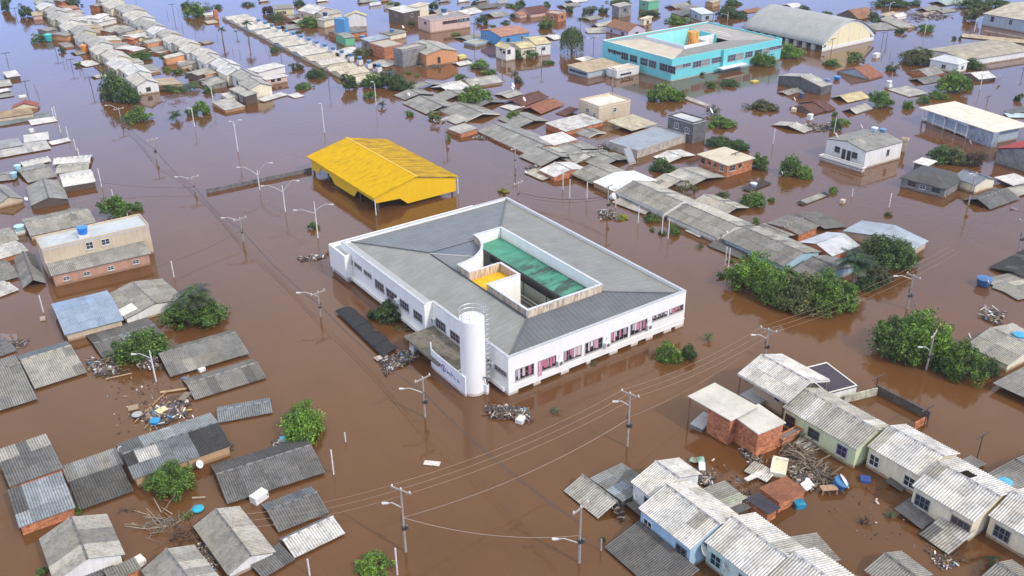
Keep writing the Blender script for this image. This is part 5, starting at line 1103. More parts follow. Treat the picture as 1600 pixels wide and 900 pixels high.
H('b7', (570,440,1290,712,1600,612), 3.1, 0, 'f', 'kb', (.74,.69,.58), 'long white clinic-like hall with columned gallery'.replace(' clinic-like', ''), name='building', cat='building', par_h=0, autowin=False, ins=1.4, fascia=None)
H('B4', (840,202,1115,287,1222,192), 1.6, 1.1, 'h', 'k', (.09,.09,.09), 'charcoal hipped house with yellow edged porch', mat='roof_far', win=[('l',.25,1.4,.8,.95,(.3,.1,.08)),('l',.5,1.0,.7,.95),('l',.8,1.4,.8,.95,(.1,.1,.1))], cols=['cd'])
H('B4', (1165,205,1300,262,1410,217), 1.6, .9, 'gy', 'c', (.22,.25,.3), 'cream gabled house with slate blue roof', mat='roof_far', autowin=False, cols=['c3'])
H('B4', (912,112,1000,142,1042,112), 1.7, .2, 'mx', 'd', 'w', 'small white roof behind the charcoal house', cat='shed', name='shed', autowin=False)
H('B4', (1210,357,1388,412,1590,347), .15, .9, 'gx', None, 'c5', 'patchy dark sunken roof beside the pole', cat='roof', name=G, cols=['c3','c2'], near=True, patch=[(.1,0,.5,.35,'c1'),(.55,0,.95,.25,'c1')])
H('B4', (1430,207,1530,262,1640,232), .7, .15, 'mx', None, 'c4', 'pale roof slab at the right edge by the sheds', cat='roof', name=G)
H('B4', (1480,282,1560,330,1680,270), .4, .3, 'mx', None, 'c1', 'grey sheet roof at the right edge', cat='roof', name=G)
H('S', (1555,232,1640,258,1700,240), 2.6, 1.6, 'gx', 'k', 'r', 'grey block shed with red roof at the right edge', name='building', cat='building', autowin=False)
H('b7', (1412,492,1480,530,1650,470), .5, .2, 'my', None, 'c3', 'dark flat roof right of the long white hall', cat='roof', name=G)
H('b7', (1400,520,1440,560,1660,560), .3, .1, 'my', None, (.5,.62,.7), 'pale blue sheet roof right of the long white hall', cat='roof', name=G)
H('b7', (220,262,400,345,562,300), .15, .2, 'mx', None, 'c1', 'flat grey roof awash behind the round tree', cat='roof', name=G)
H('a8', (390,748,600,800,772,760), .3, 1.0, 'gx', 'b', 'c2', 'wide grey roof below the white pavilion', name=G, autowin=False)
H('a8', (400,832,560,880,770,840), .15, .6, 'gx', None, 'c5', 'dark eaves roof beside the pale green tree', cat='roof', name=G)
H('a8', (980,765,1130,832,1282,800), .6, .8, 'gx', 'd', 'c4', 'cream gable near two lamp masts', name=G, autowin=False)
H('a8', (620,615,925,677,1017,640), 2.3, 1.2, 'h', 'w', 'zw', 'small white pavilion with metal hipped roof', cat='house', name='house', autowin=True)
H('a8', (690,500,1000,635,1540,490), 1.7, .8, 'gx', 'w', (.42,.38,.3), 'long low warehouse with tan ridge roof', name='building', cat='building', autowin=False, cols=[(.42,.38,.3)], mat='roof_far')
H('a8', (915,352,935,385,1660,470), .4, .15, 'my', None, 'tan', 'long tan awning roof behind the low warehouse', cat='roof', name=G, mat='roof_far')
H('S', (1538,21,1690,47,1770,24), 3.4, 1.4, 'gy', 'kb', (.5,.45,.36), 'grey hall with turquoise stripe at the upper right', name='building', cat='building', mat='roof_far', win=[('l',.1,1,1.4,2.3),('l',.3,1,1.4,2.3),('l',.5,1,1.4,2.3)])
H('a7', (745,152,945,205,1085,165), .3, 2.2, 'gx', 'd', 'rust', 'rusty brown gable behind the gymnasium', name=G, mat='roof_far', autowin=False)
H('a7', (1187,200,1380,288,1552,274), .3, 1.0, 'gy', 'w', 'c1', 'half grey half red gabled roof', name=G, gcol=CL['r'], autowin=False, fascia=(.75,.7,.65))
H('a7', (1270,172,1345,190,1425,160), 1.0, .8, 'gx', 'w', 'w', 'little white gable behind the red roof', name='shed', cat='shed', autowin=False)
H('a7', (1165,160,1300,190,1420,150), .2, .3, 'my', None, 'tan', 'sandy flat roof behind the red roof', cat='roof', name=G, mat='roof_far')
H('a7', (1050,262,1130,320,1325,292), .2, .4, 'my', None, 'c2', 'grey roof beside the gymnasium corner', cat='roof', name=G)
H('a7', (165,45,260,85,340,60), .3, .6, 'gx', None, 'c4', 'whitish roof behind the gymnasium', cat='roof', name=G)
H('a8', (490,145,560,160,700,130), .1, .3, 'gx', None, 'tan', 'sandy roof wreck in the far channel', cat='roof', name=G, mat='roof_far')
H('a8', (600,110,760,140,910,120), .2, .5, 'gx', None, 'c2', 'grey far roof by the roadside trees', cat='roof', name=G)
H('a8', (590,25,790,60,1030,30), .3, .8, 'gx', None, (.35,.45,.42), 'greenish far roof near the top edge', cat='roof', name=G, mat='roof_far')
H('a8', (480,95,600,120,720,85), .3, .6, 'gx', None, 'c2', 'dull far roof left of the greenish one', cat='roof', name=G)
H('a8', (990,70,1090,85,1200,50), .3, .6, 'gx', None, 'c1', 'pale far roof before the dark tree line', cat='roof', name=G)
# ---------------------------------------------------------------- upper middle
H('a5', (80,95,195,150,372,115), 1.3, 1.3, 'gx', 'p', 'td', 'dark brown tiled house with pink walls')
H('a5', (320,142,482,152,605,132), 2.3, 0, 'f', 'b', (.4,.37,.33), 'brick and cream box house by the willow', par_h=.2, ins=.02)
H('a5', (1010,66,1115,78,1278,55), 3.2, .4, 'my', 'k', 'c1', 'grey two storey shed at the top')
H('a5', (1010,267,1212,335,1365,290), 1.7, 1.6, 'gy', 'li', (.34,.17,.1), 'brown tiled house with lilac walls', mat='tile')
H('a5', (1285,212,1378,206,1545,186), 2.0, 0, 'f', 'c', (.55,.5,.4), 'cream box house behind the turquoise school', par_h=.2)
H('a5', (1300,5,1425,22,1562,0), 3.0, 0, 'f', 'gr', (.5,.45,.4), 'green and brick house at the top edge', par_h=.2)
H('a5', (720,185,820,215,930,185), .2, .4, 'gx', None, 'c2', 'grey roof right of the willow', cat='roof', name=G)
H('a5', (840,262,900,285,1060,240), .2, .6, 'gx', None, 'c1', 'grey roof left of the lilac house', cat='roof', name=G)
H('a5', (760,310,790,350,990,340), .2, .4, 'my', None, 'c1', 'flat grey roof below the lilac house', cat='roof', name=G)
H('a5', (480,60,560,85,700,55), .2, .7, 'gx', None, 'c2', 'grey gable at the top behind the box house', cat='roof', name=G)
H('a5', (540,15,660,35,800,10), .2, .6, 'gx', None, 'c4', 'white gable on the top edge', cat='roof', name=G)
H('a5', (345,372,440,418,510,388), .3, .4, 'gx', None, 'c4', 'cream roof left of the willow', cat='roof', name=G)
H('a5', (545,700,790,760,1190,685), 1.6, .35, 'my', 'kb', (.5,.4,.27), 'tan roofed hall with white front wall', name='building', cat='building', mat='roof_far', win=[('l',.3,3.5,.6,1.0,(.3,.35,.4)),('l',.7,3.5,.6,1.0,(.3,.35,.4))])
H('a5', (985,716,1092,747,1328,697), 1.9, 0, 'f', 'w', (.66,.6,.5), 'white walled box at the end of the tan hall', name='building', cat='building', par_h=.25, ins=.02, win=[('f',.4,3.6,.35,.9,(.15,.15,.15))])
H('a5', (640,622,740,642,885,612), .2, .1, 'my', None, 'w', 'white floating roof behind the tan hall', cat='roof', name='roof_fragment')
H('a5', (20,443,92,510,225,475), 2.9, .6, 'gx', 'c', 'ye', 'cream house with sandy roof behind a hedge tree')
H('a5', (160,388,247,470,390,440), 3.1, .7, 'gx', 'w', 'ye', 'white house with sandy roof left of the willow')
H('a4', (1150,478,1382,497), 3.2, .9, 'gy', 'w', 'ye', 'white two storey house with dark windows', mat='roof_far', win=[('l',.5,1.2,1.0,2.4),('f',.3,1.0,1.1,2.4),('l',.8,1.0,1.0,2.4)])
H('a4', (1117,297,1215,387,1440,312), 2.9, .9, 'gx', 'bl', 'sal', 'blue house with salmon tiled roof')
H('a4', (830,440,945,468,1100,430), .7, 0, 'f', 's', (.4,.38,.34), 'low pale blue terrace of the salmon roofed house', par_h=.2, cat='terrace', name='terrace', autowin=False)
H('a4', (740,395,880,430,1075,380), .3, .5, 'gx', None, 'c2', 'grey roof left of the blue house', cat='roof', name=G)
H('a4', (330,182,480,222,908,167), 3.5, 0, 'f', 'p', (.28,.28,.28), 'long pink two storey building with dark windows', par_h=.25, ins=.02, name='building', cat='building', win=[('f',x,1.5,.8,2.5,(.3,.15,.12)) for x in (.36,.46,.56,.64)]+[('f',x,1.7,1.1,2.5,(.7,.68,.66)) for x in (.74,.83,.93)]+[('l',.6,1.2,.8,2.5)])
H('a4', (48,103,200,140,372,102), 3.5, .5, 'my', 'd', 'c4', 'dark timber building with pale flat roof', name='building', cat='building', mat='roof_far')
H('a4', (265,62,345,75,458,36), 4.2, 0, 'f', 'c', (.55,.5,.45), 'tall tan box behind the timber building', par_h=.2, name='building', cat='building')
H('a4', (120,500,188,530,425,470), 4.3, 0, 'f', 'k', (.42,.4,.35), 'grey parapet block of the brick complex', par_h=.3, name='building', cat='building', ins=.02, autowin=False)
H('a4', (300,470,433,578,745,516), 3.0, 1.1, 'gy', 'og', 'c1', 'orange walled gable of the brick complex', name='building', cat='building', autowin=False, win=[('f',.4,.8,1.5,1.3,(.3,.1,.05))])
H('a4', (-120,440,0,495,180,450), 3.2, 0, 'f', 'b', (.45,.42,.36), 'unfinished red brick house of the complex', par_h=.1, autowin=False, ins=.1)
H('a3', (1080,415,1180,440,1400,395), 3.0, .3, 'my', 'k', 'bl', 'slate blue roof at the back of the complex', name='building', cat='building', mat='roof_far')
H('a3', (820,352,925,402,1035,385), 2.4, .3, 'gx', 'gr', 'c2', 'small green walled house by the brick complex', autowin=False)
H('a3', (750,330,860,372,1160,322), 1.2, .3, 'gx', 'b', 'c5', 'cluttered dark roof behind the green walled house', autowin=False)
H('a3', (1290,340,1400,372,1560,330), 1.6, .2, 'gx', 'c', 'c2', 'roof with blue tanks behind the complex', autowin=False)
H('a3', (1180,660,1350,705,1450,650), .3, .4, 'gx', None, 'c1', 'low grey roof in front of the brick complex', cat='roof', name=G)
H('a3', (800,545,925,580,1035,510), .6, .5, 'gx', None, 'c4', 'cream gable beside the olive thicket', cat='roof', name=G, cols=['c4'])
H('a3', (830,165,922,182,1160,190), 3.2, 1.3, 'gy', 'w', 'ye', 'white chapel with blue corner tower', name='chapel', cat='chapel', mat='roof_far', autowin=False)
H('a3', (640,205,712,222,830,185), 2.2, .3, 'my', 'c', 'c1', 'cream annexe left of the chapel', autowin=False)
H('a3', (512,95,602,152,800,95), 2.6, 1.4, 'gy', 'p', 'c4', 'peach gabled house behind the chapel')
H('a3', (625,140,700,172,865,125), 2.4, .8, 'gx', 'c', 'c1', 'grey roofed house with a dark tank')
H('a3', (150,68,190,102,400,92), 2.2, .8, 'gx', 'y', 'c2', 'pale yellow house with grey roof')
H('a3', (270,270,330,310,460,285), .3, .5, 'gx', None, 'c2', 'sunken grey gable by the long terrace', cat='roof', name=G)
H('a3', (380,215,440,250,590,190), .3, .6, 'gx', None, 'c1', 'sunken grey roof behind the round dark tree', cat='roof', name=G)
H('a3', (300,180,360,200,470,160), .3, .6, 'gx', 'og', 'c2', 'small roof with orange wall by the yellow house', cat='roof', name=G, autowin=False)
H('b3', (510,107,700,168,880,97), .5, .7, 'gx', None, 'c4', 'cream gable beside the big round bush', cat='roof', name=G, cols=['c4'])
H('b3', (760,42,915,108,1250,62), .4, .9, 'gx', 'tn', 'c1', 'long grey roof right of the cream gable', name=G, autowin=False)
H('a4', (735,655,790,690,905,655), .3, .3, 'gx', None, 'c4', 'white shed roof by the orange gable', cat='roof', name='shed')
H('a4', (770,92,850,112,1240,75), .3, .8, 'gx', None, 'c3', 'dark slate roof on the far row', cat='roof', name=G)
H('a4', (700,130,850,165,1010,120), .3, .9, 'gx', None, 'c4', 'cream roof behind the pink building', cat='roof', name=G)
H('a4', (1000,150,1150,185,1320,165), .3, .8, 'gx', None, 'c2', 'mottled roof on the far row', cat='roof', name=G)
H('a4', (460,130,560,150,700,120), .3, .8, 'gx', None, 'c2', 'grey roof beyond the pink building', cat='roof', name=G)
H('a4', (1330,140,1420,165,1530,140), 1.0, .6, 'gx', 'p', 'sal', 'small pink house with salmon roof')
H('a4', (1410,110,1480,140,1640,90), .8, 1.0, 'gx', 'p', 'td', 'maroon roof left of the dark brown house')
H('a6', (240,68,380,95,560,70), .3, .8, 'gx', None, 'c2', 'grey roof on the upper middle edge', cat='roof', name=G)
H('a6', (560,103,640,152,752,132), 2.3, .5, 'my', 'kb', 'zw', 'pale house on blue stilts', posts=(.1,.15,.45))
H('a6', (330,150,440,170,560,120), .5, .5, 'my', 'd', 'c3', 'dark flat shed left of the stilt house', autowin=False)
H('a6', (380,90,480,112,640,80), .8, .4, 'my', 'b', 'c5', 'dark roof behind the stilt house', autowin=False)
H('a6', (1060,110,1120,140,1230,100), .2, .6, 'gx', None, 'rust', 'reddish roof left of the gymnasium', cat='roof', name=G, mat='roof_far')
H('a6', (680,20,760,35,830,5), 1.5, .4, 'gx', 'o', 'tan', 'orange house on the top edge', mat='roof_far')
# scattered roofs along the top edge
for i, (x0, y0, x1, y1, rc, ad) in enumerate([(1050,20,1250,10,'c2','low grey'),(1280,8,1420,2,'rust','rusty'),(620,12,760,2,'c4','white'),(20,10,150,4,'c1','pale grey'),(1180,60,1300,40,'c4','cream'),(1330,90,1440,75,'c2','dull grey')]):
    H('a3', (x0, y0, x1, y1+4), .4, .8, 'gx', None, rc, ad+' roof awash beyond the peach house', cat='roof', name=G, mat='roof_far')
for i, (x0, y0, x1, y1, rc, ad) in enumerate([(560,14,700,8,'c2','grey'),(760,20,900,8,'c4','pale'),(960,10,1100,4,'c2','dark grey'),(1180,40,1290,22,'c1','beige')]):
    H('a4', (x0, y0, x1, y1), .4, .8, 'gx', None, rc, ad+' roof awash beyond the pink building', cat='roof', name=G, mat='roof_far')
# ---------------------------------------------------------------- terraces, upper left
ORD = 'first second third fourth fifth sixth seventh eighth ninth tenth eleventh twelfth thirteenth fourteenth fifteenth sixteenth seventeenth eighteenth nineteenth twentieth'.split()
def terrace(a0, a1, wpx, z, n, desc, group, rise=1.1, ax='gy', wj=(), rc=('c6','c6','c4','c1'), off=(0, 1.3), flat=False):
    A = P(*a0, z); Bq = P(*a1, z); R = P(*wpx, z); W = (R.x-Bq.x)
    r = random.Random(int(a0[0])+5); d = (A-Bq)/n
    for i in range(n):
        p = Bq+d*i; L = d.y*.985; ox = off[i % 2] if not flat else 0; dz = (.25 if i % 2 else 0)
        wk = r.choice(wj or 'wwcws'); kk = wk if wk in WC else 'w'
        ct = Vector((p.x+W/2+ox+d.x/2, p.y+d.y/2, 0))
        H('S', None, z+dz+r.uniform(-.1, .1), rise, ax, kk, tuple(jit(CL[r.choice(rc)], .06)), f'{ORD[i]} {desc}', world=(ct, W*r.uniform(.96, 1.03), L, 0), group=group, mat='roof_far', near=False, land=(i % 4 == 1), ins=.15 if flat else .3,
          win=None if not flat else [])
        if not flat and n > 6 and i % 3 != 1:
            sd_ = -1 if a0[0] > 150 else 1; ww = r.uniform(3, 5.5); lw = L*r.uniform(.45, .85)
            H('S', None, r.uniform(.5, 1.7), r.uniform(.15, .5), 'mx' if sd_ < 0 else 'mX', r.choice(['w','b','k','c','og','tn']), tuple(jit(CL[r.choice(['c1','c2','c4','tan','c6'])], .1)),
              f'{ORD[i]} small yard lean-to'+desc.split(' house')[1], cat='shed', name='shed', world=(Vector((ct.x+sd_*(W/2+ww/2+.1), ct.y+r.uniform(-1, 1), 0)), ww, lw, 0), group='yard lean-tos behind the terraces', mat='roof_far', near=False, land=False, autowin=False, ins=.1)
terrace((205,36), (390,140), (427,134), 2.5, 13, 'gabled house from the near end of the middle terrace', 'white gabled houses of the upper left terraces', wj='wwwcw', off=(0,.8))
terrace((46,4), (212,136), (248,129), 2.2, 14, 'gabled house from the near end of the left terrace', 'white gabled houses of the upper left terraces', wj='wwcwwsy', off=(0, 1.0))
terrace((140,-2), (208,34), (246,30), 2.4, 4, 'gabled house beyond the far end of the middle terrace', 'white gabled houses of the upper left terraces')
terrace((346,27), (553,131), (587,119), .55, 15, 'low cream house from the near end of the tank row', 'low cream houses of the long tank row', rise=.55, ax='gx', flat=True, rc=('c6','c7','c6'))
# backyard buildings between the terraces
for i, (c, z, w_, rc, l) in enumerate([((740,205,1020,240,1210,190),1.6,'w','c4','white flat house between the terraces'), ((560,350,700,380,750,350),1.6,'og','c2','orange shed beside the turquoise tank'), ((900,195,1025,200,1130,150),2.6,'w','w','white box house with one dark window'),
      ((1230,495,1400,540,1480,500),1.2,'b','c4','brick shed with cream roof between the terraces'), ((1290,370,1400,400,1560,355),1.6,'y','c4','yellowish yard house between the terraces'), ((970,320,1150,340,1390,285),.6,'b','c1','long brick yard roof between the terraces'),
      ((1100,410,1180,440,1300,400),.5,None,'c2','grey yard roof behind the orange wall'), ((1310,400,1380,420,1440,380),1.4,'b',(.5,.2,.1),'small bare brick box between the terraces'), ((600,60,690,105,830,85),.6,'b','sal','pinkish yard roof near the top left'),
      ((700,130,780,150,860,120),.5,None,'c1','sandy yard roof near the top left'), ((590,0,640,20,700,-5),2.0,'b','c2','brick yard box on the top edge'), ((970,50,1010,70,1070,40),1.8,'b','c2','brick yard box beside the white houses'),
      ((630,450,680,500,770,480),.3,'b','c2','brick walled yard roof by the water'), ((770,540,800,575,890,550),.2,None,'c2','sunken grey roof beside the orange tank'), ((810,650,900,700,1010,660),.2,None,'c4','sunken white roof left of the left terrace'),
      ((970,790,1010,820,1110,790),.2,None,'c1','sunken pale roof before the big dark tree'), ((420,300,480,330,580,300),1.2,'k','c2','grey yard house left of the turquoise tank'), ((310,130,340,170,450,160),1.4,'p','tan','pinkish hut at the far left row')]):
    H('a1', c, z, .25 if w_ else .4, 'gx', w_, rc, l, cat='shed' if w_ else 'roof', name='shed', autowin=(i == 2))
for i, (c, z, w_, rc, l) in enumerate([((100,370,230,400,270,350),1.2,'y','c4','olive walled yard house by the middle terrace'), ((250,530,330,560,440,510),.4,'b','c1','sunken yard roof with an orange edge'), ((500,640,570,690,720,660),.5,None,'w','white slanted sheet roof in the yards'),
      ((560,680,640,730,790,690),.3,None,'c2','grey slanted roof beside the white sheet'), ((690,740,730,790,860,720),1.5,'d','c1','open fronted hut with pale columns'), ((780,820,860,860,960,800),.9,'d','c2','dark walled hut by the middle terrace'),
      ((760,430,800,460,860,430),.2,'b','c2','tiny brick walled roof in the channel'), ((800,220,830,250,940,232),.2,'b','tan','small sandy roof left of the tank row'), ((770,140,800,165,930,150),.6,'w','c4','cream yard roof beside the brick chimney'), ((-10,500,60,540,120,505),1.3,'b','c4','brick yard house with white roof')]):
    H('a2', c, z, .25 if w_ else .4, 'gx', w_, rc, l, cat='shed' if w_ else 'roof', name='shed', autowin=False)
# end pieces of the middle terrace
H('b2', (780,330,950,412,1090,385), 1.9, .3, 'mx', 'td_' if False else 'd', 'c1', 'brown porch house at the end of the middle terrace', win=[('l',.25,.8,1.2,1.2,(.7,.7,.68)),('l',.7,1.4,1.3,1.1,(.7,.7,.68))])
H('b2', (630,475,745,555,945,505), .6, .4, 'my', 'og', 'c1', 'low roof with painted orange shopfront', name=G, autowin=False, cols=['c1'])
H('b2', (1090,440,1150,462,1390,385), .35, .2, 'my', None, 'c4', 'pale yard roof right of the porch house', cat='roof', name=G)
H('b2', (1400,395,1470,425,1570,400), .15, .1, 'my', None, 'c4', 'loose cream roof slab in the channel', cat='roof', name='roof_fragment')
H('b2', (980,125,1090,160,1370,85), 1.9, .15, 'my', 'w', 'c4', 'flat white annexe with boxed end', autowin=False)
H('b2', (1150,215,1170,240,1390,190), 1.4, .15, 'my', 'p', 'c4', 'pinkish balcony house over the channel', win=[('f',.3,1,.6,1.0),('f',.6,1,.6,1.0)])
H('b2', (420,150,460,185,600,130), 1.0, .2, 'my', 'd', 'c2', 'dark hut left of the middle terrace end', autowin=False)
# chapel tower
tt, _, _ = H('a3', (830,190,915,205,935,185), 5.4, 0, 'f', 'bl', (.12,.3,.5), 'tall blue tower at the chapel corner', name='tower', cat='tower', par_h=.1, autowin=False, ins=.0)

for c, l, k in [((500,200,640,250,8),'grey roof tucked behind the farthest middle gables','c2'),((850,290,960,332,8),'mossy grey roof behind the broad grey gable','c5'),((1180,440,1400,535,8),'grey roof behind the white lath gable','c2'),((250,110,330,140,8),'small grey gable at the far end of the middle row','c2')]:
    H('b3', c, .3, .7, 'gy', None, k, l, cat='roof', name=G)
for c, l, k in [((60,62,175,105,9),'pale roof above the cream slab with junk','c1'),((200,40,330,85,9),'grey roof between two middle gables','c2'),((300,95,400,128,8),'weathered roof behind the cream gable','c1'),((430,110,560,150,8),'light grey roof behind the yellow green barge board','c2'),((1110,372,1330,455,6),'pale rear slope behind the scalloped gable','c1'),((860,240,960,285,7),'pale rear slope behind the white triangular end','c1')]:
    H('B3', c, .3, .7, 'gy', None, k, l, cat='roof', name=G)
# ---------------------------------------------------------------- trees and bushes: region, x, waterline y, width, height, colour
for q in [
 ('S',9,18,20,22,'d'),('S',38,28,21,20,'d'),('S',60,67,26,15,'m'),('S',96,82,10,9,'m'),('S',121,104,10,8,'m'),('S',112,12,20,14,'d'),('S',218,95,32,17,'m'),
 ('S',176,160,44,44,'d'),('S',200,163,34,30,'d'),('S',160,158,14,12,'br','sparse'),('S',208,192,40,23,'m'),('S',298,182,19,15,'m'),('S',316,180,25,22,'m'),('S',323,147,18,12,'m'),
 ('S',255,99,22,16,'d'),('S',259,113,12,8,'m'),('S',275,116,20,9,'m'),('S',296,120,20,10,'o'),('S',276,88,12,9,'d'),('S',302,27,30,23,'b'),('S',288,12,16,11,'d'),('S',323,20,18,17,'w','sparse'),('S',339,14,13,8,'d'),
 ('S',384,10,20,8,'d'),('S',427,82,16,10,'d'),('S',463,110,23,14,'o'),('S',493,123,34,18,'d'),('S',473,140,28,12,'m'),('S',483,43,34,19,'m'),('S',437,36,18,19,'o'),('S',423,32,16,12,'d'),('S',467,10,20,12,'d'),('S',414,22,12,12,'br'),('S',421,22,12,13,'br'),
 ('S',465,52,11,5,'m'),('S',545,141,26,28,'d'),('S',582,138,36,26,'m'),('S',606,138,40,31,'d'),('S',625,143,40,24,'d'),('S',643,136,20,9,'m'),('S',563,91,30,18,'o'),('S',575,155,22,13,'m'),('S',612,12,24,12,'m'),
 ('S',640,182,15,11,'m'),('S',638,116,12,6,'m'),('S',651,120,8,5,'m'),('S',679,187,22,16,'y2'),('S',700,220,10,10,'m'),('S',677,16,18,16,'d'),('S',740,11,11,10,'d'),('S',755,38,22,16,'d'),('S',815,12,15,13,'d'),('S',798,12,20,6,'m'),('S',790,38,16,7,'d'),('S',769,44,14,7,'m'),
 ('S',813,94,24,17,'m'),('S',829,92,26,21,'m'),('S',712,56,15,7,'m'),('S',644,40,12,8,'d'),('S',749,109,30,18,'b'),('S',764,117,26,12,'m'),('S',718,124,21,10,'m'),('S',731,96,12,5,'m'),('S',806,118,14,10,'w','sparse'),('S',809,131,18,14,'w'),
 ('S',741,165,54,34,'m'),('S',803,189,28,18,'m'),('S',854,46,24,19,'m'),('S',845,44,10,8,'m'),('S',858,101,21,8,'m'),('S',890,20,16,12,'d'),('S',855,10,14,8,'m'),('S',921,26,25,18,'o'),('S',943,21,15,12,'d'),('S',969,7,36,9,'m'),('S',1018,27,32,14,'d'),('S',868,28,14,8,'m'),
 ('S',808,14,14,11,'m'),('S',803,28,14,8,'d'),('S',958,95,14,8,'d'),('S',986,106,22,9,'m'),('S',1075,8,11,8,'m'),('S',1062,38,34,16,'b'),('S',1137,28,34,20,'d'),('S',1155,30,30,14,'d'),('S',1148,9,28,12,'d'),
 ('S',1182,103,28,24,'b'),('S',1200,104,28,22,'m'),('S',1240,92,38,23,'b'),('S',1090,118,24,12,'w'),('S',1111,138,24,13,'m'),('S',1141,136,30,14,'d'),('S',1036,160,44,32,'m'),('S',1058,158,36,22,'m'),
 ('S',1196,174,46,20,'o'),('S',1130,201,46,23,'b'),('S',1113,182,24,20,'w','sparse'),('S',1127,231,42,18,'d'),('S',1155,236,40,20,'d'),('S',1188,266,34,28,'m'),('S',1037,270,44,24,'d'),('S',1022,268,14,9,'b'),('S',948,235,12,6,'d'),
 ('S',1072,303,26,24,'o','sparse'),('S',1088,298,12,8,'w','sparse'),('S',1129,313,26,15,'w'),('S',1180,325,38,25,'m'),('S',1238,277,32,34,'m'),('S',1258,280,28,22,'b'),('S',1303,302,15,11,'b'),('S',1206,316,12,8,'m'),('S',1390,339,14,8,'o'),
 ('S',973,344,22,10,'y'),('S',1019,348,27,15,'m'),('S',1055,368,22,19,'m'),('S',1036,368,16,8,'d'),('S',1020,362,10,6,'m'),('S',1095,388,12,10,'m','sparse'),('S',1181,354,12,16,'m'),('S',1127,435,16,10,'m'),('S',1142,412,14,8,'m'),
 ('S',1382,170,37,29,'m'),('S',1308,205,20,20,'m'),('S',1322,195,18,10,'b'),('S',1305,182,10,8,'m'),('S',1422,171,20,14,'m'),('S',1447,162,24,12,'m'),('S',1470,156,26,14,'m'),('S',1495,147,46,36,'b'),('S',1515,140,18,14,'m'),
 ('S',1441,103,52,30,'o'),('S',1526,110,30,17,'d'),('S',1395,112,17,13,'o'),('S',1337,98,26,18,'m'),('S',1303,104,27,13,'m'),('S',1410,53,18,10,'d'),('S',1451,50,25,13,'m'),('S',1492,62,7,6,'d'),('S',1501,62,5,6,'d'),
 ('S',1259,16,17,9,'d'),('S',1295,23,16,7,'m'),('S',1368,37,19,17,'d'),('S',1398,12,48,18,'d'),('S',1434,9,22,9,'d'),('S',1530,16,44,22,'d'),('S',1565,14,44,18,'d'),('S',1522,35,24,22,'o'),('S',1595,159,15,12,'d'),
 ('S',1480,258,46,30,'d'),('S',1503,260,36,26,'o'),('S',1524,262,26,22,'br'),('S',1535,248,24,12,'w','sparse'),('S',1228,236,1,1,'m') if False else ('S',785,303,20,9,'y'),
 ('S',1188,463,84,62,'b'),('S',1222,478,74,56,'m'),('S',1255,490,76,58,'o'),('S',1290,492,66,58,'m'),('S',1322,487,54,52,'b'),('S',1238,462,60,44,'m'),
 ('S',1392,425,74,52,'d'),('S',1372,448,44,34,'o'),('S',1418,420,34,40,'m'),('S',1355,455,36,22,'d'),
 ('S',1420,573,82,72,'m'),('S',1456,576,78,80,'b'),('S',1418,548,64,54,'d'),('S',1514,601,62,52,'m'),('S',1487,592,40,36,'d'),('S',1548,594,34,34,'d'),
 ('S',178,343,46,39,'m'),('S',213,330,22,13,'m'),('S',300,515,82,50,'m'),('S',216,569,76,56,'m'),('S',190,565,30,20,'m'),('S',265,779,64,46,'m'),('S',118,806,15,17,'m'),('S',62,900,20,9,'m'),('S',290,812,17,10,'l'),
 ('S',470,693,76,58,'b'),('S',580,903,56,26,'b'),('S',1048,569,44,34,'b'),('S',1076,564,30,28,'d'),('S',602,506,46,36,'d'),('S',583,500,24,16,'d'),('S',490,359,19,13,'m'),('S',635,517,30,12,'o','sparse'),
 ('S',928,572,14,6,'m','sparse'),('S',943,848,9,10,'d') ]:
    reg, x, y, w_, h_, c = q[:6]
    c = {'y2': 'l'}.get(c, c)
    tree(reg, x, y, w_, h_, c, kind=(q[6] if len(q) > 6 else None))
# willow, palms, bananas
def willow():
    b = P(893, 82); H = hgt(893, 82, 40); t = thing('willow_tree', b, 0, 'tall weeping willow beside the turquoise school', 'willow tree', None, 'weeping willow')
    r = random.Random(3); V = []; F = []; R = 3.1
    for i in range(420):
        a = r.uniform(0, 2*pi); rr = R*sqrt(r.random()); z0 = H*(1-.32*(rr/R)**2)*r.uniform(.8, 1.02); ln = H*r.uniform(.3, .75)*(.6+.4*rr/R); x, y = cos(a)*rr, sin(a)*rr; k = 7
        for j in range(k):
            z = z0-ln*j/k; 
            if z < .1: break
            for s in (-1, 1):
                q = Vector((x*(1+.1*j/k), y*(1+.1*j/k), z)); d = Vector((r.uniform(-.22, .22), r.uniform(-.22, .22), -.42)); e = Vector((r.uniform(-.12, .12), r.uniform(-.12, .12), 0)); n = len(V)
                V += [q, q+d*.5+e, q+d, q+d*.5-e]; F.append((n, n+1, n+2, n+3))
    link('crown', mk('crown', V, F), 'leaf', (.12, .17, .06), t); link('trunk', B().path([(0, 0, -1), (.1, 0, H*.5), (0, 0, H*.85)], .35, .1).mesh('trunk'), 'wood', (.15, .11, .08), t)
willow()
palm('S', 348.5, 66, 46, 8, 'tall thin palm standing in the channel left of the tank row', n=13)
palm('S', 389, 66, 36, 9, 'thicker tall palm at the left edge of the tank row', n=18)
palm('S', 370, 57, 49, 4, 'tiny slender palm between the two tall palms', n=10)
palm('S', 907, 44, 30, 9, 'dark palm crown rising behind the weeping willow', n=14)
palm('S', 308, 500, 460, 27, 'feathery palm behind the round tree by the white panelled house', n=24, col=(.06,.1,.035), droop=1.2)
palm('S', 1331, 446, 408, 27, 'dark palm between the two tree belts', n=22, col=(.025,.07,.03))
palm('S', 275, 188, 180, 11, 'low fan palm left of two dark bushes', n=20, col=(.05,.09,.04))
palm('S', 679, 190, 178, 10, 'yellowish young palm in front of the middle roof row', n=16, col=(.14,.16,.04))
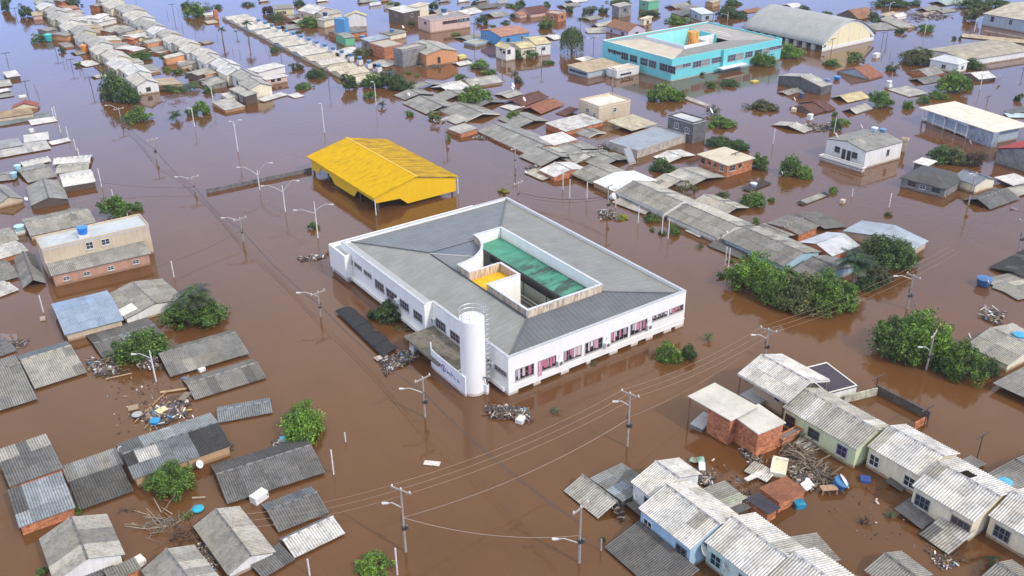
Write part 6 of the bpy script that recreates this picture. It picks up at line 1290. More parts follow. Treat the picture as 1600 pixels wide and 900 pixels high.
palm('S', 867, 644, 641, 9, 'small floating palm leaves beside the white debris heap', n=9, col=(.08,.12,.06), cat='plant', name='floating_plant')
palm('S', 1106, 532, 526, 9, 'broken green plant floating right of the round bush', n=8, col=(.08,.14,.04), cat='plant', name='floating_plant')
palm('S', 1391, 808, 804, 7, 'small drifting palm tuft in the flooded yard', n=10, cat='plant', name='floating_plant')
palm('S', 1547, 884, 876, 13, 'half drowned palm at the lower right corner', n=9, col=(.03,.05,.02))
palm('S', 597, 168, 162, 8, 'small palm by the lamp mast in the middle channel', n=14, col=(.04,.07,.03))
for i, (x, y, w_) in enumerate([(262,142,9),(270,143,9),(279,142,10),(288,142,9),(297,141,10),(304,139,9)]):
    palm('S', x, y, y-5, w_+4, f'{ORD[i]} banana plant from the left in the clump by the middle terrace', col=(.07,.13,.03), n=9, banana=True, cat='banana plant', name='banana_plant')
# bare drifting branches
def branches(reg, x, y, wd, label, n=26, col=(.2,.15,.12), up=.6):
    c = P(*px(reg, x, y)); r = random.Random(int(x)); b = B(); k = wd/RG[reg][2]*(c-Vector((0,0,HC))).length/FP/2
    for i in range(n):
        a = r.uniform(0, 2*pi); l = k*r.uniform(.3, .8); p = Vector((r.gauss(0, .35), r.gauss(0, .35), 0))*k; q = p+Vector((cos(a)*l, sin(a)*l, up*r.uniform(.1, 1.)))
        b.bar(p, q, .05, .02, 4)
        m_ = p.lerp(q, .6); b.bar(m_, m_+Vector((r.uniform(-1, 1)*l*.3, r.uniform(-1, 1)*l*.3, r.uniform(0, .5))), .02, .01, 3)
    o = link('driftwood', b.mesh('driftwood'), 'wood', col, None, c, 'stuff'); tag(o, label, 'driftwood')
branches('S', 250, 822, 78, 'star shaped heap of pale bamboo canes at the lower left', 46, (.34,.3,.25), 1.3)
branches('S', 283, 838, 60, 'brown tangle of twigs beside the bamboo heap', 60, (.16,.09,.06), .9)
branches('S', 272, 160, 44, 'bare branches drifting below the middle terrace', 18, (.25,.16,.14), .4)
branches('S', 197, 797, 26, 'small dark branches floating by the black mottled roof', 12, (.1,.08,.07), .3)
branches('S', 1012, 830, 30, 'dark brush caught against the pale blue house', 26, (.05,.045,.04), 1.0)
branches('S', 1350, 815, 22, 'upright bundle of dark sticks in the flooded yard', 22, (.12,.09,.07), .6)
branches('S', 1370, 768, 40, 'long thin branches drifting in the flooded yard', 10, (.12,.08,.06), .3)
branches('S', 1480, 868, 46, 'brown twigs and scraps below the striped canopy', 24, (.14,.1,.07), .3)
branches('S', 485, 153, 1, 'x', 1) if False else None
# ---------------------------------------------------------------- poles, lamps, posts
A1_ = radians(0)
pole('S',305,300,276,'u',(278,277),key='a',arm=.1); pole('S',380,377,341,'u',(351,341),key='b',arm=.1); pole('S',501,495,456,'u',(470,458),key='c',arm=.1,lean=1)
pole('S',664,652,590,'u',(632,608),key='d',arm=.15); pole('S',905,879,792,'u',(873,843),key='e',arm=.2); pole('S',634,862,764,'u',(607,787),key='f',arm=2.0); pole('S',980,697,614,'u',(966,628),key='g',arm=1.9)
pole('S',1195,560,514,'u',(1181,524),key='h',arm=1.9); pole('S',1447,578,522,'u',(1442,543),key='i',arm=.3); pole('S',1417,482,430,'u',(1403,432),key='j',arm=1.5); pole('S',1591,392,346,'u',key='k',arm=1.5); pole('S',1513,320,272,'u',(1520,272),key='l',arm=.3)
pole('S',949,339,290,'u',key='m',arm=.2); pole('S',810,314,285,'u',key='n',arm=.2); pole('S',805,262,231,'u',key='o',arm=.2); pole('S',244,249,217,'u',key='p',arm=.1); pole('S',190,192,169,'u',(168,165),key='q',arm=.1)
pole('S',698,220,186,'u',(694,187),key='r',arm=.2); pole('S',588,168,131,'w',(583,128),key='s'); pole('S',334,165,134,'w',(320,132),key='t'); pole('S',304,198,169,'w',(297,169)); 
pole('S',372,237,190,'w',[(362,190),(373,188)],'tallest white lamp mast, alone in the channel above the pavilion'); pole('S',507,207,162,'w',(502,162)); 
pole('S',406,297,266,'w',[(375,262),(421,255)],'white twin lamp nearest the low grey wall'); pole('S',446,331,290,'w',[(413,291),(462,283)],'white twin lamp in the middle of the three'); pole('S',497,372,315,'w',[(464,329),(515,320)],'white twin lamp nearest the white school')
pole('S',244,596,548,'w',(213,554),'white lamp pole standing in the floating wreckage')
pole('S',846,102,74,'u',(832,82),arm=.2); pole('S',927,88,58,'d',[(921,60),(932,58)]); pole('S',957,135,106,'u',arm=1.5,key='v'); pole('S',785,104,79,'u',(782,82),arm=.3); pole('S',741,65,36,'d'); pole('S',514,135,103,'d',arm=.5); pole('S',441,102,80,'d',arm=.5)
pole('S',1445,52,30,'w',(1447,30)); pole('S',1522,50,28,'w',(1534,27)); pole('S',1512,37,22,'d'); pole('S',1385,64,46,'d'); pole('S',1378,70,50,'d'); pole('S',1299,80,60,'d'); pole('S',1597,119,105,'d'); pole('S',1531,140,117,'w',(1533,117)); pole('S',1542,162,150,'d') 
pole('S',88.5,86,72,'d'); pole('S',113,108,92,'d'); pole('S',144,141,120,'d',key='w'); pole('S',25,24,12,'d'); pole('S',272,26,6,'d'); pole('S',44,48,28,'d') if False else None
pole('S',13,102,82,'d'); pole('S',44,150,126,'d'); pole('S',1390,14,4,'w',(1396,4)); pole('S',1137,30,20,'w',(1129,22)); pole('S',1526,718,678,'d'); pole('S',1368,610,588,'d'); pole('S',1443,668,636,'d'); pole('S',1223,102,90,'d') if False else None
pole('S',1203,108,84,'d') ; pole('S',1147,262,238,'d'); pole('S',1222,88,74,'d') if False else None
pole('S',353,66,50,'d') if False else None
for q in [(159,292,263),(199,337,322),(272,433,408),(88,185,166),(84,183,168),(107,216,198),(119,235,217),(95,208,194),(125,250,232),(177,310,296),(521.5,741,703),(621,898,857),(879.5,296,271),(917,312,285),(997,349,322),(1034,367,336),(1044,373,342),(1133,415,386),(1138,417,388),(1389,324,302),(1331,307,295),(962,324,316),(890,310,280),(68,488,462),(540,690,676) ,(298,735,716),(939,860,840),(1208,225,201),(1303,209,184),(665,204,190),(766,228,200),(771,122,100),(484,899,874),(1437,125,112),(1515,162,158)][:27]+[(298,735,716),(939,860,840),(1208,225,201),(1303,209,184),(484,899,874)]:
    pole('S', *q, 'p')
for i, (x, y) in enumerate([(262,25),(279,22),(300,38),(318,44),(285,44),(305,52),(340,62),(352,80),(364,83),(375,86),(330,74),(408,108),(417,110),(415,74),(420,88),(100,102),(105,100),(125,112),(131,118),(139,124),(55,140),(60,150),(1378,90),(1390,90),(1384,78),(1360,56),(1075,8),(213,6)]):
    pole('S', x, y, y-9, 's')
# wires along the two streets
def sp(a, b_, sag, offs, lab, r=.028, col=(.34,.28,.25)):
    for i, o in enumerate(offs):
        s = f'{ORD[i]} overhead cable {lab}' if len(offs) > 1 else 'overhead cable '+lab
        wire(PT[a], PT[b_], sag, r, o, s, col)
lt = (.34,.26,.21); dk = (.08,.065,.06)
def dn(k, z): return PT[k]-Vector((0, 0, z))
sp('f','g',.9,(-.9,0,.9),'from the bottom crossarm pole to the next pole right',.014,lt); sp('g','h',.8,(-.9,0,.9),'between the two poles right of the white school',.014,lt)
PT['f0'] = P(360,900)+Vector((0,0,6)); sp('f','f0',.6,(-.9,0,.9),'leaving the bottom crossarm pole to the lower left',.014,lt)
PT['h1'] = P(1480,440)+Vector((0,0,5)); sp('h','h1',1.0,(-.9,0,.9),'over the tree belt on the right',.013,lt)
for a, b_, l in (('p','a','in the far left street'),('a','b','between the two nearest lamps of the left street'),('b','c','above the low grey wall'),('c','d','beside the white school'),('d','e','across the bottom crossing'),('i','j','in front of the big right tree'),('m','n','by the back of the school'),('q','p','at the far end of the left street')):
    wire(dn(a, 1.8), dn(b_, 1.8), .9, .045, 0, 'dark overhead cable '+l, dk); wire(dn(a, 2.1), dn(b_, 2.1), 1.1, .024, .15, 'lower dark overhead cable '+l, dk)
wire(dn('f', 3.2), dn('g', 3.2), 1.2, .045, 0, 'thick cable from the bottom pole towards the brick house', (.2,.13,.1))
wire(dn('f', 3.2), dn('e', 3.2), 1.0, .03, 0, 'thin cable between the two bottom poles', lt); wire(dn('g', 3), P(1153,590)+Vector((0,0,2.8)), .6, .03, 0, 'cable from the middle pole to the raised house', (.2,.14,.12))
wire(dn('b', 2), P(235,440)+Vector((0,0,2)), .6, .03, 0, 'service cable from the left street to the tan building', dk); wire(dn('a', 2), P(150,300)+Vector((0,0,2)), .5, .03, 0, 'service cable to the left roof cluster', dk)
# ---------------------------------------------------------------- tanks and dishes
# the row of small tanks on white blocks behind the long terrace
a = P(400,37,.9); b_ = P(587,109,.9)
for i in range(16):
    p = a.lerp(b_, i/15)+Vector((.9, 0, .25)); p = Vector((p.x, p.y, 1.45))
    t = tank('S', 0, 0, 0, .62, .75, (.07,.2,.36), label=f'{ORD[15-i]} small blue tank on a white block from the near end', base=1.6, group='small blue tanks along the tank row', pos=p)
tank('B1', 520, 560, 4.9, .75, 1.0, (.02,.2,.7), 'bright blue tank on brick plinth on the tan building roof', base=.7)
tank('B1', 115, 165, .2, .6, 1.0, (.35,.6,.68), 'pale blue tank by the left roof cluster'); tank('B1', 90, 212, .2, .6, 1.0, (.3,.5,.6), 'second pale tank nearer the left gable'); tank('B1', 125, 540, .6, .75, .8, (.35,.55,.6), 'grey blue round tank left of the tan building', base=.6)
tank('a1', 510, 425, .2, 1.1, 1.8, (.04,.45,.45), 'big turquoise tank at the edge of the left terrace'); tank('a1', 890, 540, .2, 1.1, 1.8, (.85,.3,.03), 'big orange tank beside the left terrace', lidcol=(.8,.3,.05))
tank('C4', 1563, 330, 1.2, .75, .9, (.03,.3,.6), 'blue tank on a post behind the gabled right house', base=1.2)
tank('a4', 625, 130, 4.1, .95, 1.2, (.05,.12,.25), 'dark blue tank on top of the pink building', base=.8); tank('a3', 720, 165, 3, .8, 1.0, (.04,.06,.12), 'dark tank on the grey roofed house by the chapel', base=.5)
tank('b6', 745, 210, 1.6, .6, 1.2, (.1,.16,.35), 'navy tank leaning on the dark block warehouse'); tank('b6', 850, 160, .1, .8, .7, (.03,.22,.55), 'bright blue tank afloat behind the dark warehouse'); tank('b6', 478, 350, .1, .6, 1.1, (.05,.08,.2), 'navy tank standing in water before the dark warehouse')
tank('b6', 1240, 700, 4.2, .6, .7, (.5,.6,.68), 'pale solar tank on the balcony house roof'); tank('b6', 1325, 715, 4.0, .6, .7, (.08,.2,.4), 'dark solar tank on the balcony house roof')
tank('S', 1390, 85, 0, .01, .01) if False else None
tank('a8', 193, 880, .9, .6, .8, (.75,.75,.75), 'white tank on a mast above the round tree', base=1.5, lidcol=(.8,.8,.8))
tank('B3', 620, 335, .3, .65, .7, (.72,.74,.72), 'white tank lying by the middle power pole', tilt=.9, lidcol=(.7,.7,.7)); tank('E3', 140, 205, .1, .72, .85, (.02,.13,.36), 'dark blue tank adrift in the flooded yard', tilt=.35, lidcol=(.05,.2,.42))
tank('B4', 1345, 880, .1, 1.0, 1.0, (.03,.12,.3), 'dark blue tank awash at the right edge'); tank('a3', 1415, 330, 2.2, .7, .7, (.06,.2,.4), 'first small tank on the cluttered complex roof'); tank('a3', 1110, 395, 1.6, .7, .7, (.08,.25,.45), 'second small tank on the cluttered complex roof')
tank('B3', 1510, 262, .3, .6, .5, (.5,.56,.62), 'small grey tank on the thin black floating roof'); tank('S', 1205, 44, 0, .01, .01) if False else None
for q in [('E6',945,345,.9,.7),('E6',1560,465,.2,.9),('E1',1285,850,1.0,1.15),('E1',755,415,1.0,.6),('E2',455,870,.9,.9),('B1',165,360,.4,.7),('b8',400,145,1.5,.6),('B3',85,190,.3,.6),('b4',255,200,1.4,1.1),('b4',135,80,.9,1.),('b6',835,775,3.4,1.),('b6',1097,685,.2,1.),('b6',402,395,.3,1.),('b5',1000,195,.9,1.3),('B2',0,0,0,0),('a8',1335,840,.3,1.5),('B3',675,275,1.6,.7),('B1',1060,0,0,0),('C4',1250,325,.6,.8),('B4',85,195,.4,.6),('b7',1030,850,.6,1.0),('B4',1370,880,.8,.6),('b6',935,870,.2,.9),('a2',785,790,.4,1.1),('D2',0,0,0,0),('E4',935,600,1.4,.7),('b3',1340,120,.8,1.2),('b3',255,210,.6,.9),('C4',1385,385,.7,.6),('E3',1015,430,1.5,.7),('a3',1530,305,2.2,1.0)]:
    if q[4]: dish(*q)
# round lids
for i, (reg, x, y, z, r, col, lab) in enumerate([('E3',1455,165,2.2,.68,(.1,.45,.75),'bright blue round tank lid on the dark grey roof'),('E6',1545,775,.12,.6,(.02,.4,.62),'turquoise tub floating by the bamboo heap'),('E3',195,160,.7,.8,(.75,.76,.8),'white round lid leaning on the drifting blue tank')]):
    o = link('tank_lid', B().lathe([(r, 0), (r*.97, .08), (r*.6, .2), (.05, .26)], n=20).mesh('tank_lid'), 'plastic', col, None, P(*px(reg, x, y), z)); tag(o, lab, 'lid')
    if i == 2: o.rotation_euler = (.5, .9, 0)
# ---------------------------------------------------------------- debris
D = debris
D('S', (592,565,645,545,655,560,600,588), 'raft of grey wreckage between the black canopy and the porch', 420, (.1,.75), hh=.25)
D('S', (755,632,828,640,832,660,762,655), 'heap of white and grey scraps under the water tower', 330, (.1,.7), hh=.4)
D('S', (458,405,520,392,515,402,470,411), 'thin streak of twigs at the back corner of the school', 150, (.1,.6), hh=.2)
D('S', (130,560,170,555,205,582,165,596,140,585), 'wreckage with purple and white pieces below the ribbed roof', 260, (.1,.7), hh=.35)
D('S', (215,560,250,560,255,580,215,580), 'white broken furniture around the lamp pole', 120, (.2,.8), hh=.5)
D('S', (210,650,290,615,300,645,240,675), 'wide scatter of planks and tubs left of the long roofs', 220, (.1,1.2), hh=.2)
D('S', (305,845,330,850,345,890,325,895), 'trail of white bottles beside the patched gable', 260, (.06,.22), hh=.15)
D('S', (425,690,450,688,452,702,428,702), 'colourful scraps at the foot of the bright bushy tree', 70, (.1,.5), hh=.3)
D('S', (1085,730,1120,745,1115,770,1090,755), 'bags and cushions behind the small white terraced house', 110, (.15,.7), hh=.4)
D('S', (1222,695,1240,692,1312,762,1285,765), 'long tangle of boards beside the green house', 230, (.3,2.2), kind='plank', hh=.4)
D('S', (1230,725,1290,745,1270,770,1235,760), 'white and brown scraps round the yellow sofa', 130, (.15,.8), hh=.35)
D('S', (1150,700,1180,735,1200,735,1170,700), 'scraps along the foot of the brick house', 80, (.1,.6), hh=.2)
D('S', (932,330,960,328,962,345,938,345), 'junk caught around the middle power pole', 90, (.1,.6), hh=.4)
D('S', (1133,420,1152,410,1155,432,1138,432), 'white scraps by the two tall white posts', 90, (.1,.5), hh=.3)
D('S', (1250,195,1300,190,1300,205,1262,208), 'dark drift of rubbish in front of the tiled gables', 160, (.1,.8), hh=.3)
D('S', (1535,480,1575,490,1560,512,1535,500), 'dark junk heap before the gabled right house', 110, (.15,1.0), hh=.4)
D('S', (820,262,845,255,846,268,825,270), 'pale rubbish left of the cream brick ended gable', 60, (.1,.6), hh=.3)
D('S', (680,185,700,190,690,195,672,190), 'rubbish line below the farthest middle gables', 60, (.1,.6), hh=.2)
D('S', (735,212,765,212,762,220,740,218), 'scraps caught at the curved brick wall', 60, (.1,.6), hh=.25)
D('S', (920,118,990,130,1005,124,950,112), 'pale scraps along the turquoise school side', 70, (.1,.6), hh=.2)
D('S', (650,100,690,96,700,106,660,110), 'boards and trash before the orange gable', 90, (.2,1.6), kind='plank', hh=.3)
D('S', (185,80,235,58,245,80,200,95), 'broken sheets and junk between the terraces', 200, (.2,1.4), hh=.8)
D('S', (150,45,205,35,215,55,165,60), 'piled junk behind the white box house', 160, (.2,1.4), hh=.8)
D('S', (290,105,330,110,330,125,300,120), 'junk in the yards of the middle terrace', 110, (.2,1.2), hh=.5)
D('S', (1445,855,1500,880,1470,895), 'scattered scraps in the lower right water', 60, (.06,.4), hh=.08)
D('S', (950,790,975,800,970,815), 'rags hanging off the sunken pale roof', 40, (.1,.4), hh=.3)
D('S', (1395,20,1470,18,1500,28,1420,35), 'far shoreline wreckage near the top edge', 120, (.3,2.), hh=.6)
D('S', (0,530,50,532,40,545,5,545), 'flotsam at the left edge by the blue tarp', 60, (.1,.6), hh=.2)
D('S', (925,232,945,222,950,232,935,238), 'small rubbish island by the solar panel', 50, (.1,.5), hh=.3)
D('S', (335,700,358,690,362,705,340,708), 'wooden scraps at the corner of the long ochre house', 60, (.1,.7), hh=.3)
# single floating things
for a in [('S',210,660,262,610,.12,.08,.15,'wood',(.45,.3,.16),'pale plank pointing up to the blue rag'),('S',250,613,292,607,.35,.08,.15,'wood',(.5,.36,.2),'light brown board by the long roof'),('S',165,592,206,583,.15,.08,.15,'wood',(.5,.36,.22),'tan beam under the wreckage'),
          ('S',265,644,300,640,.2,.08,.15,'wood',(.55,.36,.14),'yellowish beam beside the floating crate'),('S',300,778,321,777,.2,.1,.1,'wood',(.4,.33,.25),'short pale beam above the turquoise tub'),('S',1168,748,1190,735,.4,.08,.3,'paint',(.75,.72,.66),'white board over the pale broken roof'),
          ('S',1125,0,1126,1,.1,.1,.1,'wood',(1,1,1),'')][:6]:
    slab(*a[:5], a[5], a[6], a[7], a[8], a[9], 'plank', a[10], 'plank')
slab('C1', 800,755,865,740,1.0,.1,.15,'plaster',(.6,.58,.5),'board','square pale board floating above the crate','board'); slab('C1', 250,195,283,188,1.2,.12,.12,'plaster',(.8,.8,.78),'board','white square board left of the blue metal roof','board')
slab('C2', 745,445,820,420,1.0,.08,.2,'paint',(.55,.45,.4),'door_panel','pale framed panel at the tip of the grey wreckage raft','panel'); slab('D2', 1050,190,1150,200,.7,.05,.06,'paint',(.7,.66,.6),'frame','white frame barely showing in the open water','frame')
slab('E3', 320,140,400,150,.9,.3,.15,'plastic',(.04,.1,.35),'crate','blue and white cooler afloat near the cream terrace','crate'); slab('E2', 1005,345,1080,335,1.0,.6,.2,'plastic',(.02,.28,.5),'crate','bright blue crate against the tile roofed outbuilding','crate')
slab('E2', 1075,210,1140,165,.9,.1,.5,'paint',(.78,.78,.78),'board','white tilted board right of the orange tiles','board',tilt=.5); slab('E2', 625,150,750,95,.5,.1,.4,'paint',(.75,.73,.7),'board','long white board over the broken pale roof','board')
slab('E4', 905,765,985,730,.5,.12,.25,'plaster',(.7,.67,.62),'slab','pale step slab beside the green wall','slab'); slab('E4', 950,800,1050,770,1.1,.1,.15,'paint',(.72,.72,.7),'sheet','white sheet lying by the green wall','sheet')
slab('S', 880,1,882,2,.1,.1,.1,'wood',(1,1,1),'x','x','x') if False else None
def sofa():
    c = P(*px('E2', 885, 70), .1); t = thing('sofa', c, .6, 'upturned cream sofa floating among the boards', 'sofa')
    link('seat', B().box(-1.1, 1.1, -.75, .75, 0, .35).mesh('seat'), 'plaster', (.8, .75, .55), t); link('backrest', B().box(-1.1, 1.1, .5, .8, .352, .6).mesh('backrest'), 'plaster', (.85, .82, .72), t)
    for s in (-1, 1): link('armrest', B().box(s*1.25-.14, s*1.25+.14, -.75, .75, 0, .6).mesh('armrest'), 'plaster', (.82, .8, .7), t)
sofa()
def table(reg, x, y, label, rot, col, s=1.):
    t = thing('table', P(*px(reg, x, y), .05), rot, label, 'table')
    link('tabletop', B().box(-.8*s, .8*s, -.4*s, .4*s, .5, .58).mesh('tabletop'), 'wood', col, t)
    for a in (-1, 1):
        for b in (-1, 1): link('leg', B().box(a*.72*s-.05, a*.72*s+.05, b*.33*s-.05, b*.33*s+.05, -.4, .499).mesh('leg'), 'wood', col, t)
table('E3', 70, 245, 'wooden table frame afloat beside the drifting blue tank', -.5, (.45,.3,.2)); table('C1', 1160, 700, 'slatted wooden crate table in the left wreckage', .7, (.25,.2,.16)); 
def fridge(reg, x, y, label, rot, dims, col=(.78,.78,.76)):
    t = thing('refrigerator' if 'refrig' in label else 'floating_box', P(*px(reg, x, y), .05), rot, label, 'refrigerator' if 'refrig' in label else 'box'); a, b, c = dims
    link('body', B().box(-a/2, a/2, -b/2, b/2, -.1, c).mesh('body'), 'paint', col, t); link('door', B().box(-a/2+.03, a/2-.03, -b/2-.05, -b/2-.003, -.05, c-.03).mesh('door'), 'paint', tuple(k*1.03 for k in col), t)
    link('handle', B().box(a/2-.2, a/2-.14, -b/2-.1, -b/2-.052, c*.3, c*.7).mesh('handle'), 'metal', (.3, .3, .3), t)
fridge('E8', 620, 450, 'white refrigerator lying against the long dark roof', .35, (1.6,.9,.75)); fridge('C2', 985, 392, 'white and red cool box on the grey wreckage raft', .5, (.9,.6,.6)); fridge('E7', 1060, 815, 'white tub shaped box left of the rubble ridge gable', .2, (1.6,1.0,.5)); fridge('E1', 1280, 170, 'white cylinder heater behind the small white terraced house', .8, (1.3,.6,.5))
fridge('C3', 55, 830, 'white box in the scraps under the water tower', .4, (1.1,.8,.4)); fridge('b6', 405, 485, 'cream bundle before the brown tiled gable', .4, (1.6,1,.6), (.75,.62,.45)); fridge('b6', 568, 575, 'white square box afloat near the rubbish drift', .2, (1.2,.9,1.1)); fridge('a8', 58, 595, 'white round topped box adrift near the gymnasium', .1, (2.0,1.2,1.0)); fridge('a1', 235, 1010, 'white floating box in the upper left channel', 0, (1.6,.8,.4)) 
fridge('b1', 330, 572, 'white cube floating left of the three posts', .1, (.9,.8,.6)); fridge('E6', 1265, 15, 'cream and white bundle in the plank scatter', .3, (1.2,.9,.3), (.75,.65,.4)); fridge('B4', 465, 365, 'pale pink box adrift in the right channel', .2, (.8,.6,.5), (.7,.55,.45)); fridge('C1', 1262, 515, 'small white box above the long striped roof', .2, (.8,.5,.3))
tank('E6', 1215, 110, .0, .55, .45, (.02,.25,.6), 'bright blue tub in the plank scatter', lidcol=(.02,.3,.65)); tank('E6', 1075, 60, .0, .55, .4, (.03,.05,.12), 'dark navy tub in the plank scatter', lidcol=(.4,.42,.4)); tank('E6', 1335, 70, .0, .22, .3, (.03,.15,.4), 'tiny blue pail by the pale roof strip')
# tarps, canopy and low wall
def sheetmesh(reg, pts, z, name, mat, col, label, cat, amp=.12, th=.05, seed=1, n=10):
    q = [P(*px(reg, pts[i], pts[i+1]), z) for i in range(0, 8, 2)]; c = sum(q, Vector())/4; V = []; F = []; r = random.Random(seed)
    for j in range(n+1):
        for i in range(n+1):
            u, v = i/n, j/n; p = q[0].lerp(q[1], u).lerp(q[3].lerp(q[2], u), v)-c; V.append(p+Vector((0, 0, amp*noise.noise(p*1.2+Vector((seed, 0, 0)))*2+.03)))
    F = [(j*(n+1)+i, j*(n+1)+i+1, (j+1)*(n+1)+i+1, (j+1)*(n+1)+i) for j in range(n) for i in range(n)]
    o = link(name, mk(name, V, F, None, True), mat, col, None, c); md = o.modifiers.new('thick', 'SOLIDIFY'); md.thickness = th; return tag(o, label, cat)
sheetmesh('C1', (0,350,110,330,105,290,0,280), .05, 'tarp', 'plaster', (.08,.2,.42), 'blue tarp awash at the left edge', 'tarp', .1)
sheetmesh('E1', (1180,110,1310,130,1290,80,1210,65), .25, 'tarp', 'plaster', (.3,.5,.42), 'crumpled pale green tarp behind the white terraced house', 'tarp', .3, seed=3)
sheetmesh('C1', (1130,575,1180,575,1180,540,1150,545), .1, 'tarp', 'plaster', (.05,.3,.6), 'blue rag at the tip of the pale plank', 'tarp', .15, seed=4)
sheetmesh('S', (435,693,447,690,447,683,437,684), .3, 'tarp', 'plaster', (.1,.42,.7), 'light blue rag beside the bright bushy tree', 'tarp', .15, seed=5)
sheetmesh('B4', (1510,405,1570,415,1565,402,1515,398), .1, 'tarp', 'plaster', (.03,.2,.55), 'blue sheet at the tip of the patchy dark roof', 'tarp', .1, seed=6)
sheetmesh('B3', (1280,395,1,1,1,1,1,1), 0, 'x', 'wood', (1,1,1), 'x', 'x') if False else None
def black_canopy():                # long black arched awning on the water beside the school
    L0, L1 = P(524,486,.32), P(599,559,.3); R0, R1 = P(549,480,.32), P(623,545,.3); t = thing('awning', (L0+R1)/2*Vector((1, 1, 0)) if False else Vector(((L0.x+R1.x)/2, (L0.y+R1.y)/2, 0)), 0, 'long black arched awning lying in the water by the school', 'awning', None, 'black awning'); c = t.location
    for k in range(5):
        V = []; F = []
        for j in range(5):
            v = (k+j/4*.985)/5
            for i in range(9):
                u = i/8; p = L0.lerp(L1, v).lerp(R0.lerp(R1, v), u); V.append(p-c+Vector((0, 0, .22*sin(pi*u)+.05*sin(v*20)*(u > .5)+.02*(k % 2))))
        F = [(j*9+i, j*9+i+1, (j+1)*9+i+1, (j+1)*9+i) for j in range(4) for i in range(8)]
        o = link('awning_panel', mk('awning_panel', V, F, None, True), 'plaster', (.028, .028, .034), t); md = o.modifiers.new('thick', 'SOLIDIFY'); md.thickness = .06
black_canopy()
lowwall('S', 323, 302, 487, 268, .75, 'concrete', (.2, .2, .2), 'long low grey wall running to the yellow pavilion', name='garden_wall')
lowwall('b5', 700, 10, 965, 105, .25, 'concrete', (.55, .52, .47), 'pale causeway strip beside the big round bush', name='garden_wall', th=1.6)
lowwall('a8', 1180, 325, 1600, 400, .3, 'concrete', (.6, .5, .38), 'faint fence line by the grey hall at upper right', name='garden_wall', th=.2) 
# gallery of the long white hall
def gallery():
    a = P(*px('b7', 570, 440), 3.1); f = P(*px('b7', 1290, 712), 3.1); d = (f-a); L = d.length; al = d.normalized(); n = Vector((al.y, -al.x, 0)); n = -n if n.x > 0 else n
    t = thing('gallery', Vector((a.x, a.y, 0)), 0, 'columned gallery with sign band along the long white hall', 'gallery')
    o = Vector((0, 0, 0)); g = L*.66
    link('sign_band', B().obox(al*(g/2)+Vector((0, 0, 2.75)), al, n, UPV, g/2, .08, .42).mesh('sign_band'), 'clean', (.7, .73, .8), t)
    link('floor_slab', B().obox(al*(g/2)-n*.7+Vector((0, 0, .35)), al, n, UPV, g/2, .75, .1).mesh('floor_slab'), 'plaster', (.75, .74, .72), t)
    for i in range(5): link('column', B().obox(al*(g*(i/4))+n*.02+Vector((0, 0, .6)), al, n, UPV, .13, .13, 1.72).mesh('column'), 'clean', (.8, .8, .8), t)
    for i in range(3): link('notice_board', B().obox(al*(g*(.18+.28*i))-n*1.36+Vector((0, 0, 1.9)), al, n, UPV, .7, .03, .4).mesh('notice_board'), 'paint', (.72, .73, .76), t)
    b = B(); 
    for i in range(12):
        for k in range(2): b.obox(al*(g*(.29+.012*i+(.0 if i < 8 else .1)))+n*.1+Vector((0, 0, 2.68+.18*k)), al, n, UPV, .1 if (i+k) % 3 else .04, .02, .03 if (i+k) % 2 else .12)
    link('lettering', b.mesh('lettering'), 'paint', (.2, .25, .38), t)
    c = al*(g*.515)+n*.12+Vector((0, 0, 2.7)); link('emblem', B().ext([c-al*.55+UPV*.35, c-al*.3+UPV*.1, c+al*.3+UPV*.15, c+al*.55+UPV*.45, c+al*.45-UPV*.1, c+al*.1-UPV*.5, c-al*.25-UPV*.35], n*.05).mesh('emblem'), 'paint', (.35, .05, .06), t)
    link('wing_wall', B().obox(al*((g+L)/2)-n*.7+Vector((0, 0, 1)), al, n, UPV, (L-g)/2, .7, 2.0).mesh('wing_wall'), 'concrete', (.36, .42, .5), t)
gallery()
def solar():
    p = P(*px('B3', 735, 70), 1.5); t = thing('solar_panel', p, 0, 'tilted solar panel on the corner of the low tan hall', 'solar panel')
    link('panel', B().obox((0, 0, 0), Vector((1, 0, 0)), Vector((0, .6, .8)), Vector((0, -.8, .6)), .8, 1.5, .05).mesh('panel'), 'glass', (.3, .32, .36), t)
    link('frame', B().bar((-.8, -.9, -1.4), (.8, -.9, -1.4), .06).bar((-.8, -.9, -1.4), (-.8, .9, .9), .05).bar((.8, -.9, -1.4), (.8, .9, .9), .05).mesh('frame'), 'paint', (.75, .74, .7), t)
solar()
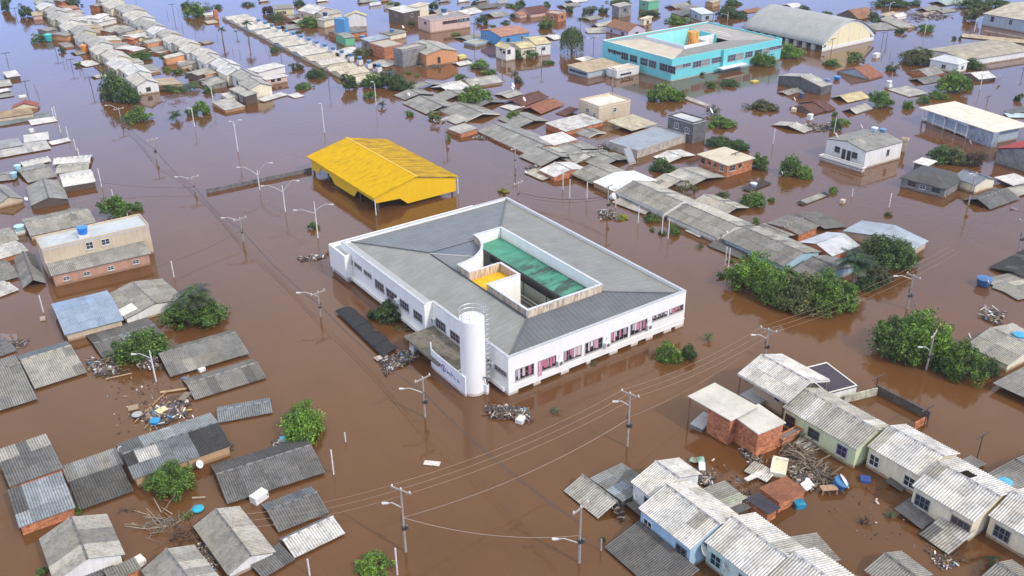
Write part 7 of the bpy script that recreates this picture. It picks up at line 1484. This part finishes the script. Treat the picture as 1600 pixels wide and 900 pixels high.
o = link('floating_board', B().box(-.9, .9, -.6, .6, -.1, .3).mesh('floating_board'), 'plastic', (.7,.55,.08), None, P(1179,128)); tag(o, 'yellow plastic play house roof afloat by the turquoise school', 'play house')
o = link('container', B().box(-1.1, 1.1, -.8, .8, -.1, 1.0).mesh('container'), 'plaster', (.75,.7,.2), None, P(721,92)); tag(o, 'yellow skip container beside the orange gable', 'container')
o = link('chimney', B().box(-.6, .6, -.6, .6, -1, 2.6).mesh('chimney'), 'brick', (1,1,1), None, P(338,29)); tag(o, 'brick chimney stack at the start of the tank row', 'chimney')

D('S', (1225,765,1400,745,1500,880,1330,850), 'small scraps spread thinly over the flooded yard', 34, (.05,.3), hh=.03)
D('S', (150,560,300,600,330,690,180,680), 'fine litter spread thinly over the left wreckage', 110, (.05,.4), hh=.03)
D('S', (1080,700,1230,760,1200,800,1110,780), 'litter spread around the tile roofed outbuilding', 60, (.05,.35), hh=.03)
D('S', (1140,640,1170,690,1215,735,1190,740), 'wood scraps along the brick house foot', 60, (.1,.6), hh=.1, kind='plank')
D('S', (200,60,320,110,380,140,250,90), 'floating junk in the channel between the two terraces', 160, (.2,1.0), hh=.3)

lowwall('B4', 862, 266, 1110, 338, .35, 'plaster', (.75,.6,.12), 'low yellow porch edge of the charcoal house', name='porch_edge', th=.15)
lowwall('B4', 365, -8, 612, 52, 3.7, 'plaster', (.72,.68,.6), 'stained cream parapet front of the balcony house', name='parapet_wall', th=.2, fromtop=True) if False else None

# ---------------------------------------------------------------- thin haze
def haze():
    me = B().box(-120, 700, -120, 700, -1.0, 60.8).mesh('haze'); o = link('haze', me, None, (1, 1, 1), None, None, 'stuff')
    mt = bpy.data.materials.new('haze'); mt.use_nodes = True; t = mt.node_tree; t.nodes.clear(); out = t.nodes.new('ShaderNodeOutputMaterial')
    v = t.nodes.new('ShaderNodeVolumePrincipled'); v.inputs['Color'].default_value = (.94, .96, 1, 1); v.inputs['Density'].default_value = .00016; v.inputs['Anisotropy'].default_value = .1
    t.links.new(v.outputs[0], out.inputs['Volume']); me.materials.append(mt)
    o['label'] = 'thin pale haze over the flooded town'; o['category'] = 'haze'
haze()
